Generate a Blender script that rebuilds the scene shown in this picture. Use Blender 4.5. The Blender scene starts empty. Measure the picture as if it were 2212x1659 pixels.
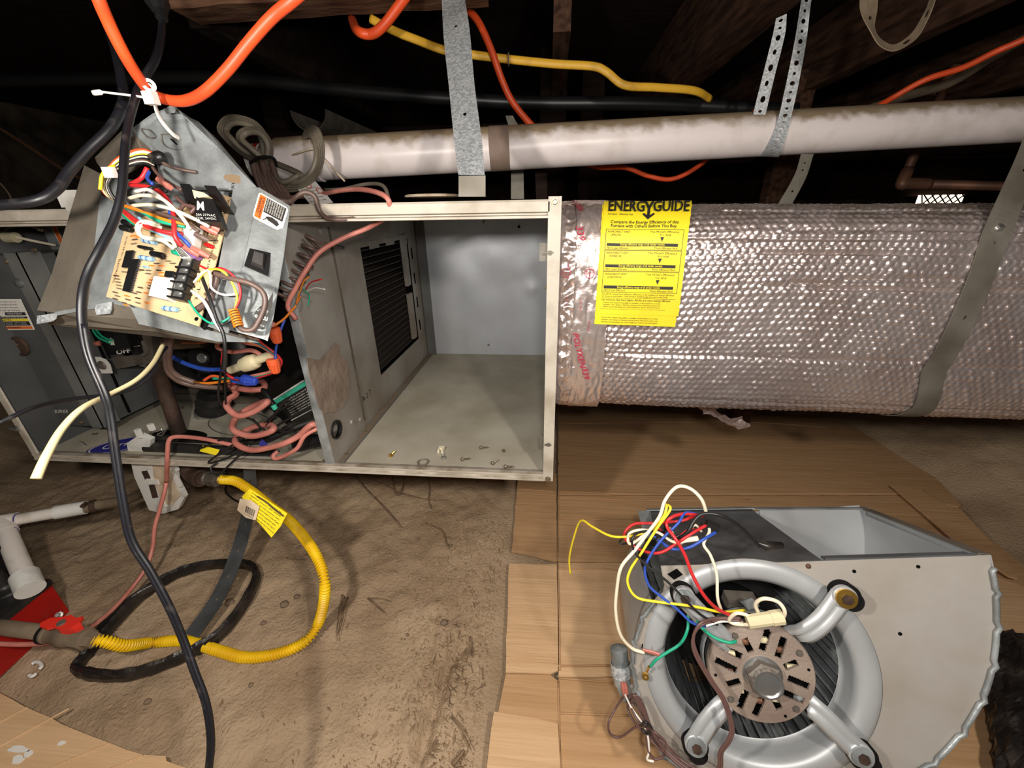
import bpy, math, random
from mathutils import Vector, noise, Matrix
random.seed(7)
V = Vector
scene = bpy.context.scene
C = scene.collection
# ------------------------------------------------------------------ camera
F, CX, CY = 850.0, 1106.0, 829.5
FWD = V((81, -375.5, F)).normalized()                 # world +Y seen from the camera (x right, y down, z forward)
DWN = V((34, 1920, F)); DWN = (DWN - FWD * DWN.dot(FWD)).normalized()
RGT = DWN.cross(FWD)
CAM = V((0, 0, 0.8))
def w_of(c): return V((c.dot(RGT), c.dot(FWD), -c.dot(DWN)))
def ray(px, py): return w_of(V(((px - CX) / F, (py - CY) / F, 1.0)))
def W(px, py, y): r = ray(px, py); return CAM + r * (y / r.y)
def G(px, py, z=0.0): r = ray(px, py); return CAM + r * ((z - 0.8) / r.z)
def XP(px, py, x): r = ray(px, py); return CAM + r * (x / r.x)
def K(px, py, d): return CAM + ray(px, py) * d
cd = bpy.data.cameras.new('camera'); cam = bpy.data.objects.new('camera', cd); C.objects.link(cam)
cx_, cy_, cz_ = w_of(V((1, 0, 0))), w_of(V((0, -1, 0))), w_of(V((0, 0, -1)))
cam.matrix_world = Matrix(((cx_.x, cy_.x, cz_.x, CAM.x), (cx_.y, cy_.y, cz_.y, CAM.y), (cx_.z, cy_.z, cz_.z, CAM.z), (0, 0, 0, 1)))
cd.sensor_fit = 'HORIZONTAL'; cd.sensor_width = 36; cd.lens = F / 2212 * 36; cd.clip_start = 0.01
scene.camera = cam
# ------------------------------------------------------------------ world, lamps, exposure
wd = bpy.data.worlds.new('world'); scene.world = wd; wd.use_nodes = True
wd.node_tree.nodes['Background'].inputs[0].default_value = (0.9, 0.85, 0.8, 1)
wd.node_tree.nodes['Background'].inputs[1].default_value = 0.018
def lamp(name, loc, power, col, size, kind='POINT'):
    l = bpy.data.lights.new(name, kind); l.energy = power; l.color = col
    l.shadow_soft_size = size
    o = bpy.data.objects.new(name, l); o.location = loc; C.objects.link(o); return o
lamp('work_light', (-0.32, 0.02, 0.86), 7.2, (1, 0.93, 0.84), 0.022)
lamp('head_lamp', (0.34, -0.12, 1.02), 8.5, (1, 0.92, 0.82), 0.03)
lamp('phone_flash', (0.03, -0.03, 0.86), 4.2, (1, 0.96, 0.92), 0.02)
scene.view_settings.view_transform = 'Standard'; scene.view_settings.look = 'None'
scene.view_settings.exposure = 1.2; scene.view_settings.gamma = 1.0
scene.view_settings.use_curve_mapping = False
# ------------------------------------------------------------------ materials
def lin(c): return tuple(((x / 255 + 0.055) / 1.055) ** 2.4 if x > 10 else x / 255 / 12.92 for x in c)
MATS = {}
def mat(name, rgb, rough=0.6, metal=0.0, rgb2=None, nscale=8.0, bump=0.0, bscale=60.0, spec=0.5, kind='noise', alpha=None, emit=None, thresh=(0.35, 0.65), coord='Object', stretch=None, dust=None, rvar=0.0):
    if name in MATS: return MATS[name]
    m = bpy.data.materials.new(name); m.use_nodes = True; nt = m.node_tree; n = nt.nodes; L = nt.links
    b = n['Principled BSDF']; col = lin(rgb) + (1,)
    b.inputs['Base Color'].default_value = col; b.inputs['Roughness'].default_value = rough; b.inputs['Metallic'].default_value = metal
    b.inputs['Specular IOR Level'].default_value = spec
    tc = n.new('ShaderNodeTexCoord'); src = tc.outputs[coord]
    if stretch:
        mp = n.new('ShaderNodeMapping'); mp.inputs['Scale'].default_value = stretch; L.new(src, mp.inputs[0]); src = mp.outputs[0]
    outc = None
    if rgb2 is not None:
        if kind == 'voronoi':
            t = n.new('ShaderNodeTexVoronoi'); t.inputs['Scale'].default_value = nscale; L.new(src, t.inputs['Vector']); f = t.outputs['Color']
            sp = n.new('ShaderNodeSeparateColor'); L.new(f, sp.inputs[0]); f = sp.outputs[0]
        else:
            t = n.new('ShaderNodeTexNoise'); t.inputs['Scale'].default_value = nscale; t.inputs['Detail'].default_value = 5; L.new(src, t.inputs['Vector']); f = t.outputs['Fac']
        r = n.new('ShaderNodeMapRange'); r.inputs[1].default_value = thresh[0]; r.inputs[2].default_value = thresh[1]; L.new(f, r.inputs[0])
        mx = n.new('ShaderNodeMix'); mx.data_type = 'RGBA'; mx.inputs[6].default_value = col; mx.inputs[7].default_value = lin(rgb2) + (1,)
        L.new(r.outputs[0], mx.inputs[0]); outc = mx.outputs[2]
        if rvar:
            rr = n.new('ShaderNodeMapRange'); rr.inputs[3].default_value = rough - rvar; rr.inputs[4].default_value = rough + rvar; L.new(r.outputs[0], rr.inputs[0]); L.new(rr.outputs[0], b.inputs['Roughness'])
    if dust:      # settled dust: a coat that lies on upward faces (it would stay there whatever the light)
        dcol, lo, hi, nsc = dust
        ge = n.new('ShaderNodeNewGeometry'); sx = n.new('ShaderNodeSeparateXYZ'); L.new(ge.outputs['Normal'], sx.inputs[0])
        t2 = n.new('ShaderNodeTexNoise'); t2.inputs['Scale'].default_value = nsc; t2.inputs['Detail'].default_value = 6; L.new(tc.outputs['Object'], t2.inputs['Vector'])
        ad = n.new('ShaderNodeMath'); ad.operation = 'MULTIPLY_ADD'; ad.inputs[1].default_value = 0.9; L.new(t2.outputs['Fac'], ad.inputs[0]); L.new(sx.outputs['Z'], ad.inputs[2])
        r2 = n.new('ShaderNodeMapRange'); r2.inputs[1].default_value = lo; r2.inputs[2].default_value = hi; L.new(ad.outputs[0], r2.inputs[0])
        mx2 = n.new('ShaderNodeMix'); mx2.data_type = 'RGBA'; mx2.inputs[7].default_value = lin(dcol) + (1,)
        if outc: L.new(outc, mx2.inputs[6])
        else: mx2.inputs[6].default_value = col
        L.new(r2.outputs[0], mx2.inputs[0]); outc = mx2.outputs[2]
    if outc: L.new(outc, b.inputs['Base Color'])
    if bump:
        t = n.new('ShaderNodeTexNoise'); t.inputs['Scale'].default_value = bscale; t.inputs['Detail'].default_value = 6; L.new(src, t.inputs['Vector'])
        bp = n.new('ShaderNodeBump'); bp.inputs['Strength'].default_value = bump; bp.inputs['Distance'].default_value = 0.004
        L.new(t.outputs['Fac'], bp.inputs['Height']); L.new(bp.outputs[0], b.inputs['Normal'])
    if emit:
        b.inputs['Emission Color'].default_value = lin(emit[0]) + (1,); b.inputs['Emission Strength'].default_value = emit[1]
    if alpha is not None: b.inputs['Alpha'].default_value = alpha
    MATS[name] = m; return m
M_dirt = mat('dirt', (184, 160, 132), 0.95, rgb2=(156, 132, 106), nscale=7, bump=1.0, bscale=160, spec=0.12)
M_dirtcrumb = mat('dirt_crumb', (176, 152, 124), 0.95, rgb2=(134, 112, 88), nscale=30, spec=0.1)
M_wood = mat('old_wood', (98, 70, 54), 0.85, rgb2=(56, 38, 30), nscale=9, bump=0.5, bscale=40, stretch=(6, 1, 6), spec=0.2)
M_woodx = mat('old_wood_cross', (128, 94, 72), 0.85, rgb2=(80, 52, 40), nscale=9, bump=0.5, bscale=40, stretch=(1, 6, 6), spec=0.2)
M_woodshade = mat('shaded_wood', (44, 31, 25), 0.9, rgb2=(28, 20, 17), nscale=9, bump=0.4, bscale=40, stretch=(1, 5, 5), spec=0.15)  # wood colour lowered so the unlit background timbers go dark
M_concrete = mat('old_concrete', (90, 82, 72), 0.95, rgb2=(60, 54, 46), nscale=8, bump=0.5, bscale=50, spec=0.1)
M_board = mat('cardboard', (194, 156, 116), 0.85, rgb2=(182, 144, 104), nscale=30, bump=0.35, bscale=70, stretch=(0.12, 3, 1), spec=0.15)
M_boardlight = mat('cardboard_pale', (214, 178, 138), 0.85, rgb2=(202, 166, 126), nscale=30, bump=0.35, bscale=70, stretch=(0.12, 3, 1), spec=0.15)
M_boardedge = mat('cardboard_edge', (120, 90, 60), 0.9, rgb2=(90, 66, 44), nscale=200)
M_cream = mat('cream_enamel', (196, 188, 174), 0.5, rgb2=(150, 138, 120), nscale=14, thresh=(0.45, 0.75), bump=0.1, bscale=200, dust=((120, 104, 84), 1.2, 1.6, 30))
M_grey = mat('grey_enamel', (112, 113, 111), 0.55, rgb2=(88, 86, 82), nscale=7, bump=0.06, bscale=300, dust=((126, 108, 86), 1.15, 1.6, 14))
M_dkgrey = mat('dark_grey_enamel', (84, 86, 86), 0.55, rgb2=(70, 70, 70), nscale=7, bump=0.06, bscale=300, dust=((110, 96, 78), 1.15, 1.6, 14))
M_galv = mat('galvanised_wall', (208, 212, 218), 0.5, 0.35, rgb2=(192, 194, 198), nscale=5, bump=0.08, bscale=30, rvar=0.08)
M_floorp = mat('dusty_floor_sheet', (186, 180, 164), 0.75, 0.05, rgb2=(164, 156, 138), nscale=7, bump=0.1, bscale=150, spec=0.25)
M_part = mat('partition_steel', (172, 168, 160), 0.5, 0.2, rgb2=(140, 130, 118), nscale=6, bump=0.08, bscale=60)
M_spangle = mat('spangled_steel', (210, 214, 216), 0.5, 0.35, rgb2=(160, 166, 170), nscale=340, kind='voronoi', thresh=(0.1, 0.9))
M_spangle_d = mat('dusty_spangled_steel', (132, 128, 118), 0.6, 0.4, rgb2=(100, 94, 84), nscale=12, bump=0.1, bscale=60)
M_zinc = mat('zinc_sheet', (168, 174, 176), 0.45, 0.35, rgb2=(118, 122, 122), nscale=24, bump=0.15, bscale=220, rvar=0.1)
M_zincd = mat('zinc_sheet_stained', (120, 112, 100), 0.6, 0.3, rgb2=(92, 84, 74), nscale=10, bump=0.1, bscale=220)
M_steel = mat('bright_steel', (200, 200, 198), 0.3, 0.9)
M_screw = mat('screw_metal', (150, 140, 118), 0.4, 0.8)
M_brass = mat('brass', (214, 170, 80), 0.3, 0.9)
M_blow = mat('blower_sheet', (178, 174, 168), 0.5, 0.25, rgb2=(160, 152, 142), nscale=9, bump=0.08, bscale=80, rvar=0.08)
M_blowd = mat('blower_sheet_dark', (112, 116, 120), 0.45, 0.45, rgb2=(74, 74, 76), nscale=9, bump=0.08, bscale=80)
M_blowb = mat('blower_sheet_blue', (184, 188, 190), 0.42, 0.3, rgb2=(164, 166, 168), nscale=6)
M_motor = mat('motor_face', (162, 146, 134), 0.55, 0.25, rgb2=(138, 122, 112), nscale=20, bump=0.2, bscale=300)
M_black = mat('black_plastic', (22, 22, 23), 0.4)
M_blackm = mat('matte_black', (16, 15, 15), 0.85, spec=0.2)
M_blackd = mat('dusty_black_rubber', (34, 32, 31), 0.55, rgb2=(62, 56, 50), nscale=30, thresh=(0.5, 0.8))
M_blackbag = mat('black_shiny_wrap', (30, 27, 26), 0.35, rgb2=(70, 62, 56), nscale=20, thresh=(0.5, 0.8), bump=0.9, bscale=50)
M_cord = mat('black_cord', (20, 20, 25), 0.42, rgb2=(60, 56, 54), nscale=60, thresh=(0.58, 0.8))
M_orange = mat('orange_cord', (232, 84, 34), 0.45, rgb2=(206, 72, 34), nscale=30)
M_romexw = mat('pale_cable', (206, 194, 150), 0.5)
M_yel = mat('yellow_coating', (250, 212, 26), 0.4, rgb2=(226, 178, 20), nscale=20)
M_romex = mat('yellow_romex', (222, 172, 50), 0.5, rgb2=(150, 112, 40), nscale=18, thresh=(0.5, 0.8))
M_label = mat('yellow_label', (246, 226, 36), 0.5, rgb2=(236, 210, 40), nscale=12)
M_ink = mat('black_ink', (38, 36, 32), 0.6)
M_white = mat('white_print', (226, 223, 216), 0.5)
M_wpvc = mat('white_pvc', (236, 226, 224), 0.35, rgb2=(206, 194, 186), nscale=16, thresh=(0.5, 0.85), dust=((150, 132, 108), 0.72, 1.15, 34))
M_pvcgrey = mat('white_pvc_small', (222, 214, 206), 0.4, rgb2=(180, 168, 152), nscale=24, thresh=(0.5, 0.8))
M_band = mat('dusty_bare_band', (140, 120, 108), 0.7, rgb2=(122, 104, 92), nscale=20)
M_redp = mat('red_print', (206, 50, 30), 0.5)
M_org = mat('orange_print', (226, 104, 36), 0.5)
M_bluep = mat('blue_print', (44, 44, 130), 0.5)
M_redbox = mat('red_plastic', (176, 20, 16), 0.45, rgb2=(150, 18, 14), nscale=10)
M_redh = mat('red_handle', (224, 50, 36), 0.45)
M_iron = mat('rusty_iron', (84, 62, 48), 0.75, 0.2, rgb2=(52, 38, 32), nscale=26, bump=0.4, bscale=120)
M_dusty = mat('dusty_pipe', (122, 106, 86), 0.85, rgb2=(96, 82, 66), nscale=18, bump=0.2, bscale=100)
M_copper = mat('dull_copper', (128, 88, 66), 0.55, 0.4, rgb2=(96, 70, 56), nscale=14)
M_pink = mat('pink_cable', (214, 138, 124), 0.45, rgb2=(186, 112, 100), nscale=20)
M_brown = mat('brown_cable', (104, 84, 76), 0.45, rgb2=(84, 66, 60), nscale=20)
M_graycord = mat('grey_cord', (128, 120, 104), 0.55, rgb2=(98, 90, 78), nscale=16)
M_ivory = mat('ivory_wire', (232, 222, 196), 0.45)
M_wyel = mat('yellow_wire', (238, 214, 50), 0.4)
M_wblue = mat('blue_wire', (44, 78, 170), 0.4)
M_wred = mat('red_wire', (196, 40, 44), 0.4)
M_wgreen = mat('green_wire', (30, 160, 124), 0.4)
M_wblack = mat('black_wire', (30, 30, 30), 0.4)
M_wwhite = mat('white_wire', (236, 230, 222), 0.4)
M_wbrown = mat('brown_wire', (96, 70, 66), 0.4)
M_worange = mat('orange_wire', (224, 130, 40), 0.4)
M_wpurple = mat('purple_sleeve', (124, 84, 140), 0.35)
M_term = mat('pink_terminal', (176, 104, 90), 0.45)
M_pcb = mat('circuit_board', (210, 180, 140), 0.6, rgb2=(194, 164, 124), nscale=20)
M_resb = mat('resistor_blue', (140, 180, 206), 0.4)
M_led = mat('red_led', (200, 24, 24), 0.25)
M_conn = mat('cream_nylon', (206, 196, 160), 0.5)
M_connw = mat('white_nylon', (226, 224, 218), 0.5, rgb2=(190, 186, 176), nscale=30, thresh=(0.5, 0.8))
M_nutO = mat('orange_wire_nut', (220, 92, 48), 0.5)
M_nutB = mat('blue_wire_nut', (48, 78, 190), 0.45)
M_teal = mat('teal_print', (60, 180, 150), 0.5)
M_foil = mat('foil_wrap', (230, 218, 216), 0.34, 0.82, rgb2=(212, 196, 192), nscale=10, bump=0.25, bscale=120, dust=((160, 148, 130), 1.15, 1.5, 20))
M_tape = mat('foil_tape', (228, 212, 206), 0.3, 0.8, bump=0.5, bscale=45)
M_fin = mat('coil_fin', (70, 62, 56), 0.6, 0.4)
M_dark = mat('shade_black', (10, 9, 8), 0.95, spec=0.1)  # near-black that paints the shade inside holes, slots and recesses
M_twig = mat('dry_twig', (146, 120, 92), 0.85, rgb2=(100, 80, 60), nscale=40)
M_stone = mat('pebble', (140, 120, 98), 0.9, rgb2=(100, 84, 68), nscale=40)
M_day = mat('daylight_vent', (240, 220, 200), 0.9, emit=((255, 226, 196), 0.9))
M_gasgrey = mat('cast_metal', (118, 112, 104), 0.55, 0.4, rgb2=(96, 88, 80), nscale=20)
M_tag = mat('worn_tag', (214, 196, 172), 0.7, rgb2=(190, 168, 140), nscale=40)
M_clear = mat('greenish_plastic', (206, 210, 190), 0.4)
M_blackstrap = mat('grey_strap', (92, 96, 98), 0.5, 0.4, rgb2=(70, 72, 72), nscale=20)
# ------------------------------------------------------------------ object helpers
ORG = {}
def finish(me, smooth):
    if smooth:
        for p in me.polygons: p.use_smooth = True
        if smooth == 'auto':
            try: me.set_sharp_from_angle(angle=math.radians(38))
            except Exception: pass
def link(name, verts, faces, m, parent=None, label=None, cat=None, group=None, kind=None, smooth=False, mats=None, fm=None):
    me = bpy.data.meshes.new(name)
    if parent is not None: org = ORG[parent.name]
    else:
        n = max(1, len(verts)); xs = [v[0] for v in verts]; ys = [v[1] for v in verts]; zs = [v[2] for v in verts]
        org = V(((min(xs) + max(xs)) / 2, (min(ys) + max(ys)) / 2, min(zs)))
    me.from_pydata([(v[0] - org.x, v[1] - org.y, v[2] - org.z) for v in verts], [], faces)
    for mm in (mats or [m]): me.materials.append(mm)
    if fm: me.polygons.foreach_set('material_index', fm)
    finish(me, smooth); me.update()
    o = bpy.data.objects.new(name, me); C.objects.link(o)
    if parent is not None: o.parent = parent
    else: o.location = org
    ORG[o.name] = org
    tag(o, label, cat, group, kind); return o
def tag(o, label=None, cat=None, group=None, kind=None):
    if label: o['label'] = label
    if cat: o['category'] = cat
    if group: o['group'] = group
    if kind: o['kind'] = kind
    return o
def thing(name, label, cat, loc, group=None, kind=None):
    o = bpy.data.objects.new(name, None); C.objects.link(o); o.location = loc; o.empty_display_size = 0.05
    ORG[o.name] = V(loc); return tag(o, label, cat, group, kind)
class MB:
    def __init__(s): s.v = []; s.f = []; s.m = []
    def add(s, vs, fs, mi=0):
        b = len(s.v); s.v += [V(v) for v in vs]; s.f += [tuple(i + b for i in f) for f in fs]; s.m += [mi] * len(fs); return s
    def hexa(s, p, mi=0):    # 8 corners: bottom loop 0-3, top loop 4-7
        return s.add(p, [(3, 2, 1, 0), (4, 5, 6, 7), (0, 1, 5, 4), (1, 2, 6, 5), (2, 3, 7, 6), (3, 0, 4, 7)], mi)
    def box(s, a, b, mi=0):
        x0, y0, z0 = a; x1, y1, z1 = b
        return s.hexa([(x0, y0, z0), (x1, y0, z0), (x1, y1, z0), (x0, y1, z0), (x0, y0, z1), (x1, y0, z1), (x1, y1, z1), (x0, y1, z1)], mi)
    def slab(s, poly, off, mi=0):   # polygon of 3-D points extruded by the vector off
        n = len(poly); off = V(off)
        return s.add([V(p) for p in poly] + [V(p) + off for p in poly], [tuple(range(n - 1, -1, -1)), tuple(range(n, 2 * n))] + [(i, (i + 1) % n, n + (i + 1) % n, n + i) for i in range(n)], mi)
    def tube(s, pts, r, seg=8, cap=True, mi=0, flat=1.0, upv=None):
        pts = [V(p) for p in pts]; n = len(pts); rs = r if isinstance(r, (list, tuple)) else [r] * n
        t = [(pts[min(i + 1, n - 1)] - pts[max(i - 1, 0)]).normalized() for i in range(n)]
        a = upv or (V((0, 0, 1)) if abs(t[0].z) < 0.9 else V((1, 0, 0)))
        u = (a - t[0] * a.dot(t[0])).normalized(); vs = []
        for i in range(n):
            u = (u - t[i] * u.dot(t[i])); u = u.normalized() if u.length > 1e-6 else t[i].orthogonal().normalized()
            w = t[i].cross(u)
            for k in range(seg):
                q = 2 * math.pi * k / seg; vs.append(pts[i] + u * (math.cos(q) * rs[i]) + w * (math.sin(q) * rs[i] * flat))
        fs = [(i * seg + k, i * seg + (k + 1) % seg, (i + 1) * seg + (k + 1) % seg, (i + 1) * seg + k) for i in range(n - 1) for k in range(seg)]
        if cap: fs += [tuple(range(seg - 1, -1, -1)), tuple((n - 1) * seg + k for k in range(seg))]
        return s.add(vs, fs, mi)
    def lathe(s, o, axis, prof, seg=32, mi=0, u=None):   # prof: (radius, height along axis)
        axis = V(axis).normalized(); o = V(o); u = V(u) if u else axis.orthogonal(); u = (u - axis * u.dot(axis)).normalized(); w = axis.cross(u)
        vs = []; m = len(prof)
        for k in range(seg):
            q = 2 * math.pi * k / seg; d = u * math.cos(q) + w * math.sin(q)
            for r, h in prof: vs.append(o + d * r + axis * h)
        fs = [(k * m + i, ((k + 1) % seg) * m + i, ((k + 1) % seg) * m + i + 1, k * m + i + 1) for k in range(seg) for i in range(m - 1)]
        return s.add(vs, fs, mi)
    def cyl(s, a, b, r, seg=16, mi=0):
        a = V(a); b = V(b); h = (b - a).length
        return s.lathe(a, b - a, [(0, 0), (r, 0), (r, h), (0, h)], seg, mi)
    def sheet(s, grid, mi=0):
        n = len(grid); m = len(grid[0])
        return s.add([p for row in grid for p in row], [(i * m + j, i * m + j + 1, (i + 1) * m + j + 1, (i + 1) * m + j) for i in range(n - 1) for j in range(m - 1)], mi)
    def build(s, name, m, parent=None, label=None, cat=None, group=None, kind=None, smooth=False):
        ms = m if isinstance(m, list) else [m]
        return link(name, s.v, s.f, None, parent, label, cat, group, kind, smooth, ms, s.m if len(ms) > 1 else None)
def cat_rom(pts, n=8):
    pts = [V(p) for p in pts]; P = [pts[0] * 2 - pts[1]] + pts + [pts[-1] * 2 - pts[-2]]; out = []
    for i in range(1, len(P) - 2):
        a, b, c, d = P[i - 1], P[i], P[i + 1], P[i + 2]
        for k in range(n):
            t = k / n; out.append(0.5 * ((2 * b) + (c - a) * t + (2 * a - 5 * b + 4 * c - d) * t * t + (3 * b - a - 3 * c + d) * t ** 3))
    out.append(pts[-1]); return out
def conv(pts, mode):
    f = {'K': K, 'W': W, 'G': G, 'X': XP, 'P': lambda a, b, c: V((a, b, c))}[mode]; return [f(*p) for p in pts]
def wire(name, pts, r, m, parent=None, label=None, cat=None, group=None, mode='K', seg=8, n=8, flat=1.0, smooth=True):
    return MB().tube(cat_rom(conv(pts, mode), n), r, seg, flat=flat).build(name, m, parent, label, cat, group, smooth=smooth)
def bil(q):      # q: tl, tr, br, bl -> f(u, v, h): u right, v down, h along the normal towards the viewer
    a, b, c, d = [V(p) for p in q]; nrm = (b - a).cross(a - d).normalized()
    cen = (a + b + c + d) / 4
    if nrm.dot(CAM - cen) < 0: nrm = -nrm
    def f(u, v, h=0.0): return (a * (1 - u) + b * u) * (1 - v) + (d * (1 - u) + c * u) * v + nrm * h
    f.n = nrm; return f
def mbox(mb, f, u0, u1, v0, v1, h0, h1, mi=0):
    return mb.hexa([f(u0, v0, h0), f(u0, v1, h0), f(u1, v1, h0), f(u1, v0, h0), f(u0, v0, h1), f(u0, v1, h1), f(u1, v1, h1), f(u1, v0, h1)], mi)
TX = {}
def glyphs(s, bold=0.0):
    k = (s, bold)
    if k in TX: return TX[k]
    cu = bpy.data.curves.new('lettering', 'FONT'); cu.body = s; cu.size = 1; cu.resolution_u = 2; cu.offset = bold
    ob = bpy.data.objects.new('lettering', cu); me = bpy.data.meshes.new_from_object(ob)
    vs = [v.co.copy() for v in me.vertices]; fs = [tuple(p.vertices) for p in me.polygons]
    bpy.data.objects.remove(ob); bpy.data.meshes.remove(me); bpy.data.curves.remove(cu)
    if vs:
        x0 = min(v.x for v in vs); x1 = max(v.x for v in vs)
        vs = [V((v.x - x0, v.y, 0)) for v in vs]; w = x1 - x0
    else: w = 1
    TX[k] = (vs, fs, w); return TX[k]
def text(mb, f, s, u, v, h, width, bold=0.0, lift=0.0006, flip=False, mi=0, al='l', rot=0):
    """text on surface f: baseline-left at (u,v) (v down), cap height h and width in the same units"""
    vs, fs, w = glyphs(s, bold); sx = width / w; sy = h / 0.7; u0 = u - (width if al == 'r' else width / 2 if al == 'c' else 0); out = []
    for p in vs:
        a, b = p.x * sx, p.y * sy
        if rot == 90: a, b = b, -a        # reads downwards
        if rot == -90: a, b = -b, a
        if flip: out.append(f(u0 + width - a, v + b, lift))
        else: out.append(f(u0 + a, v - b, lift))
    mb.add(out, fs, mi); return mb
def strapmesh(L, R, th=0.0012, holes=None, mb=None, hr=0.3, nseg=None):
    """metal strap between two edge lines of 3-D points; holes: list of (t along 0..1, radius as fraction of width)"""
    mb = mb or MB(); L = cat_rom(L, 10); R = cat_rom(R, 10); n = len(L)
    def P(t, s, h=0):
        x = max(0, min(t, 1)) * (n - 1); i = min(int(x), n - 2); k = x - i
        a = L[i].lerp(L[i + 1], k); b = R[i].lerp(R[i + 1], k); nn = (L[i + 1] - L[i]).cross(b - a).normalized()
        return a.lerp(b, s) + nn * h
    hs = sorted(holes or []); length = sum((L[i + 1] - L[i]).length for i in range(n - 1)); wd_ = (L[0] - R[0]).length
    cuts = [0.0]
    for t, r in hs: cuts += [max(cuts[-1], t - 0.5 * wd_ / length), min(1, t + 0.5 * wd_ / length)]
    cuts.append(1.0)
    for side in (0, th):
        for i in range(0, len(cuts) - 1):
            a, b = cuts[i], cuts[i + 1]
            if b - a < 1e-6: continue
            if i % 2 == 0:
                k = max(1, int((b - a) * n)); mb.sheet([[P(a + (b - a) * j / k, 0, side), P(a + (b - a) * j / k, 1, side)] for j in range(k + 1)])
            else:
                t, r = hs[i // 2]; N = 16; outer = []; inner = []
                for q in range(N):
                    an = 2 * math.pi * q / N; c, s_ = math.cos(an), math.sin(an); m_ = max(abs(c), abs(s_))
                    outer.append(P((a + b) / 2 + c / m_ * (b - a) / 2, 0.5 + s_ / m_ * 0.5, side)); inner.append(P((a + b) / 2 + c * r * wd_ / length, 0.5 + s_ * r, side))
                mb.add(outer + inner, [(q, (q + 1) % N, N + (q + 1) % N, N + q) for q in range(N)])
    for s in (0, 1): mb.sheet([[P(j / n, s, 0), P(j / n, s, th)] for j in range(n + 1)])
    return mb
def bolt(mb, p, nrm, r, h, mi=0, seg=6):
    mb.lathe(p, nrm, [(0, -h * 0.3), (r * 1.35, -h * 0.3), (r * 1.35, h * 0.15), (r, h * 0.15), (r, h), (r * 0.7, h * 1.1), (0, h * 1.1)], seg, mi); return mb
# ================================================================== SETTING
def seg_d(p, a, b):
    ab = b - a; t = max(0, min(1, (p - a).dot(ab) / ab.length_squared)); return (p - (a + ab * t)).length
GUL = [G(1000, 1395).xy, G(965, 1440).xy, G(940, 1520).xy, G(915, 1600).xy, G(890, 1700).xy]
GUL2 = [G(940, 1330).xy, G(925, 1440).xy, G(912, 1560).xy]
def ground(x, y):
    p = V((x, y)); big = noise.noise(V((x * 2.2, y * 2.2, 0)))
    h = big * 0.012 + noise.noise(V((x * 9, y * 9, 3))) * 0.006 + noise.noise(V((x * 30, y * 30, 5))) * 0.0045 + abs(noise.noise(V((x * 70, y * 70, 8)))) * 0.0045
    # trampled smooth zone under the sheets of board
    k = max(0, min(1, (x + 0.16) / 0.1)) * max(0, min(1, (1.60 - y) / 0.1)) * max(0, min(1, (1.5 - 0.35 * y + 0.25 - x) / 0.15))
    k2 = max(0, min(1, (0.52 - 0.36 * (x + 1.3) - y) / 0.06)) if x < -0.1 else 0
    k = max(k, k2 * 0.9)
    h = h * (1 - k) - 0.012 * k
    g = min(min(seg_d(p, GUL[i], GUL[i + 1]) for i in range(4)), min(seg_d(p, GUL2[i], GUL2[i + 1]) for i in range(2)) + 0.012) if (-0.5 < x < 0.05 and y < 0.75) else 1
    if g < 0.05: h -= 0.022 * (1 - k) * max(0, 1 - g / (0.016 + 0.012 * noise.noise(V((x * 40, y * 40, 1))))) ; h += 0.006 * (1 - k) * math.exp(-((g - 0.03) / 0.012) ** 2)
    if x > 1.15: h += min(0.22, 0.35 * (x - 1.15)) * max(0, min(1, (y - 0.7) / 0.5))
    if y > 1.7: h += min(0.45, 0.3 * (y - 1.7))
    if x < -1.9: h += 0.25 * (-1.9 - x)
    return h
def frange(a, b, s):
    n = max(1, round((b - a) / s)); return [a + (b - a) * i / n for i in range(n)]
xs = frange(-3.2, -1.6, 0.06) + frange(-1.6, 0.1, 0.0065) + frange(0.1, 1.3, 0.02) + frange(1.3, 2.2, 0.012) + frange(2.2, 3.6, 0.05) + [3.6]
ys = frange(-0.5, 0.2, 0.05) + frange(0.2, 1.15, 0.0065) + frange(1.15, 1.9, 0.016) + frange(1.9, 4.4, 0.06) + [4.4]
vs = [V((x, y, ground(x, y))) for y in ys for x in xs]; m_ = len(xs)
fs = [(j * m_ + i, j * m_ + i + 1, (j + 1) * m_ + i + 1, (j + 1) * m_ + i) for j in range(len(ys) - 1) for i in range(m_ - 1)]
link('floor', vs, fs, M_dirt, kind='structure', smooth=True)
MB().box((-3.2, -0.5, 1.42), (3.6, 4.4, 1.45)).build('ceiling', M_woodshade, kind='structure')
MB().box((-3.2, 4.3, -0.1), (3.6, 4.4, 1.43)).build('wall_back', M_concrete, kind='structure')
MB().box((-3.25, -0.5, -0.1), (-3.15, 4.4, 1.43)).build('wall_left', M_concrete, kind='structure')
MB().box((3.55, -0.5, -0.1), (3.65, 4.4, 1.43)).build('wall_right', M_concrete, kind='structure')
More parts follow.
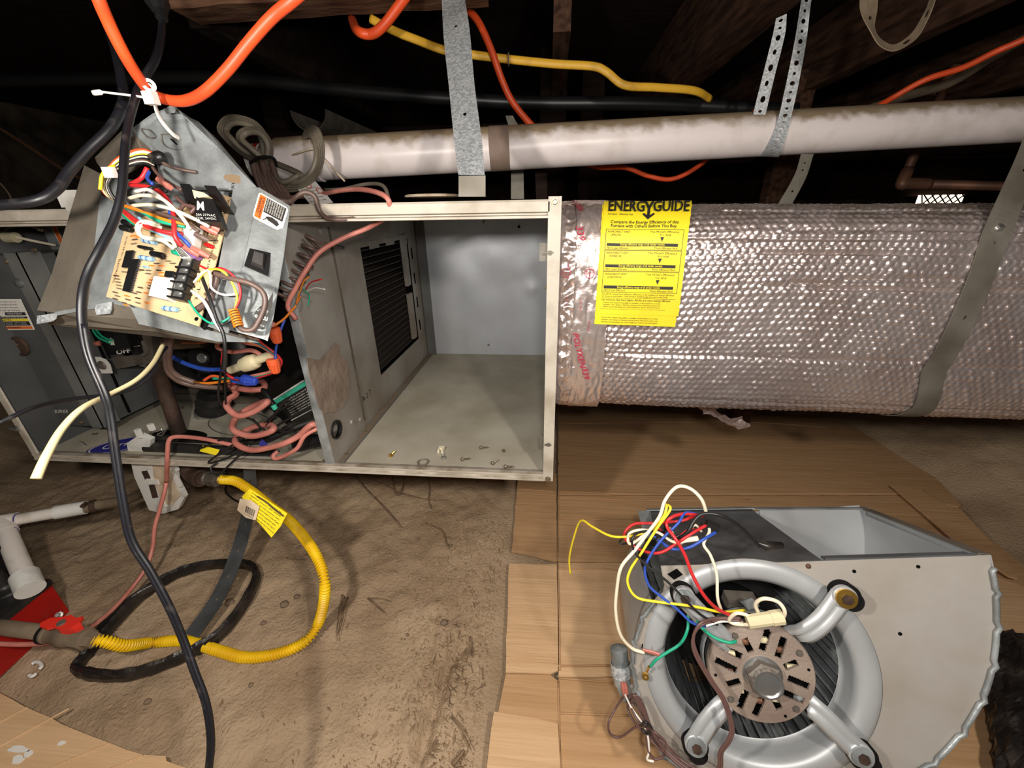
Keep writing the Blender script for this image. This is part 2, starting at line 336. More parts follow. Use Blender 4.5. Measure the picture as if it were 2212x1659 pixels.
# floor joists run away from the camera, a girder crosses them
def beam(name, a, b, m, label, group=None, cat='beam'):
    mb = MB(); x0, y0, z0 = a; x1, y1, z1 = b; n = 24; ax = 0 if (x1 - x0) > (y1 - y0) else 1; rows = []
    for i in range(n + 1):
        t = i / n; q = lambda s: noise.noise(V((t * 9 + s, x0 * 3, s))) * 0.003
        if ax: y = y0 + (y1 - y0) * t; rows.append([V((x0 + q(1), y, z1)), V((x0 + q(1), y, z0 + q(2))), V((x1 + q(3), y, z0 + q(4))), V((x1 + q(3), y, z1)), V((x0 + q(1), y, z1))])
        else: x = x0 + (x1 - x0) * t; rows.append([V((x, y1 + q(1), z1)), V((x, y1 + q(1), z0 + q(2))), V((x, y0 + q(3), z0 + q(4))), V((x, y0 + q(3), z1)), V((x, y1 + q(1), z1))])
    mb.sheet(rows); k = len(mb.v); mb.f += [(0, 1, 2, 3), (k - 5, k - 2, k - 3, k - 4)]; mb.m += [0, 0]
    return mb.build(name, m, None, label, cat, group)
xa, xb = G(1625, 0, 1.2).x, G(1723, 0, 1.2).x
beam('floor_joist', (xa, -0.4, 1.2), (xb + 0.01, 4.2, 1.41), M_wood, 'brown wooden floor joist slanting down beside the perforated pipe straps')
beam('floor_joist', (-0.84, 1.1, 1.2), (-0.79, 4.2, 1.41), M_woodshade, 'wooden floor joist behind the orange cord at upper left')
beam('floor_joist', (0.0, 1.3, 1.22), (0.045, 4.2, 1.41), M_wood, 'wooden floor joist behind the galvanised hanger strap')
beam('floor_joist', (0.95, -0.4, 1.2), (1.0, 4.2, 1.41), M_wood, 'dark wooden floor joist above the right end of the white pipe')
beam('floor_joist', (1.75, -0.4, 1.2), (1.8, 4.2, 1.41), M_wood, 'far right wooden floor joist above the orange cord')
beam('girder', (-0.78, 0.98, 1.19), (-0.135, 1.06, 1.40), M_woodx, 'reddish brown wooden block beam at the top behind the galvanised strap')
beam('cross_beam', (-1.9, 2.3, 1.0), (2.6, 2.38, 1.2), M_woodshade, 'dark wooden beam running across behind the black conduit')
beam('cross_beam', (-2.8, 3.3, 0.85), (3.3, 3.4, 1.08), M_woodshade, 'dark wooden sill board low at the far wall')
def post(px, y0p, py1, Y, w, m, label):
    a = W(px, y0p, Y); b = W(px, py1, Y)
    MB().box((a.x - w / 2, Y, b.z), (a.x + w / 2, Y + 0.06, a.z)).build('wooden_post', m, None, label, 'post')
post(1745, 150, 470, 1.9, 0.09, M_wood, 'short brown post between pipe and duct behind the perforated strap')
post(1198, 100, 520, 2.0, 0.11, M_woodshade, 'dark upright post behind the hanging orange cord')
post(1285, 140, 520, 2.2, 0.10, M_woodshade, 'dark upright post right of the hanging orange cord')
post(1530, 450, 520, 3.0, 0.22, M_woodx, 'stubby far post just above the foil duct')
post(560, 110, 480, 2.6, 0.12, M_woodshade, 'dark upright post behind the coiled grey cord')
# vent to daylight in the far wall
v0, v1 = W(2000, 421, 3.2), W(2092, 438, 3.2)
vt = thing('wall_vent', 'small bright mesh vent letting daylight in behind the copper pipe', 'vent', (v0.x, 3.2, v1.z))
MB().box((v0.x, 3.25, v1.z), (v1.x, 3.26, v0.z)).build('daylight_opening', M_day, vt)
mb = MB(); hh = v0.z - v1.z
for i in range(7):
    x = v0.x + (v1.x - v0.x) * i / 6
    mb.tube([(x, 3.2, v1.z), (min(x + hh, v1.x + .02), 3.2, v0.z)], 0.004, 4); mb.tube([(x, 3.205, v1.z), (max(x - hh, v0.x - .02), 3.205, v0.z)], 0.004, 4)
mb.build('wire_mesh', M_dark, vt)
# ================================================================== CARDBOARD
def sheet_board(name, poly, z, label, m=M_board, cat='cardboard', parent=None, th=0.004, holes=None):
    """poly in pixels on the ground, corrugated board with a real thickness"""
    pts = []
    for i, p in enumerate(poly):
        q = poly[(i + 1) % len(poly)]; a = G(p[0], p[1], z); b = G(q[0], q[1], z); k = max(1, int((b - a).length / 0.03))
        for j in range(k):
            c = a.lerp(b, j / k); c = c + V((noise.noise(c * 40) * 0.002, noise.noise(c * 33 + V((5, 0, 0))) * 0.002, 0)); pts.append(c)
    return MB().slab(pts, (0, 0, -th), 0).build(name, m, parent, label, cat if parent is None else None)
cb = thing('cardboard_sheet', 'large opened cardboard box lying under the blower and duct', 'cardboard', G(1500, 1300, 0))
def bd(name, poly, z, m=M_board, label=None): return sheet_board(name, poly, z, label, m, parent=cb)
bd('panel', [(1206, 895), (1400, 892), (1600, 893), (1785, 904), (1850, 920), (1905, 940), (1975, 990), (2035, 1045), (2078, 1092), (2072, 1096), (1985, 1068), (1206, 1068)], 0.012)
bd('panel', [(1205, 1071), (1990, 1071), (2120, 1150), (2212, 1222), (2300, 1290), (2300, 1212), (2380, 1213), (1206, 1213)][:5] + [(2300, 1295), (2050, 1213), (1206, 1213)], 0.010)
bd('panel', [(1206, 1216), (2058, 1216), (2310, 1300), (2310, 1462), (1207, 1462)], 0.010, M_boardlight)
bd('panel', [(1207, 1465), (2330, 1465), (2400, 1890), (1215, 1890)], 0.010)
bd('flap', [(1120, 1020), (1202, 1024), (1203, 1213), (1106, 1190)], 0.011)
bd('flap', [(1099, 1218), (1203, 1219), (1206, 1448), (1190, 1455), (1092, 1452)], 0.014, M_boardlight)
bd('flap', [(1092, 1456), (1190, 1458), (1206, 1470), (1208, 1565), (1075, 1540)], 0.011)
bd('flap', [(1066, 1536), (1206, 1562), (1212, 1700), (1046, 1700)], 0.019, M_boardlight)
bd('flap', [(1925, 1048), (1990, 1058), (2040, 1088), (2075, 1100), (2150, 1180), (2200, 1250), (2180, 1245), (2060, 1165)], 0.03)
def crease(mode, pts, z, r=0.0022, m=M_board):
    mb = MB(); mb.tube(cat_rom([G(px, py, z) for px, py in pts], 6), r, 6, flat=1); return mb
for pts in ([(1206, 1000), (1206, 1068), (1205, 1213)], [(1205, 1219), (1208, 1330), (1209, 1448)], [(1206, 1471), (1209, 1660)],
            [(1208, 1074), (1400, 1081), (1620, 1079)], [(1208, 1062), (1400, 1067), (1700, 1066), (1980, 1066)], [(1206, 1118), (1330, 1124), (1420, 1130)], [(1207, 1228), (1300, 1229), (1340, 1232)],
            [(1095, 1432), (1200, 1438), (1330, 1437)], [(1207, 1465), (1335, 1475)], [(1208, 1540), (1360, 1546)], [(1120, 1056), (1200, 1062)], [(1210, 915), (1600, 912), (1800, 925)]):
    crease('G', pts, 0.0125, 0.0016).build('crease', M_board, cb, smooth=True)
rs = []
for k in range(16):     # faint flute ridges pressed into the flap and the panel beside it
    y = 1236 + k * 13; rs.append(crease('G', [(1100 - k * 0.4, y), (1150, y + 1), (1200, y + 2)], 0.0145, 0.0007))
mb = MB()
for r_ in rs: mb.add(r_.v, r_.f)
mb.build('flute_ridges', M_boardlight, cb, kind='stuff', smooth=True)
cb2 = thing('cardboard_sheet', 'cardboard sheet with white paint spots in the lower left corner', 'cardboard', G(150, 1600, 0))
sheet_board('panel', [(-120, 1440), (0, 1497), (80, 1538), (160, 1575), (240, 1608), (310, 1628), (358, 1633), (360, 1645), (430, 1665), (560, 1720), (560, 1950), (-200, 1950)], 0.02, None, M_boardlight, parent=cb2)
for a, b in (((0, 1612), (150, 1530)), ((60, 1680), (238, 1606)), ((0, 1560), (60, 1528)), ((170, 1690), (310, 1632))):
    MB().tube([G(*a, 0.0205), G(*b, 0.0205)], 0.0016, 6).build('crease', M_boardlight, cb2)
for cx, cy, a, b, t in ((40, 1618, 22, 8, 0), (38, 1640, 14, 9, -0.5), (60, 1628, 12, 6, -0.6), (132, 1605, 10, 4, -0.4)):
    mb = MB(); ps = [G(cx + math.cos(q) * a * (1 + .25 * math.sin(3 * q)) * math.cos(t) - math.sin(q) * b * math.sin(t), cy + math.cos(q) * a * math.sin(t) + math.sin(q) * b * math.cos(t), 0.0212) for q in [2 * math.pi * i / 20 for i in range(20)]]
    mb.slab(ps, (0, 0, -0.001)); mb.build('paint_spot', M_white, cb2)
# ================================================================== FURNACE CABINET
X0, X1, Y0, Y1, Z0, Z1 = -1.16, 0.018, 0.66, 1.395, 0.300, 0.815
fu = thing('furnace', 'open grey horizontal furnace cabinet hanging in the middle, doors removed', 'furnace', ((X0 + X1) / 2, 1.0, Z0))
mb = MB(); mb.box((X0, Y0 + .002, Z0), (X1 - .004, Y1, Z0 + .006)); mb.build('bottom_sheet', M_floorp, fu, 'dusty bottom sheet')
mb = MB(); mb.box((X0, Y0 + .003, Z1 - .006), (X1 - .004, Y1, Z1)); mb.build('top_sheet', M_grey, fu)
gz = []
for i in range(41):     # back sheet with shallow dents
    row = []
    for j in range(37):
        x = -0.452 + (X1 - 0.006 + 0.452) * i / 40; z = Z0 + .006 + (Z1 - Z0 - .012) * j / 36; d = 0.0
        for (dx, dz, r, a) in ((-0.20, 0.66, .05, .004), (-0.10, 0.62, .035, .004), (-0.055, 0.55, .018, .005), (-0.09, 0.70, .06, .004), (-.28, .6, .08, .003)):
            d += a * math.exp(-((x - dx) ** 2 + (z - dz) ** 2) / (r * r))
        d += noise.noise(V((x * 9, z * 9, 2))) * 0.002
        row.append(V((x, Y1 - .004 - d, z)))
    gz.append(row)
MB().sheet(gz).build('back_sheet', M_galv, fu, 'bluish galvanised back wall of the blower bay', smooth=True)
MB().box((X0, Y1 - .003, Z0 + .006), (-0.452, Y1, Z1 - .006)).build('back_sheet', M_dkgrey, fu)
MB().box((X1 - .008, Y0 + .002, Z0), (X1 - .004, Y1, Z1)).build('end_sheet', M_galv, fu)
MB().box((X0, Y0 + .002, Z0), (X0 + .003, Y1, Z1)).build('end_sheet', M_dkgrey, fu)
# front frame: right upright, left upright, top and bottom rails with a rolled lip
mb = MB(); mb.box((X1 - .020, Y0 - .004, Z0 - .004), (X1, Y0, Z1 + .004)); mb.box((X1 - .003, Y0, Z0 - .004), (X1, Y0 + .03, Z1 + .004)); mb.build('front_upright', M_cream, fu)
mb = MB(); mb.box((X0, Y0 - .004, Z0), (X0 + .014, Y0, Z1)); mb.build('front_upright', M_cream, fu)
def rail(name, z, sgn):
    mb = MB(); a, b = X0, X1 - .018
    prof = [(Y0 + .02, z), (Y0 - .002, z), (Y0 - .004, z - sgn * .003), (Y0 - .004, z - sgn * .017), (Y0 + .004, z - sgn * .019), (Y0 + .004, z - sgn * .021), (Y0 - .003, z - sgn * .0225), (Y0 - .003, z - sgn * .026), (Y0 + .012, z - sgn * .027)]
    mb.sheet([[V((x, y, zz)) for y, zz in prof] for x in (a, b)])
    return mb.build(name, M_cream, fu)
rail('top_rail', Z1, 1)
mb = MB(); prof = [(Y0 + .02, Z0 - .004), (Y0 - .005, Z0 - .004), (Y0 - .005, Z0 + .001), (Y0 - .001, Z0 + .003), (Y0 - .001, Z0 + .006), (Y0 - .005, Z0 + .008), (Y0 - .005, Z0 + .0125), (Y0 + .003, Z0 + .0135), (Y0 + .02, Z0 + .006)]
mb.sheet([[V((x, y, z)) for y, z in prof] for x in (X0, X1 - .018)]); mb.build('bottom_rail', M_cream, fu)
for p in ((X1 - .010, Y0 - .005, Z1 - .004), (X1 - .010, Y0 - .005, Z0 + .002)): bolt(MB(), p, (0, -1, 0), .0045, .004).build('screw', M_screw, fu)
for px, py in ((1183, 545), (1181, 957)):       # door clips on the right upright
    c = W(px, py, Y0); mb = MB(); mb.box((c.x - .013, Y0 + .004, c.z - .014), (c.x + .005, Y0 + .006, c.z + .014)); mb.box((c.x + .001, Y0 - .006, c.z - .004), (c.x + .006, Y0 + .006, c.z + .003)); mb.box((c.x - .004, Y0 - .008, c.z - .0015), (c.x + .008, Y0 - .005, c.z + .0015)); mb.build('door_clip', M_spangle_d, fu)
for px, py in ((1045, 480), (1055, 745), (908, 487), (932, 740), (1088, 975), (1180, 622)):
    c = W(px, py, Y1 - .012) if px < 1170 and py < 800 else G(px, py, Z0 + .007)
    if px == 1180: c = W(px, py, .8)
    bolt(MB(), c, (0, -1, 0) if py < 800 else (0, 0, 1), .003, .004).build('screw', M_screw, fu)
c = W(1121, 490, Y1 - .008); MB().cyl(c, c + V((0, -.003, 0)), .0045, 12).build('hole', M_dark, fu)
# corner post at the far left of the bay
a = W(915, 480, 1.36); MB().box((-0.445, 1.375, Z0 + .006), (-0.418, 1.392, Z1 - .01)).build('corner_post', M_grey, fu)
# floor strip along the partition
MB().box((-0.447, Y0 + .01, Z0 + .006), (-0.43, Y1 - .01, Z0 + .011)).build('floor_flange', M_grey, fu)
for y in (0.70, .80, .93, 1.1): bolt(MB(), V((-0.437, y, Z0 + .011)), (0, 0, 1), .003, .004).build('screw', M_screw, fu)
# ---- partition with the coil opening
PX = -0.448; ya, yb, za, zb = 0.955, 1.30, 0.395, 0.725
mb = MB()
def prect(y0, y1, z0, z1, x=PX): mb.box((x - .002, y0, z0), (x, y1, z1))
prect(0.80, ya, Z0 + .006, Z1 - .01); prect(yb, Y1 - .004, Z0 + .006, Z1 - .01); prect(ya, yb, Z0 + .006, za); prect(ya, yb, zb, Z1 - .01)
mb.build('partition', M_part, fu, 'dark steel partition with the coil opening')
# front leaf of the partition stands slightly proud and carries a hole for cables near the bottom
mb = MB(); hy, hz, hr = 0.675 + 0.02, 0.378, 0.018; x = PX + .003; ring = []; outer = []
N = 24
yy0, yy1, zz0, zz1 = Y0 + .003, Y0 + .07, 0.345, 0.412
for i in range(N):
    q = 2 * math.pi * i / N; cc, ss = math.cos(q), math.sin(q); m_ = max(abs(cc), abs(ss))
    outer.append(V((x, (yy0 + yy1) / 2 + cc / m_ * (yy1 - yy0) / 2, (zz0 + zz1) / 2 + ss / m_ * (zz1 - zz0) / 2))); ring.append(V((x, hy + cc * hr, hz + ss * hr)))
mb.add(outer + ring, [(i, (i + 1) % N, N + (i + 1) % N, N + i) for i in range(N)])
def leaf(y0, y1, z0, z1): mb.box((x - .002, y0, z0), (x, y1, z1))
leaf(yy0, yy1, Z0 + .008, zz0); leaf(yy0, yy1, zz1, Z1 - .012); leaf(yy1, 0.815, Z0 + .008, Z1 - .012)
mb.build('partition_leaf', M_part, fu)
MB().lathe((x, hy, hz), (1, 0, 0), [(hr - .001, -.006), (hr - .001, .003), (hr + .003, .003), (hr + .003, -.001)], 24).build('grommet', M_black, fu)
gl = []                 # bright bent front edge of the partition
for i in range(25):
    z = Z0 + .008 + (Z1 - Z0 - .03) * i / 24; b = noise.noise(V((z * 30, 1, 1))) * .0015
    gl.append([V((PX - .017 + b, Y0 + .002, z)), V((PX - .001 + b, Y0 + .001, z)), V((PX + .003, Y0 + .004, z))])
MB().sheet(gl).build('partition_flange', M_zinc, fu, 'bright bent edge', smooth=True)
mb = MB(); mb.box((PX, 0.822, Z0 + .03), (PX + .003, 0.826, Z1 - .04)); mb.build('seam', M_zincd, fu)
# opening: bent tabs, dark box, horizontal fins
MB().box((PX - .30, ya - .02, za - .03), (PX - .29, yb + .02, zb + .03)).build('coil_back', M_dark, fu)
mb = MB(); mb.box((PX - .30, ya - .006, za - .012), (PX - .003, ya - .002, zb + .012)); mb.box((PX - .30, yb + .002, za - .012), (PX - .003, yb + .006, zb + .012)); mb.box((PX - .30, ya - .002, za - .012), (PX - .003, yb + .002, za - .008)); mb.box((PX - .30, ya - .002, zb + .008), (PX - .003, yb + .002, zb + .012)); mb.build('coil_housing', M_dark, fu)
nf = 19; fin0 = None
for i in range(nf):
    z = za + .012 + (zb - za - .02) * i / (nf - 1)
    if fin0 is None:
        mb = MB(); f0 = z; yf = ya + .004; ye = yb - .06
        mb.sheet([[V((PX - .006, yf, z)), V((PX - .05, yf, z + .010)), V((PX - .12, yf, z + .006))], [V((PX - .006, ye, z)), V((PX - .05, ye, z + .010)), V((PX - .12, ye, z + .006))], [V((PX - .012, ye + .03, z + .004)), V((PX - .05, ye + .03, z + .008)), V((PX - .12, ye + .03, z + .006))]])
        mb.box((PX - .008, yf, z - .0012), (PX - .004, ye, z + .0012))
        fin0 = mb.build('fin', M_fin, fu); zf0 = fin0.location.z
    else:
        c = fin0.copy(); C.objects.link(c); c.location.z = zf0 + (z - f0); ORG[c.name] = ORG[fu.name]
for z0_, z1_ in ((za + .19, zb - .005), (za + .015, za + .165)): MB().box((PX - .006, yb - .060, z0_), (PX + .004, yb - .028, z1_)).build('fin_baffle', M_part, fu)
for y in (ya + .05, ya + .16): MB().box((PX, y, zb - .008), (PX + .002, y + .06, zb + .012)).build('bent_tab', M_part, fu)
mb = MB(); mb.box((PX, yb - .075, zb - .015), (PX + .003, yb - .02, zb + .014)); mb.build('bent_tab', M_part, fu)
for z in (.42, .50, .58, .66): MB().box((PX, yb + .018, z), (PX + .0015, yb + .026, z + .035)).build('slot', M_dark, fu)
for y, z in ((.76, .36), (.79, .77), (.80, .345)): MB().lathe((PX + .003, y, z), (1, 0, 0), [(0, 0), (.006, 0), (.0055, .003), (0, .0035)], 16).build('rivet', M_part, fu)
# emboss writing low on the partition
pf = lambda u, v, h=0: V((PX + .0008 + h, .83 + u, .375 - v)); mb = MB(); text(mb, pf, 'A-2 7', 0, 0, .014, .05); mb.build('marking', M_ink, fu)
# patch of lamplight falling through the wires, painted on the leaf in a paler colour
ps = [XP(px, py, PX + .004) for px, py in ((662, 772), (690, 778), (700, 768), (715, 752), (725, 740), (733, 748), (735, 768), (745, 775), (752, 790), (753, 840), (750, 862), (738, 880), (722, 890), (700, 893), (688, 880), (680, 850), (668, 815))]
MB().slab(ps, (.001, 0, 0)).build('light_patch', mat('painted_light', (150, 132, 118), 0.9, rgb2=(128, 112, 98), nscale=20, bump=0.6, bscale=60), fu, 'pale patch of light painted on the partition')
# coiled brown wire and pink cable in the bay belong to the furnace wiring
cw = []
a, b = W(678, 520, .70), W(600, 640, .66)
for i in range(110):
    t = i / 109; c = a.lerp(b, t) + V((0, 0, -.012 * math.sin(math.pi * t))); q = t * 2 * math.pi * 8.5; d = (b - a).normalized(); u = d.orthogonal().normalized(); w2 = d.cross(u)
    cw.append(c + u * math.cos(q) * .014 + w2 * math.sin(q) * .014)
cw = [W(742, 535, .86), W(715, 530, .78), W(690, 525, .70)] + cw
MB().tube(cw, .0032, 6).build('coiled_wire', M_brown, fu, 'brown wire wound in a spring coil', smooth=True)
wire('thermostat_cable', [(640, 690, .64), (622, 660, .64), (640, 620, .65), (660, 585, .66), (690, 545, .68), (740, 515, .70), (800, 490, .72), (835, 465, .68), (838, 430, .655), (800, 412, .70), (750, 410, .78), (690, 420, .85), (620, 428, .9)], .0042, M_pink, fu, 'pink cable looping over the top rail', mode='W')
wire('thermostat_cable', [(835, 462, .67), (838, 425, .665), (825, 400, .70), (790, 398, .76), (740, 408, .83), (700, 410, .88)], .003, M_graycord, fu, 'thin grey cable beside the pink one', mode='W')
wire('thermostat_cable', [(560, 420, .62), (600, 432, .62), (625, 435, .63), (640, 425, .64), (660, 415, .645), (680, 425, .65), (690, 455, .652), (710, 472, .652), (750, 474, .66), (800, 468, .68), (840, 465, .7)], .0038, M_brown, fu, 'grey brown cable hooked over the rail', mode='W')
for pts, m in (([(660, 625, .645), (672, 610, .63), (695, 603, .62)], M_wred), ([(660, 630, .645), (680, 622, .63), (702, 625, .62)], M_wwhite), ([(655, 625, .645), (668, 640, .63), (665, 660, .62)], M_wgreen), ([(650, 640, .65), (640, 655, .65), (655, 610, .64), (668, 598, .64)], M_worange)):
    wire('wire_end', pts, .0012, m, fu, mode='W', seg=6)
# ---- left bay: burner enclosure, labels
BX, BY = -1.047, .73
mb = MB(); mb.box((X0 + .006, BY, .345), (BX, 1.06, .735)); mb.build('burner_box', M_dkgrey, fu)
mb = MB(); mb.box((BX - .030, BY - .003, .343), (BX + .002, BY - .0005, .74)); mb.box((BX - .002, BY - .003, .343), (BX + .003, .765, .74)); mb.build('burner_box_corner', M_grey, fu)
mb = MB(); mb.box((BX + .0, .79, .35), (BX + .003, .795, .735)); mb.build('seam', M_dark, fu)
for px, py in ((88, 495), (95, 890), (175, 912), (15, 565), (75, 540), (38, 745)):
    c = W(px, py, BY - .003); bolt(MB(), c, (0, -1, 0), .0035, .004).build('screw', M_screw, fu)
c = W(42, 612, BY - .003); MB().lathe(c, (0, -1, 0), [(0, .006), (.006, .005), (.010, 0)], 16).build('dimple', M_dkgrey, fu, smooth=True)
c = W(43, 748, BY - .003); MB().lathe(c, (0, -1, 0), [(0, .001), (.015, .001), (.017, .005), (.021, .005), (.022, 0)], 24).build('sight_port', M_iron, fu, 'round dark sight port')
q = [W(-40, 646, BY - .004), W(45, 646, BY - .004), W(76, 712, BY - .004), W(-30, 713, BY - .004)]; lf = bil(q)
st = MB(); st.slab([lf(0, 0), lf(1, 0), lf(1, 1), lf(0, 1)], lf.n * .0006); s_ = st.build('warning_sticker', M_white, fu, 'white, yellow and orange warning label set upside down')
mb = MB(); mbox(mb, lf, .5, .96, .42, .52, .0007, .001); mbox(mb, lf, .02, .96, .56, .62, .0007, .001); mbox(mb, lf, .02, .96, .72, .86, .0007, .001); mb.build('black_band', M_ink, s_)
mb = MB(); mbox(mb, lf, .02, .96, .63, .71, .0007, .001); mb.build('yellow_band', M_label, s_)
mb = MB(); mbox(mb, lf, .02, .97, .88, .97, .0007, .001); mb.build('orange_band', M_org, s_)
mb = MB()
for i, s in enumerate(('for your safety read before lighting', 'open all windows and do not touch', 'switches call the gas supplier', 'follow all the instructions')): text(mb, lf, s, .08, .07 + i * .09, .05, .78, flip=True, lift=.0009)
text(mb, lf, 'CAUTION', .30, .64, .055, .3, bold=.02, flip=True, lift=.0013); text(mb, lf, 'WARNING', .45, .89, .06, .3, bold=.02, flip=True, lift=.0013)
mb.build('lettering', M_ink, s_)
mb = MB(); text(mb, lf, 'OPERATION', .55, .44, .05, .34, flip=True, lift=.0013); text(mb, lf, 'label all wires prior to disconnection', .1, .58, .03, .8, flip=True, lift=.0013); text(mb, lf, 'verify proper operation after servicing', .1, .75, .035, .8, flip=True, lift=.0013); text(mb, lf, 'failure can cause fire or injury', .1, .80, .035, .8, flip=True, lift=.0013)
mb.build('lettering', M_white, s_)
mb = MB(); fe = lambda u, v, h=0: W(105 + u, 892 + v, BY - .0032); text(mb, fe, 'TO BURNER', 0, 0, 7, 42); mb.build('marking', M_white, fu)
# upper dark recess: plate with second warning label, connector and wires
q = [W(88, 478, .86), W(230, 478, .86), W(235, 545, .86), W(118, 545, .86)]; pf2 = bil(q); MB().slab([pf2(0, 0), pf2(1, 0), pf2(1, 1), pf2(0, 1)], pf2.n * .003).build('label_plate', M_zinc, fu)
q = [W(106, 481, .853), W(180, 481, .853), W(190, 530, .853), W(130, 528, .853)]; lf2 = bil(q); MB().slab([lf2(0, 0), lf2(1, 0), lf2(1, 1), lf2(0, 1)], lf2.n * .0006)
s_ = MB().slab([lf2(0, 0), lf2(1, 0), lf2(1, 1), lf2(0, 1)], lf2.n * .0006).build('warning_sticker', M_white, fu, 'orange and black warning label under the top rail')
for a_, c_ in ((.03, .16), (.45, .56)): mbb = MB(); mbox(mbb, lf2, a_, c_, .04, .96 if a_ < .1 else .6, .0007, .001); mbb.build('orange_band', M_org, s_)
mb = MB(); mbox(mb, lf2, .18, .44, .04, .96, .0007, .001); mbox(mb, lf2, .58, .9, .04, .96, .0007, .001); mb.build('black_band', M_ink, s_)
mb = MB()
for i in range(4): text(mb, lf2, 'keep hands clear of box', .21 + i * .06, .1, .03, .8, rot=90, lift=.0013)
mb.build('lettering', M_white, s_)
MB().tube([W(-40, 512, .80), W(35, 513, .80)], .011, 10).build('wire_connector', M_conn, fu)
wire('wire', [(35, 512, .80), (70, 520, .81), (120, 530, .84)], .003, M_ivory, fu, mode='W'); wire('wire', [(5, 505, .80), (20, 492, .80), (55, 486, .80), (100, 500, .84)], .0022, M_graycord, fu, mode='W')
# ---- gas valve
gv = W(285, 745, .84)
mb = MB(); q = [W(205, 715, .80), W(280, 700, .80), W(300, 765, .80), W(212, 778, .80)]; b1 = bil(q); mbox(mb, b1, 0, 1, 0, 1, -.05, 0); g_ = mb.build('gas_valve', M_black, fu, 'black gas valve with ON OFF lettering')
mb = MB(); text(mb, b1, 'ON', .93, .52, .16, .22, bold=.02, rot=90); text(mb, b1, 'OFF', .48, .9, .16, .35, bold=.02); text(mb, b1, 'M  M', .3, .45, .14, .4); mb.build('lettering', M_white, g_)
mb = MB(); mb.lathe(b1(.62, .62), b1.n, [(.006, .0), (.006, .0012), (.0075, .0012), (.0075, 0)], 16); mb.build('dial_mark', M_white, g_)
q = [W(262, 722, .795), W(290, 716, .795), W(300, 745, .795), W(270, 752, .795)]; b2 = bil(q); mb = MB(); mbox(mb, b2, 0, 1, 0, 1, 0, .02); mb.build('solenoid_block', M_black, g_)
q = [W(285, 690, .82), W(325, 705, .82), W(335, 800, .82), W(298, 790, .82)]; b3 = bil(q); mb = MB(); mbox(mb, b3, 0, 1, 0, 1, -.05, 0); mb.build('valve_body', M_gasgrey, g_, 'grey cast valve body')
mb = MB(); c = b3(.25, .55, 0); mb.lathe(c, b3.n, [(0, .020), (.009, .020), (.010, .018), (.010, .008), (.022, .007), (.024, .004), (.024, 0)], 24); mb.build('regulator_cap', M_gasgrey, g_, smooth='auto')
q = [W(238, 768, .80), W(285, 760, .80), W(292, 790, .80), W(250, 798, .80)]; b4 = bil(q); mb = MB(); mbox(mb, b4, 0, 1, 0, 1, -.03, .0); mb.build('valve_outlet', M_gasgrey, g_)
q = [W(200, 770, .775), W(235, 772, .775), W(244, 806, .775), W(214, 806, .775)]; b5 = bil(q); mb = MB(); mb.slab([b5(0, 0), b5(.45, 0), b5(.8, .12), b5(1, .45), b5(1, 1), b5(.15, 1)], b5.n * .0015); mb.build('switch_plate', M_white, fu, 'white pressure switch tag')
mb = MB(); mb.lathe(b5(.45, .5, .0016), b5.n, [(0, .004), (.009, .003), (.011, 0)], 20); mb.build('switch_button', M_gasgrey, fu)
for pts, m in (([(182, 705, .8), (186, 730, .79), (205, 742, .79)], M_graycord), ([(195, 704, .8), (212, 728, .785), (240, 742, .785)], M_wgreen), ([(201, 703, .8), (220, 726, .785), (244, 737, .785)], M_wgreen)): wire('wire', pts, .0024, m, fu, mode='W')
MB().box((W(245, 740, .785) - V((.01, 0, .006))), (W(245, 740, .785) + V((.012, .01, .006)))).build('wire_terminal', M_clear, fu)
MB().lathe(W(210, 742, .79), (1, 0, 0), [(0, -.006), (.005, -.006), (.006, .004), (0, .006)], 10).build('wire_terminal', M_term, fu)
mb = MB(); mb.box(W(118, 790, .80), W(165, 700, .80) + V((0, .02, 0))); mb.build('valve_bracket', M_blackm, fu)
for px, py in ((130, 707), (162, 778)): bolt(MB(), W(px, py, .798), (0, -1, 0), .005, .004).build('screw', M_brass, fu)
q = [W(288, 708, .76), W(360, 704, .76), W(330, 724, .76), W(300, 722, .76)]; b6 = bil(q); MB().slab([b6(0, 0), b6(1, 0), b6(.7, 1), b6(.15, 1)], b6.n * .001).build('tape_flag', M_clear, fu, 'pale tape flag')
# rusty gas pipe stub going down through the cabinet floor
p0, p1 = W(342, 800, .82), G(388, 938, Z0 + .006); MB().tube([p0 + V((0, 0, .02)), p0.lerp(p1, .5), p1], [.0165, .016, .016], 20).build('gas_pipe', M_iron, fu, 'rusty vertical gas pipe', smooth=True)
ps = [G(388 + 60 * math.cos(t), 940 + 12 * math.sin(t), Z0 + .0068) for t in [2 * math.pi * i / 24 for i in range(24)]]; MB().slab(ps, (0, 0, .0006)).build('pipe_hole', M_dark, fu)
ps = [G(518 + 68 * math.cos(t), 915 + 26 * math.sin(t), Z0 + .0068) for t in [2 * math.pi * i / 32 for i in range(33)]]; MB().tube(ps, .0014, 5).build('knockout_ring', M_zincd, fu)
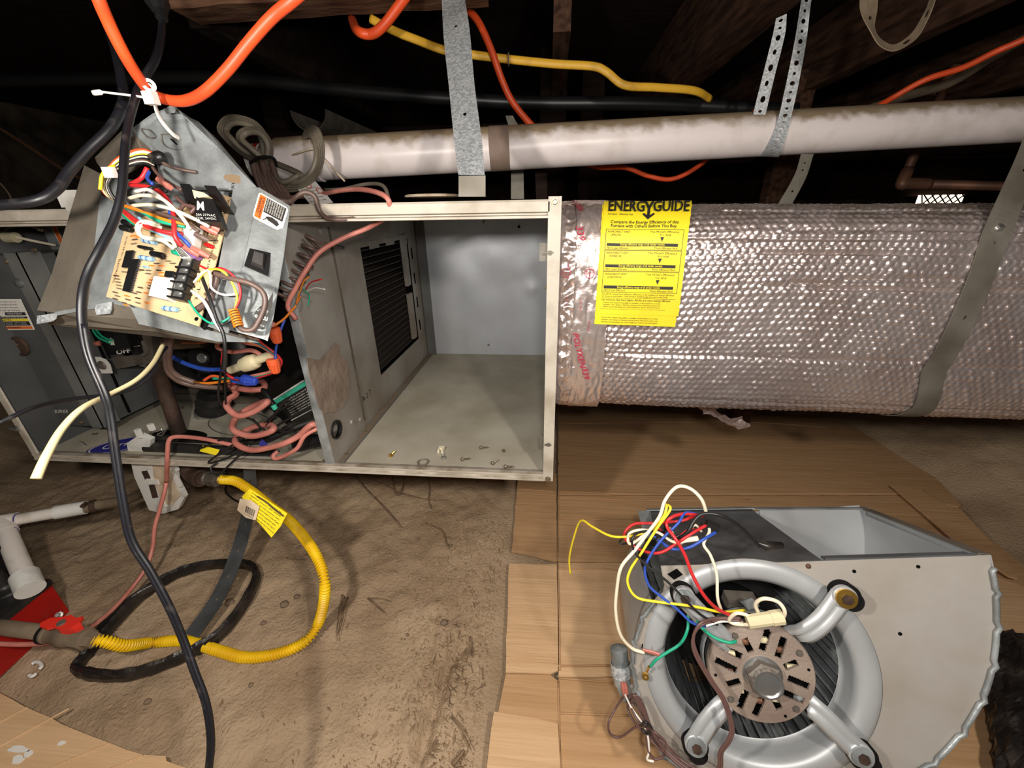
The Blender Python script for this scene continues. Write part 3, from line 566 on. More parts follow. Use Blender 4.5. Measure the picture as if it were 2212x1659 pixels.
# ---- inducer blower
ic = W(445, 772, .87); n_ = V((0.12, -1, 0.22)).normalized(); mb = MB()
mb.lathe(ic, n_, [(0, .012), (.018, .012), (.020, .004), (.055, .004), (.058, .010), (.062, .010), (.064, .002), (.088, -.004), (.098, -.015), (.10, -.06), (.0, -.06)], 48); iw = mb.build('inducer_housing', M_black, fu, 'round black inducer blower', smooth='auto')
mb = MB(); mb.lathe(ic + n_ * .012, n_, [(0, .006), (.006, .006), (.008, .002), (.012, .003), (.012, 0)], 16); mb.build('hub_bolt', M_steel, iw, smooth='auto')
for k in range(10):
    q = 2 * math.pi * k / 10; u = n_.orthogonal().normalized(); w2 = n_.cross(u); c = ic + n_ * .0045 + (u * math.cos(q) + w2 * math.sin(q)) * .046
    tdir = (-u * math.sin(q) + w2 * math.cos(q)); rd = (u * math.cos(q) + w2 * math.sin(q)); MB().slab([c - tdir * .011 - rd * .005, c + tdir * .011 - rd * .005, c + tdir * .011 + rd * .006, c - tdir * .011 + rd * .006], n_ * .0008).build('vent_slot', M_dark, iw)
# collector box behind and grey backing plates
MB().box((-1.04, 1.02, Z0 + .006), (PX - .33, 1.05, .62)).build('cell_panel', M_gasgrey, fu)
mb = MB(); a = W(390, 905, .93); b = W(690, 880, .93); mb.box((a.x, .93, .312), (-.46, .95, .335)); mb.box((a.x, .94, .335), (-.46, .96, .350)); mb.build('cell_ledge', M_zincd, fu)
# exhaust coupling with clamp
c0, c1 = W(460, 852, .88), W(462, 898, .88); ax = (c0 - c1).normalized(); h = (c0 - c1).length
mb = MB(); mb.lathe(c1, ax, [(0, 0), (.040, 0), (.040, h * .3), (.036, h * .32), (.036, h * .5), (.040, h * .52), (.040, h * .66), (.036, h * .68), (.036, h), (0, h)], 32); ec = mb.build('exhaust_coupling', M_blackd, fu, 'ribbed rubber exhaust coupling', smooth='auto')
mb = MB(); mb.lathe(c1, ax, [(.0405, h * .05), (.0425, h * .06), (.0425, h * .26), (.0405, h * .27)], 32); cc_ = W(428, 876, .86); mb.box(cc_ - V((.008, .003, .006)), cc_ + V((.010, .003, .006))); bolt(mb, cc_ + V((0, -.004, 0)), (0, -1, 0), .004, .005); mb.build('hose_clamp', M_steel, ec, smooth='auto')
# black housing on the right with green label
q = [W(585, 865, .80), W(668, 812, .80), W(690, 880, .80), W(628, 912, .80)]; b7 = bil(q); mb = MB(); mbox(mb, b7, -.15, 1.02, -.5, 1, -.07, 0); g2 = mb.build('pressure_switch_box', M_black, fu, 'black box with green and white printed label')
mb = MB(); mbox(mb, b7, .06, .98, .05, .95, 0, .0006); mb.build('label_backing', M_ink, g2)
mb = MB(); mbox(mb, b7, .06, .96, .06, .2, .0006, .0012); mb.build('teal_band', M_teal, g2)
mb = MB(); mbox(mb, b7, .06, .98, .0, .05, .0006, .0012); mbox(mb, b7, .06, .98, .93, .97, .0006, .0012)
for i in range(8): text(mb, b7, ('WARNING this device must be set', 'by a qualified installer only', 'use copper conductors rated', 'for the load and temperature', 'disconnect power before work', 'failure may cause injury', 'see the installation sheet', 'for the wiring diagram')[i], .22 - .01 * i, .31 + i * .082, .045, .70, lift=.0012)
mb.build('lettering', M_white, g2)
mb = MB(); q = [W(548, 800, .80), W(600, 790, .80), W(625, 850, .80), W(560, 830, .80)]; b8 = bil(q); mbox(mb, b8, 0, 1.4, -.6, 1, -.05, -.01); mb.build('motor_case', M_blackm, fu)
mb = MB(); mb.box((-.60, .79, .45), (-.47, .925, .70)); mb.build('motor_case', M_blackm, fu)
# drain hoses along the floor
def hose(name, pts, r, m, label=None, mode='W'): return wire(name, pts, r, m, fu, label, mode=mode, seg=14)
hose('drain_hose', [(318, 966, .70), (380, 968, .70), (440, 972, .70), (520, 978, .70), (600, 985, .70)], .0125, M_blackd, 'thick black drain hose')
hose('drain_hose', [(330, 946, .72), (400, 948, .72), (480, 952, .73), (560, 955, .74), (620, 930, .76), (690, 905, .80)], .008, M_blackd)
mb = MB(); a, b = W(640, 962, .70), W(700, 945, .70); prof = []
ln = (b - a).length
for i in range(10): prof += [(.012, ln * i / 10), (.015, ln * (i + .2) / 10), (.015, ln * (i + .6) / 10), (.012, ln * (i + .8) / 10)]
mb.lathe(a, b - a, [(0, 0)] + prof + [(0, ln)], 18); mb.build('corrugated_hose', M_black, fu, 'corrugated black hose end')
# blue oval badge on the floor sheet
ocx, ocy = G(262, 956, Z0 + .007), None
def ov(u, v, h=0): 
    a = G(190, 972, Z0 + .007 + h); b = G(345, 945, Z0 + .007 + h); d = (b - a).normalized(); s = V((-d.y, d.x, 0)); return a + d * (u * (b - a).length) + s * (v) 
def ovp(s): return [ov(.5 + .5 * s * math.cos(t), .034 * s * math.sin(t) - .005) for t in [2 * math.pi * i / 40 for i in range(40)]]
bg = MB().slab(ovp(1.0), (0, 0, .0006)).build('oval_badge', M_bluep, fu, 'blue oval badge lying on the floor sheet')
mb = MB(); o1, o2 = ovp(.94), ovp(.90); mb.add([p + V((0, 0, .001)) for p in o1 + o2], [(i, (i + 1) % 40, 40 + (i + 1) % 40, 40 + i) for i in range(40)])
text(mb, lambda u, v, h=0: ov(u, -v * 1.0 - .012, h), 'Carrier', .2, 0, .024, .6, lift=.0012); mb.build('lettering', M_wwhite, bg)
# pink cable coil
wire('thermostat_cable', [(500, 836, .70), (540, 842, .69), (570, 838, .70), (560, 822, .72), (500, 828, .72), (510, 850, .70), (495, 862, .68), (490, 878, .66), (515, 898, .65), (550, 888, .66), (578, 868, .67), (560, 872, .69), (525, 890, .70), (505, 910, .69), (506, 930, .66), (545, 942, .65), (588, 930, .65), (585, 918, .67), (550, 922, .69), (515, 940, .69), (510, 958, .66), (545, 972, .65), (600, 962, .65), (640, 945, .66), (672, 918, .66), (690, 920, .68)], .0062, M_pink, fu, 'pink cable wound in loose loops', mode='W', seg=10)
wire('thermostat_cable', [(505, 962, .67), (440, 948, .67), (385, 943, .665), (366, 950, .66), (362, 975, .655), (361, 1000, .652), (360, 1040, .67)], .0045, M_pink, fu, mode='W')
wire('thermostat_cable', [(361, 1030, .245), (356, 1060, .22), (345, 1100, .18), (334, 1140, .14), (330, 1180, .10), (316, 1225, .07), (285, 1270, .05), (245, 1315, .05), (200, 1352, .07), (150, 1380, .07), (60, 1392, .07), (-60, 1388, .08)], .0042, M_pink, fu, 'pink cable running down to the dirt floor', mode='G')
wire('thermostat_cable', [(600, 975, .66), (590, 985, .65), (600, 990, .65), (640, 970, .655), (660, 940, .66), (700, 920, .68), (708, 915, .70)], .0045, M_pink, fu, 'dusty brown pink cable passing through the hole', mode='W')
# black thin wires in a tangle
for pts in ([(545, 905, .68), (575, 930, .67), (620, 925, .67), (660, 900, .68)], [(478, 760, .62), (486, 800, .63), (487, 860, .65), (495, 885, .67), (540, 905, .68), (560, 918, .68)], [(560, 925, .68), (600, 890, .67), (625, 872, .66), (622, 862, .66), (600, 885, .66), (575, 920, .67)], [(480, 700, .55), (484, 760, .60), (475, 820, .64), (472, 860, .65), (485, 880, .66), (500, 888, .67)],
            [(610, 925, .67), (690, 880, .67), (650, 890, .67), (590, 925, .67)], [(470, 1000, .655), (455, 1012, .645), (470, 1025, .64), (500, 1000, .65), (540, 960, .67)], [(540, 960, .67), (500, 985, .655), (455, 1000, .645), (460, 990, .645), (520, 950, .67), (570, 925, .68)], [(600, 930, .67), (650, 935, .67), (698, 935, .68), (704, 918, .69), (700, 905, .7)], [(430, 970, .67), (480, 950, .67), (540, 940, .68), (600, 900, .68)]):
    wire('thin_wire', pts, .0022, M_wblack, fu, mode='W', seg=6)
wire('sensor_lead', [(560, 835, .70), (575, 850, .69), (590, 875, .68)], .0055, M_black, fu, 'black sensor lead with teal tip', mode='W'); wire('sensor_lead', [(590, 875, .68), (596, 884, .68)], .0056, M_teal, fu, mode='W')
for a, b, m in (((432, 975), (468, 984), M_label), ((560, 960), (575, 975), M_bluep)): 
    p, q2 = W(*a, .668), W(*b, .668); MB().slab([p, q2, q2 + V((0, .012, .007)), p + V((0, .012, .007))], (0, -.0008, .0008)).build('hose_label', m, fu)
for i in range(6): # brown jacketed cable bundle and coloured wires over the inducer
    off = i * 3
    wire('harness_wire', [(500 + off, 730 + off * .4, .62), (530 + off, 742 - off, .61), (565, 750 - off * .6, .62), (600 + off * .5, 778, .63), (590, 800 + off * .3, .64), (540, 812 + off * .5, .65), (500, 822 + off * .5, .66)], .0022, (M_pink, M_worange, M_wblue, M_wgreen, M_brown, M_wred)[i], fu, mode='W', seg=6)
wire('jacketed_cable', [(590, 700, .55), (560, 715, .58), (510, 728, .60), (478, 735, .62), (470, 750, .63), (500, 760, .63), (545, 757, .63), (575, 775, .64), (600, 785, .64), (585, 800, .65)], .004, M_pink, fu, mode='W')
mb = MB(); a, b = W(497, 800, .63), W(590, 765, .63); d = (b - a); L_ = d.length; mb.lathe(a, d, [(0, 0), (.007, 0), (.008, L_ * .3), (.013, L_ * .32), (.015, L_ * .5), (.013, L_ * .6), (.008, L_ * .64), (.008, L_), (0, L_)], 14); mb.build('plug_connector', M_conn, fu, 'cream plug connector', smooth='auto')
wire('lead', [(370, 770, .66), (400, 785, .65), (440, 797, .64), (480, 798, .63), (498, 798, .63)], .0042, M_wblue, fu, 'thick blue lead', mode='W')
def nut(px, py, Y, ax, m, label):
    c = W(px, py, Y); mb = MB(); L = .028; prof = []; ax = V(ax).normalized(); u = ax.orthogonal().normalized(); w2 = ax.cross(u); rows = []
    for h, r in ((0, .0), (0, .009), (.002, .0105), (.010, .0105), (.011, .0095), (L - .002, .0068), (L, .005), (L, 0)):
        rows.append([c + ax * h + (u * math.cos(q) + w2 * math.sin(q)) * (r * (1 + (.10 if (k % 2 and .01 < h < L) else 0))) for k, q in enumerate([2 * math.pi * i / 24 for i in range(25)])])
    mb.sheet(rows); return mb.build('wire_nut', m, fu, label)
nut(590, 708, .62, (.05, 0, -1), M_nutO, 'orange wire nut'); nut(588, 775, .62, (.0, 0, -1), M_nutO, 'orange wire nut'); nut(524, 820, .64, (1, 0, -.15), M_nutB, 'blue wire nut')
wire('wire', [(600, 700, .63), (590, 704, .62), (612, 690, .63), (640, 660, .64)], .002, M_worange, fu, mode='W'); wire('wire', [(595, 776, .62), (596, 755, .625), (604, 720, .63), (615, 690, .64)], .0022, M_wblue, fu, mode='W')
for pts, m in (([(418, 826, .66), (450, 828, .66), (500, 822, .66)], M_worange), ([(440, 822, .66), (460, 812, .66), (490, 818, .66)], M_nutO), ([(460, 818, .66), (500, 816, .66)], M_wgreen), ([(485, 750, .62), (480, 780, .62), (484, 800, .63), (500, 815, .64), (525, 822, .64)], M_wred), ([(520, 828, .65), (500, 822, .65), (510, 816, .64), (524, 820, .64)], M_wblue), ([(395, 740, .70), (430, 740, .68), (465, 732, .66), (480, 722, .64)], M_worange)):
    wire('wire', pts, .0028, m, fu, mode='W', seg=6)
mb = MB(); a, b = W(360, 742, .80), W(440, 735, .80); mb.tube([a, b], .016, 12); mb.build('manifold', M_dusty, fu)
mb = MB(); a = W(395, 705, .79); mb.box(a, a + V((.06, .02, -.03))); mb.build('bracket', M_dusty, fu)
for pts in ([(460, 660, .50), (420, 672, .53), (375, 690, .57), (362, 730, .60), (360, 790, .62), (375, 815, .63), (400, 828, .64), (440, 835, .65), (480, 838, .66)], [(470, 668, .50), (425, 680, .53), (383, 700, .57), (368, 740, .60), (367, 790, .62), (385, 812, .63), (420, 826, .64)]):
    wire('jacketed_cable', pts, .0052, M_brown, fu, 'grey brown jacketed cable', mode='W')
# white trap bracket hanging through the cabinet bottom
tb = MB(); Yt = .69
q = [W(270, 960, Yt), W(360, 925, Yt), W(400, 1075, Yt), W(330, 1110, Yt)]
body = [W(px, py, Yt) for px, py in ((273, 958), (300, 940), (325, 950), (320, 985), (375, 1000), (380, 1040), (398, 1075), (385, 1100), (352, 1110), (322, 1102), (290, 1030))]
tb.slab(body, (0, .012, 0)); tr = tb.build('trap_bracket', M_connw, fu, 'white plastic drain trap bracket')
for a, b in (((290, 928), (306, 946)), ((318, 917), (332, 930)), ((300, 998), (325, 1012)), ((368, 1000), (384, 1018)), ((315, 1035), (345, 1046)), ((375, 1030), (390, 1052)), ((390, 1062), (402, 1072)), ((345, 1080), (360, 1095))): p, q2 = W(*a, Yt - .004), W(*b, Yt - .004); MB().box((p.x, Yt - .006, q2.z), (q2.x, Yt + .002, p.z)).build('clip_tab', M_connw, tr)
mb = MB(); ps = [W(px, py, Yt - .001) for px, py in ((330, 1000), (368, 1003), (378, 1045), (390, 1070), (372, 1092), (352, 1085), (335, 1040))]; mb.slab(ps, (0, -.002, 0)); mb.build('dusty_face', M_tag, tr)
mb = MB(); ps = [W(px, py, Yt - .0005) for px, py in ((306, 1018), (318, 1016), (326, 1034), (314, 1036))]; mb.slab(ps, (0, -.001, 0)); ps = [W(px, py, Yt - .0005) for px, py in ((322, 1048), (334, 1046), (342, 1074), (330, 1076))]; mb.slab(ps, (0, -.001, 0)); mb.build('slot', M_iron, tr)
mb = MB(); wf = lambda u, v, h=0: W(330 + u, 1010 + v, Yt - .0045 ); text(mb, wf, 'N2006', 6, 40, 9, 28); text(mb, wf, 'A', 8, 22, 10, 12); mb.build('lettering', M_tag, tr)
# nut, spring clip at bracket top
mb = MB(); MB().tube(cat_rom([W(338, 930, .70), W(345, 925, .69), W(352, 932, .69), (W(340, 938, .69)), W(350, 940, .69), W(358, 930, .69)], 6), .0012, 6).build('spring_clip', M_steel, fu)
bolt(MB(), G(182, 962, Z0 + .007), (-.2, -.3, 1), .003, .012).build('screw', M_steel, fu); bolt(MB(), G(208, 938, Z0 + .007), (-.9, -.3, .2), .003, .008).build('screw', M_screw, fu)
bolt(MB(), W(38, 925, .655), (-1, 0, 0), .005, .016).build('screw', M_steel, fu)
for px, py in ((395, 880), (415, 900), (700, 996), (712, 994)): bolt(MB(), W(px, py, .90 if py < 950 else .675), (0, -1, 0), .003, .004).build('screw', M_screw, fu)
# gas elbow and union under the cabinet
e0 = W(410, 1000, .70)
mb = MB(); mb.tube(cat_rom([W(405, 995, .72), W(408, 1020, .71), W(420, 1030, .70), W(440, 1034, .69)], 6), .0155, 16); mb.lathe(W(407, 1005, .72), (0, 0, -1), [(.0155, -.004), (.020, -.004), (.020, .008), (.0155, .008)], 18); d = W(440, 1034, .69) - W(428, 1033, .695); mb.lathe(W(430, 1033, .695), d, [(.0155, -.004), (.020, -.004), (.020, .008), (.0155, .008)], 18); mb.build('pipe_elbow', M_iron, fu, 'rusty pipe elbow under the cabinet', smooth='auto')
# loose screws, clip and ring lying on the bay floor
zf = Z0 + .007
def loose_screw(px, py, ang, m, label):
    p = G(px, py, zf + .0035); d = V((math.cos(ang), math.sin(ang), .05)); mb = MB(); pr = [(0, -.004), (.0035, -.004), (.0045, -.002), (.0045, 0), (.0018, .0003)]
    for i in range(7): pr += [(.0022, .002 + i * .0018), (.0014, .003 + i * .0018)]
    pr.append((0, .017)); mb.lathe(p, d, pr, 10); return mb.build('loose_screw', m, None, label, 'screw')
loose_screw(845, 983, 1.4, M_brass, 'yellow zinc screw standing on the cabinet floor, left of the ring')
loose_screw(958, 988, 1.9, M_steel, 'bluish silver screw next to the small cream clip')
loose_screw(1000, 992, .2, M_screw, 'dull screw on the cabinet floor right of the cream clip')
loose_screw(1040, 967, .1, M_screw, 'dark screw highest on the cabinet floor, above the bottom rail')
loose_screw(1065, 1000, .9, M_screw, 'thin dark screw near the bottom rail right of the other screws')
loose_screw(1093, 1008, 0, M_screw, 'small dark screw against the bottom rail at far right')
p = G(955, 972, zf); mb = MB(); mb.box(p + V((-.007, -.004, 0)), p + V((.006, .004, .008))); mb.box(p + V((-.007, -.014, 0)), p + V((-.003, -.004, .008))); mb.box(p + V((.002, -.014, 0)), p + V((.006, -.004, .008))); mb.build('nylon_clip', M_ivory, None, 'small cream nylon clip on the cabinet floor', 'clip')
p = G(914, 998, zf + .002); MB().tube([p + V((math.cos(t) * .011, math.sin(t) * .011, 0)) for t in [2 * math.pi * i / 24 for i in range(25)]], .0018, 6, cap=False).build('split_ring', M_graycord, None, 'thin round ring on the cabinet floor near the bottom rail', 'ring', smooth=True)
# ================================================================== FOIL DUCT
DR, DY, DN = 0.194, 0.893, 5.0
def dcz(x): return 0.616 - 0.016 * x
def drad(th): return (abs(math.cos(th)) ** DN + abs(math.sin(th)) ** DN) ** (-1 / DN)
ARC = [0.0]; NA = 720      # arc length table of the rounded-square section (unit radius)
for i in range(NA):
    t0, t1 = math.pi * i / NA, math.pi * (i + 1) / NA; r0, r1 = drad(t0), drad(t1)
    ARC.append(ARC[-1] + math.hypot(r1 * math.cos(t1) - r0 * math.cos(t0), r1 * math.sin(t1) - r0 * math.sin(t0)))
AL = ARC[-1] * DR
def s2t(s):
    q = abs(s) / DR; lo, hi = 0, NA
    while hi - lo > 1:
        m_ = (lo + hi) // 2
        if ARC[m_] <= q: lo = m_
        else: hi = m_
    return math.copysign(math.pi * (lo + (q - ARC[lo]) / (ARC[hi] - ARC[lo])) / NA, s)
def t2s(t):
    q = min(abs(t) / math.pi * NA, NA - 1e-6); i = int(q); return math.copysign((ARC[i] + (ARC[i + 1] - ARC[i]) * (q - i)) * DR, t)
def ds(x, s, h=0.0):
    th = s2t(s); r = DR * drad(th) + h; return V((x, DY - r * math.cos(th), dcz(x) + r * math.sin(th)))
def dx(px, py):
    r = ray(px, py); best = None; prev = None
    def f(t): p = CAM + r * t; return ((abs(p.y - DY) / DR) ** DN + (abs(p.z - dcz(p.x)) / DR) ** DN) ** (1 / DN) - 1
    ta = (DY - DR - .02) / r.y; tb = (DY + DR) / r.y
    for i in range(400):
        t = ta + (tb - ta) * i / 399; v = f(t)
        if best is None or v < best[0]: best = (v, t)
        if v <= 0:
            lo, hi = t - (tb - ta) / 399, t
            for _ in range(25):
                m_ = (lo + hi) / 2
                if f(m_) > 0: lo = m_
                else: hi = m_
            best = (0, hi); break
    p = CAM + r * best[1]; return p.x, t2s(math.atan2(p.z - dcz(p.x), DY - p.y))
du = thing('insulated_duct', 'big round duct wrapped in silver bubble foil right of the furnace', 'duct', (0.6, DY, 0.37))
TX0, TX1 = 0.098, 1.42
nx, nt = 640, 430; T0, T1 = -.44, .44; pitch = 0.0118; rowh = pitch * .87; rows = []
grooves = [(random.uniform(T0, T1), random.uniform(0, 1), random.uniform(.3, 1.2)) for _ in range(26)]
rr = random.Random(3); bh = {}
for j in range(nt):
    th = T0 + (T1 - T0) * j / (nt - 1); arc = th; row = []
    for i in range(nx):
        x = TX0 + (TX1 - TX0) * i / (nx - 1); wv = noise.noise(V((x * 3.2, arc * 7, 0))) * .011
        a2 = arc + wv; x2 = x + noise.noise(V((x * 9, arc * 9, 4))) * .003; h = -1.0
        ri = math.floor(a2 / rowh)
        for k in (ri, ri + 1):
            off = (k % 2) * .5 * pitch; ci = round((x2 - off) / pitch); dd = ((x2 - off - ci * pitch) ** 2 + (a2 - k * rowh) ** 2) / (pitch * .49) ** 2
            if dd < 1:
                key = (k, ci)
                if key not in bh: bh[key] = rr.uniform(.3, 1.0)
                h = max(h, math.sqrt(1 - dd) * bh[key])
        hh = .0034 * max(h, 0) + noise.noise(V((x * 6, arc * 6, 9))) * .0022 + noise.noise(V((x * 60, arc * 110, 2))) * .0007
        row.append(V((0, 0, 0)) + ds(x, th, hh - .0015))
    rows.append(row)
for (g, s0, ln) in grooves:
    for j in range(nt):
        th = T0 + (T1 - T0) * j / (nt - 1); dd = abs(th - g)
        if dd < .005:
            for i in range(int(s0 * nx * .5), min(nx, int((s0 * .5 + ln) * nx))):
                rows[j][i] = rows[j][i] + (V((rows[j][i].x, DY, dcz(rows[j][i].x))) - rows[j][i]).normalized() * .0035 * (1 - dd / .005)
dwm = MB().sheet(rows); dwm.build('bubble_foil', M_foil, du, smooth=True)
MB().sheet([[ds(x, s, 0) for x in (TX0, TX1)] for s in ([T1 + (AL - T1) * j / 12 for j in range(13)] + [-AL + (AL + T0) * j / 12 for j in range(1, 13)])]).build('bubble_foil', M_foil, du, smooth=True)
def ridge(p): return 1 - abs(noise.noise(p)) * 2
rows = []
for j in range(420):
    th = -.45 + .90 * j / 419; row = []
    for i in range(56):
        x = X1 + .0005 + .082 * i / 55; p = V((x * 34, th * 46, 3)); k = min(1, i / 6)
        row.append(ds(x + .004 * noise.noise(V((th * 90, 7, 0))) * (i > 50), th, .001 + (ridge(p) * .0042 + ridge(p * 2.3) * .0017) * (.4 + .6 * k) - (.004 if i < 2 else 0)))
    rows.append(row)
tp = MB().sheet(rows).build('foil_tape', M_tape, du, 'crumpled foil tape with red lettering', smooth=True)
# second, smoother run of tape
rows = []
for j in range(200):
    th = -.42 + .80 * j / 199
    rows.append([ds(.045 + .060 * i / 24, th, .006 + ridge(V((i * .25, th * 42, 8))) * .0022) for i in range(25)])
tp2 = MB().sheet(rows).build('foil_tape', M_tape, du, smooth=True)
M_mag = mat('magenta_print', (176, 40, 70), .5)
def tf(x0, t0):
    return lambda u, v, h=0: ds(x0 + u, t0 - v, .0105 + h * 0)
for px, py, s, n_ in ((1236, 716, 'POLYKEN', .062), (1256, 787, '339', .022), (1232, 446, 'POLYKEN', .040), (1243, 498, '339', .022), (1222, 870, 'POLYKEN', .05)):
    x, t = dx(px, py); f = tf(x, t); vs_, fs_, w_ = glyphs(s, .01); sx = n_ / w_; sy = .011 / .7; mb = MB()
    mb.add([f(p.y * sy + p.x * sx * .28, p.x * sx) for p in vs_], fs_); mb.build('lettering', M_mag, tp2)
for px, py in ((1217, 590), (1267, 592)):
    x, t = dx(px, py); vs_, fs_, w_ = glyphs('UL', .0); mb = MB(); mb.add([ds(x + p.x * .007, t - p.y * .009, .0105) for p in vs_], fs_)
    for rr_ in (.008,): mb.add([ds(x + .004 + math.cos(q) * r2, t - (.002 + math.sin(q) * r2), .0105) for r2 in (rr_, rr_ * .85) for q in [2 * math.pi * i / 20 for i in range(20)]], [(i, (i + 1) % 20, 20 + (i + 1) % 20, 20 + i) for i in range(20)])
    mb.build('lettering', M_mag, tp2)
for px, py in ((1222, 640), (1226, 560), (1270, 690), (1252, 650)):
    x, t = dx(px, py); vs_, fs_, w_ = glyphs('181 CLASS I', .0); mb = MB(); mb.add([ds(x + p.y * .004, t - p.x * .004, .0105) for p in vs_], fs_); mb.build('lettering', M_mag, tp2)
# ---- yellow energy label, two copies one over the other
def duct_label(pq, lift, parent=None):
    NR = 12; lp = lambda a, b, k: (a[0] + (b[0] - a[0]) * k, a[1] + (b[1] - a[1]) * k)
    LR = [(dx(*lp(pq[0], pq[3], i / NR)), dx(*lp(pq[1], pq[2], i / NR))) for i in range(NR + 1)]
    def f(u, v, h=0):
        q = max(0.0, min(v * NR, NR - 1e-6)); i = int(q); k = q - i; a, b = LR[i]; c, d = LR[i + 1]
        x = (a[0] * (1 - u) + b[0] * u) * (1 - k) + (c[0] * (1 - u) + d[0] * u) * k; t = (a[1] * (1 - u) + b[1] * u) * (1 - k) + (c[1] * (1 - u) + d[1] * u) * k
        return ds(x, t, lift + h + .0009 * math.sin(u * 9 + v * 5) * .6)
    return f
f2 = duct_label([(1300, 452), (1486, 452), (1455, 703), (1283, 697)], .0095)
f1 = duct_label([(1303, 447), (1490, 447), (1461, 681), (1287, 676)], .0112)
def lab(f, name, label, nv=40):
    mb = MB(); jag = lambda v, s: .006 * (math.sin(v * 160) * .6) * s
    for h in (0, -.0008): mb.sheet([[f(u + (jag(v, 1) if u in (0, 1) else 0), v, h) for u in [i / 10 for i in range(11)]] for v in [j / nv for j in range(nv + 1)]])
    return mb.build(name, M_label, None, label, 'label', 'energy labels on the duct', smooth=True)
mb2 = lab(f2, 'energy_label', 'lower yellow energy label, showing only its bottom strip under another')
lb = lab(f1, 'energy_label', 'yellow energy guide label on top, with the big printed heading')
sc = lambda f: (lambda u, v, h=0: f((u - 60) / 1150, (v - 60) / 1450, h))   # crop units: label spans 60..1210 x 60..1510
g = sc(f1); mb = MB()
def bar(x0, y0, x1, y1, lift=.0006, b=None):
    b = b or mb; n = 8
    m_ = max(1, int(abs(y1 - y0) / 30)); b.sheet([[g(x0 + (x1 - x0) * i / n, y0 + (y1 - y0) * j / m_, lift) for i in range(n + 1)] for j in range(m_ + 1)])
def frame(x0, y0, x1, y1, w=5): bar(x0, y0, x1, y0 + w); bar(x0, y1 - w, x1, y1); bar(x0, y0, x0 + w, y1); bar(x1 - w, y0, x1, y1)
text(mb, g, 'ENERG', 120, 205, 118, 480, bold=.03, lift=.0028); text(mb, g, 'GUIDE', 710, 205, 118, 470, bold=.03, lift=.0028)
mb.add([g(x, y, .0024) for x, y in ((590, 85), (625, 85), (657, 145), (690, 85), (725, 85), (675, 170), (675, 268), (640, 268), (640, 170))], [(0, 1, 2, 5, 8), (2, 3, 4, 5), (5, 6, 7, 8)])
mb.add([g(x, y, .0012) for x, y in ((575, 235), (600, 220), (657, 262), (720, 220), (745, 235), (657, 300))], [(0, 1, 2, 5), (2, 3, 4, 5)])
text(mb, g, 'Furnace - Natural Gas', 125, 248, 24, 330)
text(mb, g, 'Compare the Energy Efficiency of this', 165, 352, 40, 900, bold=.015); text(mb, g, 'Furnace with Others Before You Buy.', 172, 402, 40, 880, bold=.015)
for k, (y, mode, val) in enumerate(((425, 'UPFLOW', '92.1'), (695, 'DOWNFLOW', '91.0'), (965, 'HORIZONTAL', '91.0'))):
    frame(110, y, 1150, y + 266)
    text(mb, g, 'NON DIRECT VENT', 140, y + 45, 26, 300); text(mb, g, mode, 178, y + 86, 26, 140 + 14 * k * 2); text(mb, g, "This Model's Efficiency", 700, y + 45, 26, 390); text(mb, g, val + '  AFUE', 835, y + 86, 24, 150)
    mb.add([g(845, y + 100, .0006), g(895, y + 100, .0006), g(870, y + 160, .0006)], [(0, 1, 2)])
    bar(135, y + 180, 1090, y + 218)
    text(mb, g, '78.0 Least Efficient', 135, y + 252, 25, 300); text(mb, g, 'Most Efficient 96.6', 780, y + 252, 25, 310)
text(mb, g, 'The AFUE, Annual Fuel Utilization Efficiency, is the measure of energy efficiency', 115, 1262, 20, 1000); text(mb, g, 'for furnaces and boilers. Only furnaces fueled by gas are used in this scale.', 115, 1288, 20, 920)
bar(115, 1300, 1140, 1304); text(mb, g, 'Gas furnaces that have higher AFUEs are more energy efficient', 115, 1336, 24, 960, bold=.01)
for i, s in enumerate(('Federal law requires the seller or installer of this appliance to make', 'available a fact sheet or directory giving further information about the', 'efficiency and operating cost of this equipment. Ask for this information.')): text(mb, g, s, 145, 1368 + i * 26, 17, 800)
text(mb, g, 'Important: Removal of this label before consumer purchase is a violation of federal law', 115, 1444, 9, 900)
mb.build('lettering', M_ink, lb)
mb = MB()
for y in (425, 695, 965): mb = MB(); text(mb, g, 'Energy efficiency range of all similar models', 320, y + 210, 26, 590, bold=.01, lift=.0012); mb.build('lettering', M_label, lb)
mb = MB()
g2_ = lambda u, v, h=0: f2(u, v, h)
for i, s in enumerate(('Federal law requires the seller or installer of this appliance to make', 'available a fact sheet or directory giving further information about the', 'efficiency and operating cost of this equipment. Ask for this information.')): text(mb, g2_, s, .08, .945 + i * .018, .011, .70, lift=.0006)
mb.build('lettering', M_ink, mb2)
# hanger strap round the duct
SL = [(2152, 430), (2119, 498), (2091, 584), (2054, 674), (2013, 760), (1988, 801), (1966, 880)]; SR = [(2209, 436), (2177, 514), (2152, 572), (2119, 658), (2066, 760), (2041, 801), (2012, 884)]
def onduct(p, h=.0035): x, t = dx(*p); return ds(x, t, h)
d0 = (onduct((2119, 498)) - CAM).dot(-cz_)
Lp = [K(2232, 240, d0 * .93), K(2196, 335, d0 * .96), K(2160, 415, d0 * .985)] + [onduct(p) for p in SL[1:]]; Rp = [K(2294, 240, d0 * .93), K(2254, 335, d0 * .96), K(2219, 415, d0 * .985)] + [onduct(p) for p in SR[1:]]
x, t = dx(1966, 884); Lp += [ds(x - .01, t - .07, .004), ds(x - .02, t - .18, .004)]; x, t = dx(2012, 886); Rp += [ds(x - .01, t - .07, .004), ds(x - .02, t - .18, .004)]
ss = strapmesh(Lp, Rp, .0015, [(.14, .07), (.33, .07), (.52, .07)]).build('hanger_strap', M_spangle_d, None, 'dusty steel strap wrapped over the right end of the foil duct', 'strap')
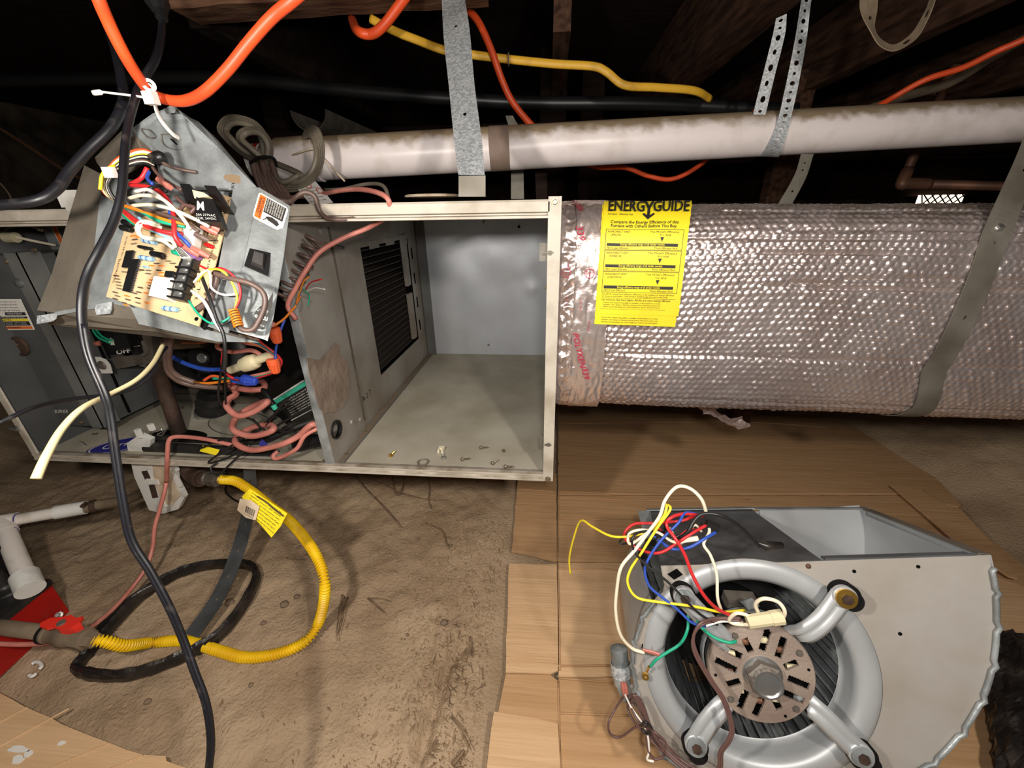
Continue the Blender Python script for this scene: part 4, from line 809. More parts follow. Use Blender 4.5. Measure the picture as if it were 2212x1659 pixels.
x, t = dx(2148, 497); bolt(MB(), ds(x, t, .006), ds(x, t, .02) - ds(x, t, 0), .005, .004).build('screw', M_steel, ss)
# foil scrap and wood block below the duct
x, t = dx(1600, 880); rows = []
for i in range(14):
    rows.append([V((x - .04 + .105 * i / 13 + .004 * math.sin(j), DY - .10 + .05 * j / 8, .405 - .05 * math.sin(i / 13 * 2.5) * (i / 13) - .006 * ridge(V((i * .7, j * .7, 1))) - .012)) for j in range(9)])
MB().sheet(rows).build('foil_scrap', M_tape, None, 'torn silver foil scrap hanging below the duct', 'foil')
p = G(1592, 908, .02); mb = MB(); mb.box(p + V((-.035, -.03, -.03)), p + V((.035, .03, .06))); mb.build('wood_block', M_wood, None, 'short wooden block standing at the rear edge of the cardboard', 'block')
p = G(1480, 893, .0); mb = MB(); mb.box(p + V((-.24, .10, -.05)), p + V((.2, .3, .12))); mb.build('concrete_pad', M_concrete, None, 'old concrete footing behind the cardboard under the duct', 'footing')
# ================================================================== WHITE VENT PIPE
pv = thing('vent_pipe', 'long white plastic vent pipe above furnace and duct', 'pipe', W(1400, 300, 1.0))
A_, B_ = W(640, 346, 1.0), W(2330, 252, 1.16); ax = (B_ - A_).normalized(); LL = (B_ - A_).length * 1.7; PR = .0447
mb = MB(); mb.lathe(A_, ax, [(0, 0), (PR, 0)] + [(PR, LL * i / 60) for i in range(1, 61)], 40); mb.build('pipe', M_wpvc, pv, smooth='auto')
def along(px): # distance along axis whose projection has that px
    lo, hi = -.3, LL
    for _ in range(30):
        m_ = (lo + hi) / 2; c = A_ + ax * m_ - CAM; q = c.dot(cx_) / -c.dot(cz_) * F + CX
        if q < px: lo = m_
        else: hi = m_
    return lo
s0, s1 = along(1058), along(1100); mb = MB(); mb.lathe(A_, ax, [(PR, s0), (PR + .001, s0 + .001), (PR + .001, s1 - .001), (PR, s1)], 40); mb.build('stained_band', M_band, pv, 'brown dusty band', smooth='auto')
s0 = along(690); mb = MB(); mb.lathe(A_, ax, [(0, -.10), (.036, -.10), (.036, -.05), (PR - .003, -.04), (PR + .002, -.03), (PR + .003, s0), (PR, s0 + .001)], 40); mb.build('pipe_fitting', M_wpvc, pv, smooth='auto')
mb = MB(); mb.lathe(A_ - ax * .098, ax, [(.0362, 0), (.0375, .002), (.0375, .028), (.0362, .03)], 32); wl = mb.build('label_ring', M_white, pv, 'white band with red warning stripe')
mb = MB(); mb.lathe(A_ - ax * .082, ax, [(.0378, 0), (.0378, .011)], 32); mb.build('red_stripe', M_redp, wl)
mb = MB(); vs_, fs_, w_ = glyphs('WARNING', .02); u_ = V((0, -1, 0)); w2_ = ax.cross(u_)
mb.add([A_ - ax * (.0725 + p.y * -.010) - ax * .004 + (u_ * math.cos(.9 - p.x * .36) + w2_ * math.sin(.9 - p.x * .36)) * .0384 for p in vs_], fs_); mb.build('lettering', M_white, wl)
# perforated straps on the vent pipe
hl = [(.02 + .0325 * i, .20 if i % 2 == 0 else .13) for i in range(29)]
c = A_ + ax * along(1665)
def P2(px, py, y): return W(px, py, y)
yy = c.y
Lf = [P2(1762, -150, yy - .10), P2(1733, -10, yy - .09), P2(1716, 91, yy - .075), P2(1696, 189, yy - .06), P2(1679, 262, yy - .052), P2(1660, 308, yy - .044), P2(1642, 336, yy - .012), P2(1640, 334, yy + .03)]
Rf = [P2(1783, -150, yy - .10), P2(1754, -10, yy - .09), P2(1741, 91, yy - .075), P2(1723, 189, yy - .06), P2(1706, 262, yy - .052), P2(1692, 314, yy - .044), P2(1682, 338, yy - .012), P2(1676, 334, yy + .03)]
strapmesh(Lf, Rf, .001, hl).build('perforated_strap', M_spangle, None, 'long perforated steel strap running in front of the white pipe', 'strap')
Lf = [P2(1676, 40, 1.04), P2(1668, 80, 1.045), P2(1648, 160, 1.055), P2(1628, 240, 1.065), P2(1624, 262, 1.065)]; Rf = [P2(1699, 30, 1.04), P2(1695, 76, 1.045), P2(1674, 160, 1.055), P2(1655, 240, 1.065), P2(1650, 262, 1.065)]
strapmesh(Lf, Rf, .001, [(.06 + .098 * i, .20 if i % 2 == 0 else .15) for i in range(9)]).build('perforated_strap', M_spangle, None, 'shorter perforated steel strap ending behind the white pipe', 'strap')
# main galvanised strap holding the furnace
Lf = [W(954, -10, .97), W(959, 84, .90), W(970, 189, .82), W(983, 321, .72), W(990, 378, .672)]; Rf = [W(1003, -10, .97), W(1015, 68, .90), W(1025, 180, .82), W(1041, 305, .72), W(1047, 378, .672)]
hs_ = strapmesh(Lf, Rf, .0012, [(.2, .07), (.62, .07), (.975, .06)]).build('hanger_strap', M_spangle, None, 'wide galvanised strap holding the furnace top rail', 'strap')
q = [W(991, 380, .654), W(1049, 379, .654), W(1049, 425, .654), W(991, 425, .654)]; b = bil(q); mb = MB(); mbox(mb, b, 0, 1, 0, .93, 0, .0012); mbox(mb, b, 0, 1, .9, 1, -.004, .003); mb.build('folded_tab', M_spangle_d, hs_)
for nm, pts, Y, m, lb_ in (('far', [(1092, 250), (1103, 300), (1104, 430), (1132, 430), (1128, 300), (1108, 250)], 1.2, M_spangle_d, 'thin dull strap hanging behind the white pipe near the stained band'),
                     ('b', [(1730, 333), (1715, 380), (1678, 445), (1708, 445), (1740, 385), (1757, 333)], 1.05, M_spangle_d, 'dull slanting strap between the white pipe and the foil duct'),
                     ('c', [(1155, 360), (1157, 400), (1158, 430), (1182, 430), (1182, 400), (1180, 360)], 1.22, M_woodshade, 'dark strap behind the pipe, right of the thin dull strap')):
    L_ = [W(*p, Y) for p in pts[:3]]; R_ = [W(*p, Y) for p in pts[:2:-1]]
    strapmesh(L_, R_, .0012, [(.2, .08), (.28, .08), (.75, .08)] if nm == 'b' else None).build('hanger_strap', m, None, lb_, 'strap')
L_ = [(1862, -140), (1857, -10), (1860, 30), (1878, 66), (1899, 99), (1932, 111), (1975, 88), (2000, 52), (2024, -10), (2050, -140)]; R_ = [(1900, -140), (1895, -10), (1893, 25), (1888, 60), (1902, 86), (1931, 98), (1966, 76), (1990, 42), (2012, -10), (2038, -140)]
strapmesh([W(*p, .80) for p in L_], [W(*p, .815) for p in R_], .0012, [(.08, .2), (.26, .13), (.63, .2), (.82, .2)]).build('plastic_strap', M_dusty, None, 'pale strap hanging in a U loop at upper right', 'strap')
# ================================================================== CABLES AND PIPES OVERHEAD
wire('black_conduit', [(-60, 175, 1.3), (100, 172, 1.3), (350, 168, 1.3), (520, 172, 1.3), (760, 196, 1.3), (960, 212, 1.3), (1150, 222, 1.3), (1400, 224, 1.3), (1600, 234, 1.3), (1720, 238, 1.3)], .0165, M_black, None, 'long black conduit running across behind all the straps', 'conduit', mode='W', seg=14)
wire('yellow_cable', [(800, 40, 1.06), (850, 66, 1.06), (900, 86, 1.06), (960, 108, 1.06), (1020, 118, 1.08), (1100, 128, 1.10), (1200, 138, 1.10), (1280, 143, 1.10), (1310, 155, 1.10), (1350, 184, 1.10), (1420, 189, 1.12), (1500, 196, 1.15), (1535, 214, 1.2)], .0085, M_romex, None, 'yellow flat electrical cable stapled under the joists', 'cable', mode='W', flat=.55)
mb = MB(); a = W(1099, 128, 1.088); mb.tube([a + V((0, 0, .012)), a + V((0, -.004, .010)), a + V((0, -.004, -.010)), a + V((0, 0, -.012))], .0015, 6); mb.build('cable_staple', M_steel, None, 'small staple over the yellow cable', 'staple')
wire('orange_cord', [(120, -330, .34), (170, -150, .35), (203, -30, .36), (235, 50, .38), (270, 120, .40), (300, 168, .42), (326, 200, .44), (355, 214, .45), (398, 218, .45), (440, 200, .44), (490, 152, .43), (540, 90, .42), (590, 35, .41), (650, -15, .40), (760, -120, .40), (840, -320, .40)], .0057, M_orange, None, 'thick orange cord carrying the control box at upper left', 'cord', mode='K', seg=12)
wire('orange_cord', [(900, -40, .93), (860, 15, .94), (826, 58, .945), (800, 74, .95), (772, 66, .96), (760, 40, 1.1)], .0088, M_orange, None, 'orange cord bend under the girder left of the galvanised strap', 'cord', mode='W', seg=12)
wire('orange_cord', [(1010, 20, 1.1), (1035, 50, 1.08), (1062, 110, 1.08), (1085, 175, 1.09), (1110, 225, 1.1), (1155, 278, 1.12), (1200, 320, 1.14)], .0078, M_orange, None, 'orange cord dropping from the girder behind the white pipe', 'cord', mode='W', seg=12)
wire('orange_cord', [(1230, 340, 1.25), (1290, 361, 1.25), (1350, 362, 1.25), (1400, 380, 1.25), (1450, 387, 1.25), (1500, 365, 1.25), (1540, 330, 1.25), (1590, 270, 1.26), (1640, 235, 1.28)], .006, M_orange, None, 'orange cord sagging below the middle of the white pipe', 'cord', mode='W', seg=10)
wire('orange_cord', [(1880, 240, 1.25), (1930, 210, 1.25), (2000, 172, 1.22), (2080, 146, 1.2), (2150, 112, 1.18), (2240, 72, 1.15), (2500, -60, 1.1), (2800, -200, 1.1)], .0068, M_orange, None, 'orange cord rising to the upper right corner', 'cord', mode='W', seg=10)
wire('steel_pipe', [(1800, 262, 1.7), (1950, 210, 1.65), (2050, 180, 1.6), (2150, 120, 1.6), (2280, 50, 1.55), (2700, -150, 1.5)], .013, M_dusty, None, 'dusty pipe slanting below the right orange cord', 'pipe', mode='W', seg=14)
cp = thing('copper_pipe', 'dull copper pipe with an elbow above the foil duct', 'pipe', W(1950, 400, 1.5))
e = W(1948, 396, 1.5); t1 = W(2045, 178, 1.62); t2 = W(2700, 418, 1.40)
MB().tube([e, t1], .013, 16).build('riser', M_copper, cp, smooth=True); MB().tube([e, t2], .013, 16).build('branch', M_copper, cp, smooth=True)
MB().tube(cat_rom([e.lerp(t1, .14), e.lerp(t1, .02), e + V((.004, 0, -.004)), e.lerp(t2, .02), e.lerp(t2, .09)], 6), .0165, 18).build('elbow', M_copper, cp, smooth=True)
MB().tube([t1 - V((.01, 0, .035)), t1 + V((.012, 0, .04))], .0165, 16).build('coupling', M_copper, cp, smooth=True)
wire('thin_pipe', [(-20, 265, 1.6), (60, 315, 1.6), (130, 362, 1.6), (200, 400, 1.6), (260, 440, 1.6)], .006, M_copper, None, 'thin brown pipe in the dark far left', 'pipe', mode='W')
wire('thin_wire', [(0, 395, 1.4), (20, 420, 1.4), (26, 440, 1.4)], .003, M_dusty, None, 'thin dusty wire end at the far left above the cabinet', 'wire', mode='W')
# black cords with moulded ends
c1 = thing('black_cord', 'black cord with socket end hanging down the whole left side in front', 'cord', K(450, 1640, .42))
MB().tube(cat_rom(conv([(330, -320, .48), (338, -60, .47), (348, 0, .47), (350, 40, .47), (348, 80, .46), (335, 130, .45), (305, 180, .44), (290, 220, .43), (275, 280, .42), (268, 350, .41), (262, 420, .405), (245, 480, .40), (215, 540, .39), (190, 590, .385), (178, 640, .38), (178, 700, .38), (192, 770, .38), (225, 850, .385), (238, 900, .39), (252, 1000, .395), (268, 1100, .40), (285, 1170, .405), (325, 1235, .41), (365, 1310, .415), (395, 1380, .42), (420, 1450, .42), (445, 1520, .42), (455, 1600, .42), (448, 1680, .42)], 'K'), 6), .0044, 10, flat=.75).build('cord', M_cord, c1, smooth=True)
MB().tube(cat_rom(conv([(182, 700, .3785), (196, 770, .3785), (229, 850, .383), (242, 900, .388), (256, 1000, .393), (272, 1100, .398), (289, 1170, .403), (329, 1235, .408), (369, 1310, .413), (399, 1380, .418), (424, 1450, .418), (449, 1520, .418), (459, 1600, .418), (452, 1680, .418)], 'K'), 6), .0026, 8).build('cord', M_cord, c1, smooth=True)
mb = MB(); a, b = K(325, -40, .47), K(346, 26, .465); f = (b - a).normalized(); mb.tube([a, a.lerp(b, .75), b], [.013, .012, .007], 8); mb.tube([b, K(350, 40, .465)], .0062, 8); mb.build('socket', M_black, c1)
wire('black_cord', [(150, -320, .50), (195, -60, .50), (215, 0, .50), (235, 60, .50), (250, 110, .49), (262, 170, .48), (266, 220, .47), (240, 275, .46), (190, 325, .45), (150, 370, .44), (120, 410, .43), (70, 435, .42), (-60, 448, .41), (-300, 470, .40)], .0052, M_cord, None, 'black cord sweeping down to the far left edge behind the other cord', 'cord', mode='K', seg=10)
wire('thin_cord', [(-60, 930, .36), (0, 912, .37), (60, 885, .39), (110, 870, .42), (170, 860, .45), (240, 852, .48), (290, 838, .50), (330, 805, .52), (345, 770, .54), (360, 750, .56)], .0022, M_cord, None, 'thin black cord reaching out to the left edge below the warning label', 'cord', mode='K')
wire('jacketed_cable', [(78, 1034, .34), (100, 985, .35), (135, 925, .37), (180, 880, .39), (240, 850, .43), (295, 820, .46), (330, 785, .49), (352, 745, .52)], [.0036 - .0011 * min(1, i / 30) for i in range(57)], M_romexw, None, 'pale yellow cable end pointing down left in front of the cabinet', 'cable', mode='K')
# coiled grey cord
cc = thing('coiled_cord', 'bundle of grey cord coiled and tied at the left end of the white pipe', 'cord', W(560, 400, .9))
def loop(pts, k, r=.0058, m=M_graycord, sp=5.5, Yo=0):
    for i in range(k):
        o = (i - (k - 1) / 2) * sp; cx0 = sum(p[0] for p in pts) / len(pts); cy0 = sum(p[1] for p in pts) / len(pts)
        q = [(p[0] + (p[0] - cx0) / 60 * o, p[1] + (p[1] - cy0) / 60 * o, p[2] + .006 * i) for p in pts]
        MB().tube(cat_rom(conv(q, 'W'), 7), r, 8).build('strand', m, cc, smooth=True)
loop([(575, 345, .90), (530, 330, .89), (495, 300, .89), (482, 280, .90), (495, 262, .90), (520, 260, .90), (550, 272, .90), (570, 300, .90), (578, 345, .90)], 4)
loop([(575, 350, .88), (540, 320, .87), (520, 300, .87), (530, 285, .88), (560, 285, .88), (580, 310, .88), (580, 350, .88)], 3, m=M_graycord)
loop([(560, 345, .87), (590, 390, .86), (610, 402, .85), (650, 398, .84), (680, 370, .84), (690, 330, .85), (682, 290, .88), (665, 285, .95), (655, 300, 1.0)], 4, .005)
loop([(560, 345, .87), (585, 370, .86), (610, 395, .84), (640, 385, .84), (645, 375, .85), (600, 355, .87), (580, 350, .88)], 3, .005)
for i in range(7):
    a = (545 + i * 7, 350 + (i % 3) * 4, .86 + .006 * (i % 3)); MB().tube(cat_rom(conv([a, (556 + i * 7, 385, .85), (572 + i * 8, 420, .84), (596 + i * 6, 445, .83)], 'W'), 6), .0060, 8).build('strand', M_brown, cc, smooth=True)
MB().tube(cat_rom(conv([(540, 352, .85), (560, 340, .845), (590, 342, .85), (598, 360, .86)], 'W'), 6), .003, 6).build('tie', M_blackm, cc, smooth=True)
q = [W(640, 404, .86), W(682, 392, .86), W(720, 438, .82), W(672, 444, .82)]; b = bil(q); s_ = MB().slab([b(0, 0), b(1, 0), b(1, 1), b(0, 1)], b.n * .0006).build('care_tag', M_white, cc, 'white printed cord tag')
mb = MB(); 
for i, s in enumerate(('do not remove this tag', 'inspect cord before use', 'keep away from water', 'not for use in wet spots', 'see other side')): text(mb, b, s, .08, .25 + .15 * i, .06, .75, lift=.0009)
mb.build('lettering', M_ink, s_); mb = MB()
for u, v in ((.55, .1), (.85, .42)): mb.add([b(u + math.cos(q_) * r2, v + math.sin(q_) * r2, .001) for r2 in (.14, .11) for q_ in [2 * math.pi * i / 18 for i in range(18)]], [(i, (i + 1) % 18, 18 + (i + 1) % 18, 18 + i) for i in range(18)])
mb.build('red_rings', M_redp, s_)
wire('tie_wire', [(590, 355, 1.0), (640, 332, .95), (680, 322, .95), (700, 345, .95), (745, 392, .96)], .002, M_tag, None, 'thin string looped round the left end of the white pipe', 'string', mode='W')
# half round channel behind
mb = MB(); c0 = W(664, 238, 1.35); R_ = .055; rows = []
for s in (0, .9): rows.append([c0 + V((R_ * math.cos(t), s, R_ * math.sin(t) - .0)) for t in [math.pi + math.pi * i / 20 for i in range(21)]])
mb.sheet(rows); rows2 = [[p + V((0, 0, .002)) for p in r] for r in rows]; mb.sheet(rows2); mb.sheet([[rows[0][i], rows2[0][i]] for i in range(21)])
mb.build('half_round_channel', M_gasgrey, None, 'grey half round channel lying open behind the coiled cord', 'channel', smooth=False)
mb = MB(); c0 = W(935, 426, .74); mb.lathe(c0, (0, 0, 1), [(0, 0), (.046, 0), (.048, .002), (.044, .004), (.040, .002), (0, .002)], 32); mb.build('plastic_lid', M_tag, None, 'flat dusty plastic saucer lying on top of the furnace', 'cover')  # plastic lid added for the small pale flange behind the top rail
mb = MB(); c0 = W(145, 428, .66); mb.box(c0 + V((-.018, 0, -.014)), c0 + V((.022, .03, .012))); mb.box(c0 + V((-.006, -.004, -.020)), c0 + V((.016, .002, .004))); mb.build('cable_clamp', M_connw, None, 'small grey cable clamp on the furnace top left of the control box', 'clamp')
# zip tie
zt = thing('cable_tie', 'white cable tie hanging the control box from the orange cord', 'cable tie', K(325, 215, .45))
MB().tube(cat_rom(conv([(388, 298, .475), (372, 288, .465), (350, 262, .455), (338, 238, .445), (334, 215, .435), (333, 195, .43), (322, 182, .43), (313, 190, .44), (320, 205, .45)], 'K'), 6), .0030, 6, flat=.35).build('loop', M_white, zt, smooth=True)
MB().tube(cat_rom(conv([(322, 212, .43), (290, 207, .43), (240, 201, .425), (222, 199, .42), (200, 201, .42)], 'K'), 5), [.0012] * 16 + [.0026] * 5, 6, flat=.4).build('tail', M_white, zt, smooth=True)
mb = MB(); c0 = K(326, 212, .432); mb.box(c0 - V((.006, .004, .006)), c0 + V((.006, .004, .006))); mb.build('tie_head', M_white, zt)
mb = MB(); mb.lathe(K(322, 184, .428), (CAM - K(322, 184, .428)), [(.0030, 0), (.0062, 0), (.0062, .003), (.0030, .003), (.0030, 0)], 16); mb.build('mounting_eye', M_white, zt)
# ================================================================== CONTROL BOX
bx = thing('control_box', 'metal furnace control box hanging open with its circuit board showing', 'control box', K(380, 700, .52))
def Kp(ps, d=None): return [K(p[0], p[1], p[2] if len(p) > 2 else d) for p in ps]
def plate(name, ps, th, m, d=None, label=None, parent=None, mi=None):
    P = Kp(ps, d); c = sum(P, V((0, 0, 0))) / len(P); n = V((0, 0, 0))
    for i in range(len(P)): n += (P[i] - c).cross(P[(i + 1) % len(P)] - c)
    n.normalize()
    if n.dot(CAM - c) > 0: n = -n
    return MB().slab(P, n * th).build(name, m, parent or bx, label)
# base sheet that carries the board; left flap; bottom wall; right channel
plate('base_sheet', [(214, 440, .512), (232, 384, .516), (345, 392, .520), (505, 410, .522), (440, 712, .488), (240, 658, .490), (190, 660, .490)], .0012, M_zinc)
plate('left_flap', [(182, 357, .530), (232, 383, .516), (214, 440, .512), (188, 660, .490), (122, 676, .496), (80, 670, .500), (112, 590, .508), (150, 470, .520)], .0012, M_zincd, label='dusty brown side flap')
plate('bottom_wall', [(122, 677, .496), (240, 657, .489), (430, 700, .488), (560, 735, .486), (470, 742, .51), (380, 728, .525), (240, 716, .535), (98, 700, .52)], .0012, M_zincd)
plate('bottom_lip', [(118, 674, .494), (240, 652, .488), (240, 660, .488), (120, 682, .494)], .001, M_zinc)
plate('tab', [(80, 682, .496), (122, 676, .494), (119, 688, .493), (112, 694, .493), (79, 700, .496)], .0012, M_spangle)
plate('tab', [(207, 658, .487), (240, 652, .486), (240, 668, .485), (235, 678, .485), (208, 680, .487), (205, 668, .487)], .0012, M_spangle)
plate('inner_wall', [(275, 650, .485), (430, 690, .484), (445, 712, .487), (560, 740, .485), (470, 738, .49), (300, 700, .49)], .0012, M_zinc)
# right channel: front face and outer side face with the door switch
plate('channel', [(503, 410, .500), (560, 405, .498), (548, 470, .490), (520, 590, .478), (500, 690, .470), (492, 720, .468), (448, 705, .475)], .0015, M_zinc)
plate('channel_side', [(560, 405, .498), (627, 445, .512), (612, 560, .496), (590, 690, .480), (578, 737, .474), (570, 733, .474), (492, 712, .467), (500, 690, .470), (520, 590, .478), (548, 470, .490)], .0012, M_zinc)
plate('channel_lower', [(478, 605, .470), (500, 604, .462), (520, 612, .462), (505, 690, .458), (470, 705, .464), (458, 690, .468)], .0012, M_zinc)
# upper bracket
plate('bracket', [(375, 228, .492), (408, 254, .500), (470, 315, .508), (553, 405, .500), (500, 411, .506), (420, 410, .512), (348, 396, .516), (338, 350, .512), (322, 318, .508), (300, 300, .506), (278, 292, .504), (283, 278, .502), (330, 245, .496)], .0012, M_zinc, label='upper hanging bracket')
plate('bracket_flange', [(380, 232, .490), (409, 253, .500), (428, 262, .512), (470, 302, .520), (552, 400, .512), (555, 405, .500), (470, 318, .507)], .0012, M_zinc)
plate('bracket_lobe', [(283, 278, .502), (262, 283, .51), (205, 340, .530), (208, 350, .530), (232, 384, .518), (262, 382, .515), (316, 350, .512), (322, 318, .508), (300, 300, .506)], .0012, M_zincd)
plate('hook_tab', [(352, 236, .484), (372, 226, .480), (381, 232, .482), (377, 244, .486), (360, 246, .488)], .0015, M_zinc)
for pts in ([(305, 278, .499), (322, 281, .499), (334, 293, .500), (330, 298, .501), (318, 296, .501), (306, 283, .500)], [(348, 290, .500), (352, 310, .502), (370, 322, .503), (392, 322, .503), (397, 312, .502), (380, 292, .500)]):
    MB().tube(cat_rom(conv(pts + [pts[0]], 'K'), 4), .0006, 5).build('pressed_outline', M_zincd, bx)
plate('slot', [(366, 299, .4985), (372, 300, .4985), (384, 312, .4995), (380, 312, .4995)], .0004, M_dark)
ps = [(505 + 22 * math.cos(t), 386 + 9 * math.sin(t) + 4 * math.cos(t), .5035) for t in [2 * math.pi * i / 20 for i in range(20)]]; plate('rust_stain', ps, .0003, mat('stain', (128, 108, 84), .8))
# insulating sheet and circuit board
plate('insulator', [(500, 416, .506), (524, 424, .506), (506, 500, .497), (460, 690, .475), (440, 712, .474), (425, 700, .484)], .002, M_blackm)
QB = [K(276, 480, .497), K(508, 416, .503), K(432, 706, .470), K(232, 642, .480)]
BF = bil(QB)
pc = MB().slab([BF(.1, 0, 0), BF(.9, 0, 0), BF(1, .05), BF(1, 1), BF(0, 1), BF(0, .02)], BF.n * .0016).build('circuit_board', M_pcb, bx, 'tan circuit board crowded with parts')
BL = (QB[1] - QB[0]).length; BH = (QB[3] - QB[0]).length; Z_ = .0016
def BB(px, py):    # pixel -> board (u, v)
    r = ray(px, py); o = BF(.5, .5, Z_); t = (o - CAM).dot(BF.n) / r.dot(BF.n); p = CAM + r * t
    u, v = .5, .5
    for _ in range(25):
        e = p - BF(u, v, Z_); du_ = BF(u + .01, v, 0) - BF(u, v, 0); dv_ = BF(u, v + .01, 0) - BF(u, v, 0); u += e.dot(du_) / du_.length_squared * .01 * .8; v += e.dot(dv_) / dv_.length_squared * .01 * .8
    return u, v
def comp(name, x0, y0, x1, y1, h, m, label=None, wv=None):   # box component between two pixel corners on board axes
    a, b = BB(x0, y0), BB(x1, y1); mb = MB(); mbox(mb, BF, min(a[0], b[0]), max(a[0], b[0]), min(a[1], b[1]), max(a[1], b[1]), Z_, Z_ + h); return mb.build(name, m, pc, label)
def chip(cx, cy, w, l, rot=0):
    u, v = BB(cx, cy); w /= BL; l /= BH; mb = MB(); mbox(mb, BF, u - w / 2, u + w / 2, v - l / 2, v + l / 2, Z_ + .001, Z_ + .004); o = mb.build('chip', M_black, pc)
    mb = MB(); n = int(l * BH / .0025)
    for i in range(n):
        vv = v - l / 2 + l * (i + .5) / n; mbox(mb, BF, u - w / 2 - .0018 / BL, u - w / 2, vv - .0006 / BH, vv + .0006 / BH, Z_, Z_ + .0025); mbox(mb, BF, u + w / 2, u + w / 2 + .0018 / BL, vv - .0006 / BH, vv + .0006 / BH, Z_, Z_ + .0025)
    mb.build('chip_pins', M_steel, pc, kind='stuff')
chip(281, 562, .010, .020); chip(288, 597, .011, .036)
def cylc(name, ax_, ay, bx_, by, r, m, bands=0, label=None, mb_=None):
    a, b = BB(ax_, ay), BB(bx_, by); A, B = BF(*a, Z_ + r), BF(*b, Z_ + r); d = (B - A); L = d.length; mb = MB()
    mb.lathe(A, d, [(0, 0), (r * .8, 0), (r, L * .08), (r, L * .92), (r * .8, L), (0, L)], 12)
    mb.tube([A - d.normalized() * .003, A], .0004, 4); mb.tube([B, B + d.normalized() * .003], .0004, 4); o = mb.build(name, m, pc, label, smooth='auto')
    for i in range(bands):
        t = L * (.2 + .6 * i / max(1, bands - 1)); MB().lathe(A, d, [(r * 1.03, t), (r * 1.03, t + L * .05)], 12).build('band', M_white if i % 2 else M_bluep, pc)
for a in ((312, 521, 342, 527), (306, 558, 336, 563), (310, 484, 330, 486), (358, 668, 390, 672), (375, 606, 392, 612)): cylc('resistor', *a, .0030, M_resb, 4)
for a in ((270, 482, 292, 488), (266, 494, 290, 500), (332, 550, 360, 556)): cylc('capacitor', *a, .0036, M_black)
cylc('resistor', 302, 534, 332, 540, .0022, M_black); cylc('small_resistor', 312, 577, 324, 579, .0013, M_resb, 2)
comp('ceramic_resistor', 352, 606, 380, 656, .012, M_white, 'white ceramic resistor block')
comp('transistor', 364, 588, 378, 602, .004, M_black)
cylc('led', 448, 530, 464, 537, .0026, M_led); cylc('capacitor', 378, 546, 396, 552, .0032, M_wgreen); cylc('purple_connector', 400, 548, 440, 560, .006, M_wpurple)
# rows of tiny parts
rr = random.Random(5)
for i, (cx, cy) in enumerate([(252, 596), (254, 603), (256, 610), (258, 617), (259, 624), (270, 588), (300, 585), (308, 584), (322, 585), (322, 592), (325, 612), (328, 618), (326, 624), (330, 606), (250, 632), (255, 640), (250, 646), (276, 640), (278, 648), (300, 645), (302, 632), (305, 622), (318, 634), (333, 642), (300, 655), (288, 510), (292, 518), (290, 527), (300, 512), (318, 540), (330, 575), (340, 570), (350, 575), (345, 585), (355, 560), (285, 500), (300, 500), (345, 615), (292, 634), (270, 655), (275, 660), (320, 655), (350, 590), (352, 598), (375, 570), (365, 565), (340, 600)]):
    m = (M_brown, M_worange, M_dusty, M_brown, M_iron, M_dusty)[rr.randrange(6)]; u, v = BB(cx, cy); w = .0055 / BL; A, B = BF(u - w / 2, v, Z_ + .0012), BF(u + w / 2, v, Z_ + .0012); d = B - A; L = d.length; mb = MB(); mb.lathe(A, d, [(0, 0), (.0009, 0), (.0009, L), (0, L)], 8); mb.tube([A - d * .35, B + d * .35], .0003, 4); mb.build('small_resistor', m, pc)
# printed marks
mb = MB()
def bt(s, px, py, h, w, rot=0): 
    u, v = BB(px, py); vs_, fs_, ww = glyphs(s, .01); q_ = []
    for p in vs_:
        a, b = p.x / ww * w, p.y / .7 * h
        if rot: a, b = b, -a
        if rot < 0: a, b = -a, -b
        q_.append(BF(u + a / BL, v - b / BH, Z_ + .0003))
    mb.add(q_, fs_)
bt('COOL  HEAT', 489, 462, .0035, .026, -1); bt('NEUTRAL-L2', 470, 520, .003, .022, -1); bt('STATUS CODE LED', 452, 580, .0028, .034, -1); bt('L1', 440, 512, .003, .005); bt('24V', 430, 520, .003, .006); bt('1176-83-301A', 262, 560, .0022, .03, -1); bt('HK42FZ', 458, 497, .003, .017); bt('ELECTRONIC', 256, 560, .0024, .03, 1); bt('A', 427, 610, .004, .004); bt('35-L', 428, 650, .004, .010, -1); bt('TWIN', 375, 602, .003, .008)
for (a, b) in (((455, 505), (472, 508)), ((452, 520), (470, 524)), ((445, 535), (462, 538))): 
    u0, v0 = BB(*a); u1, v1 = BB(*b); mbox(mb, BF, u0, u1, v0, v0 + .006, Z_, Z_ + .0003)
mb.build('lettering', M_ink, pc)
def hole(px, py, r=.0018):
    u, v = BB(px, py); MB().lathe(BF(u, v, Z_), BF.n, [(0, .0003), (r, .0003), (r * 1.4, .0002)], 12).build('mounting_hole', M_dark, pc)
hole(497, 418); hole(427, 690)
# relays
def blk(name, q, h, m, label=None):
    b = bil([K(*p) for p in q]); mb = MB(); mbox(mb, b, 0, 1, 0, 1, -h, 0); return b, mb.build(name, m, pc, label)
b, r1 = blk('relay', [(424, 424, .462), (460, 430, .465), (478, 480, .460), (420, 478, .456)], .016, M_black, 'black relay marked M'); mb = MB(); text(mb, b, 'M', .08, .55, .36, .34, bold=.02)
text(mb, b, '20A 277VAC', .05, .78, .09, .8); text(mb, b, 'COIL 24VDC', .05, .92, .09, .8); mb.build('lettering', M_white, r1)
blk('relay', [(440, 400, .480), (466, 402, .482), (492, 445, .478), (458, 432, .476)], .02, M_black); blk('relay', [(388, 396, .482), (410, 398, .482), (428, 425, .478), (400, 430, .476)], .02, M_black)
blk('relay_wedge', [(415, 410, .462), (440, 416, .462), (452, 424, .462), (420, 428, .462)], .006, M_conn)
blk('header', [(398, 480, .470), (425, 490, .470), (418, 540, .468), (385, 530, .470)], .010, M_connw, 'white plug header')
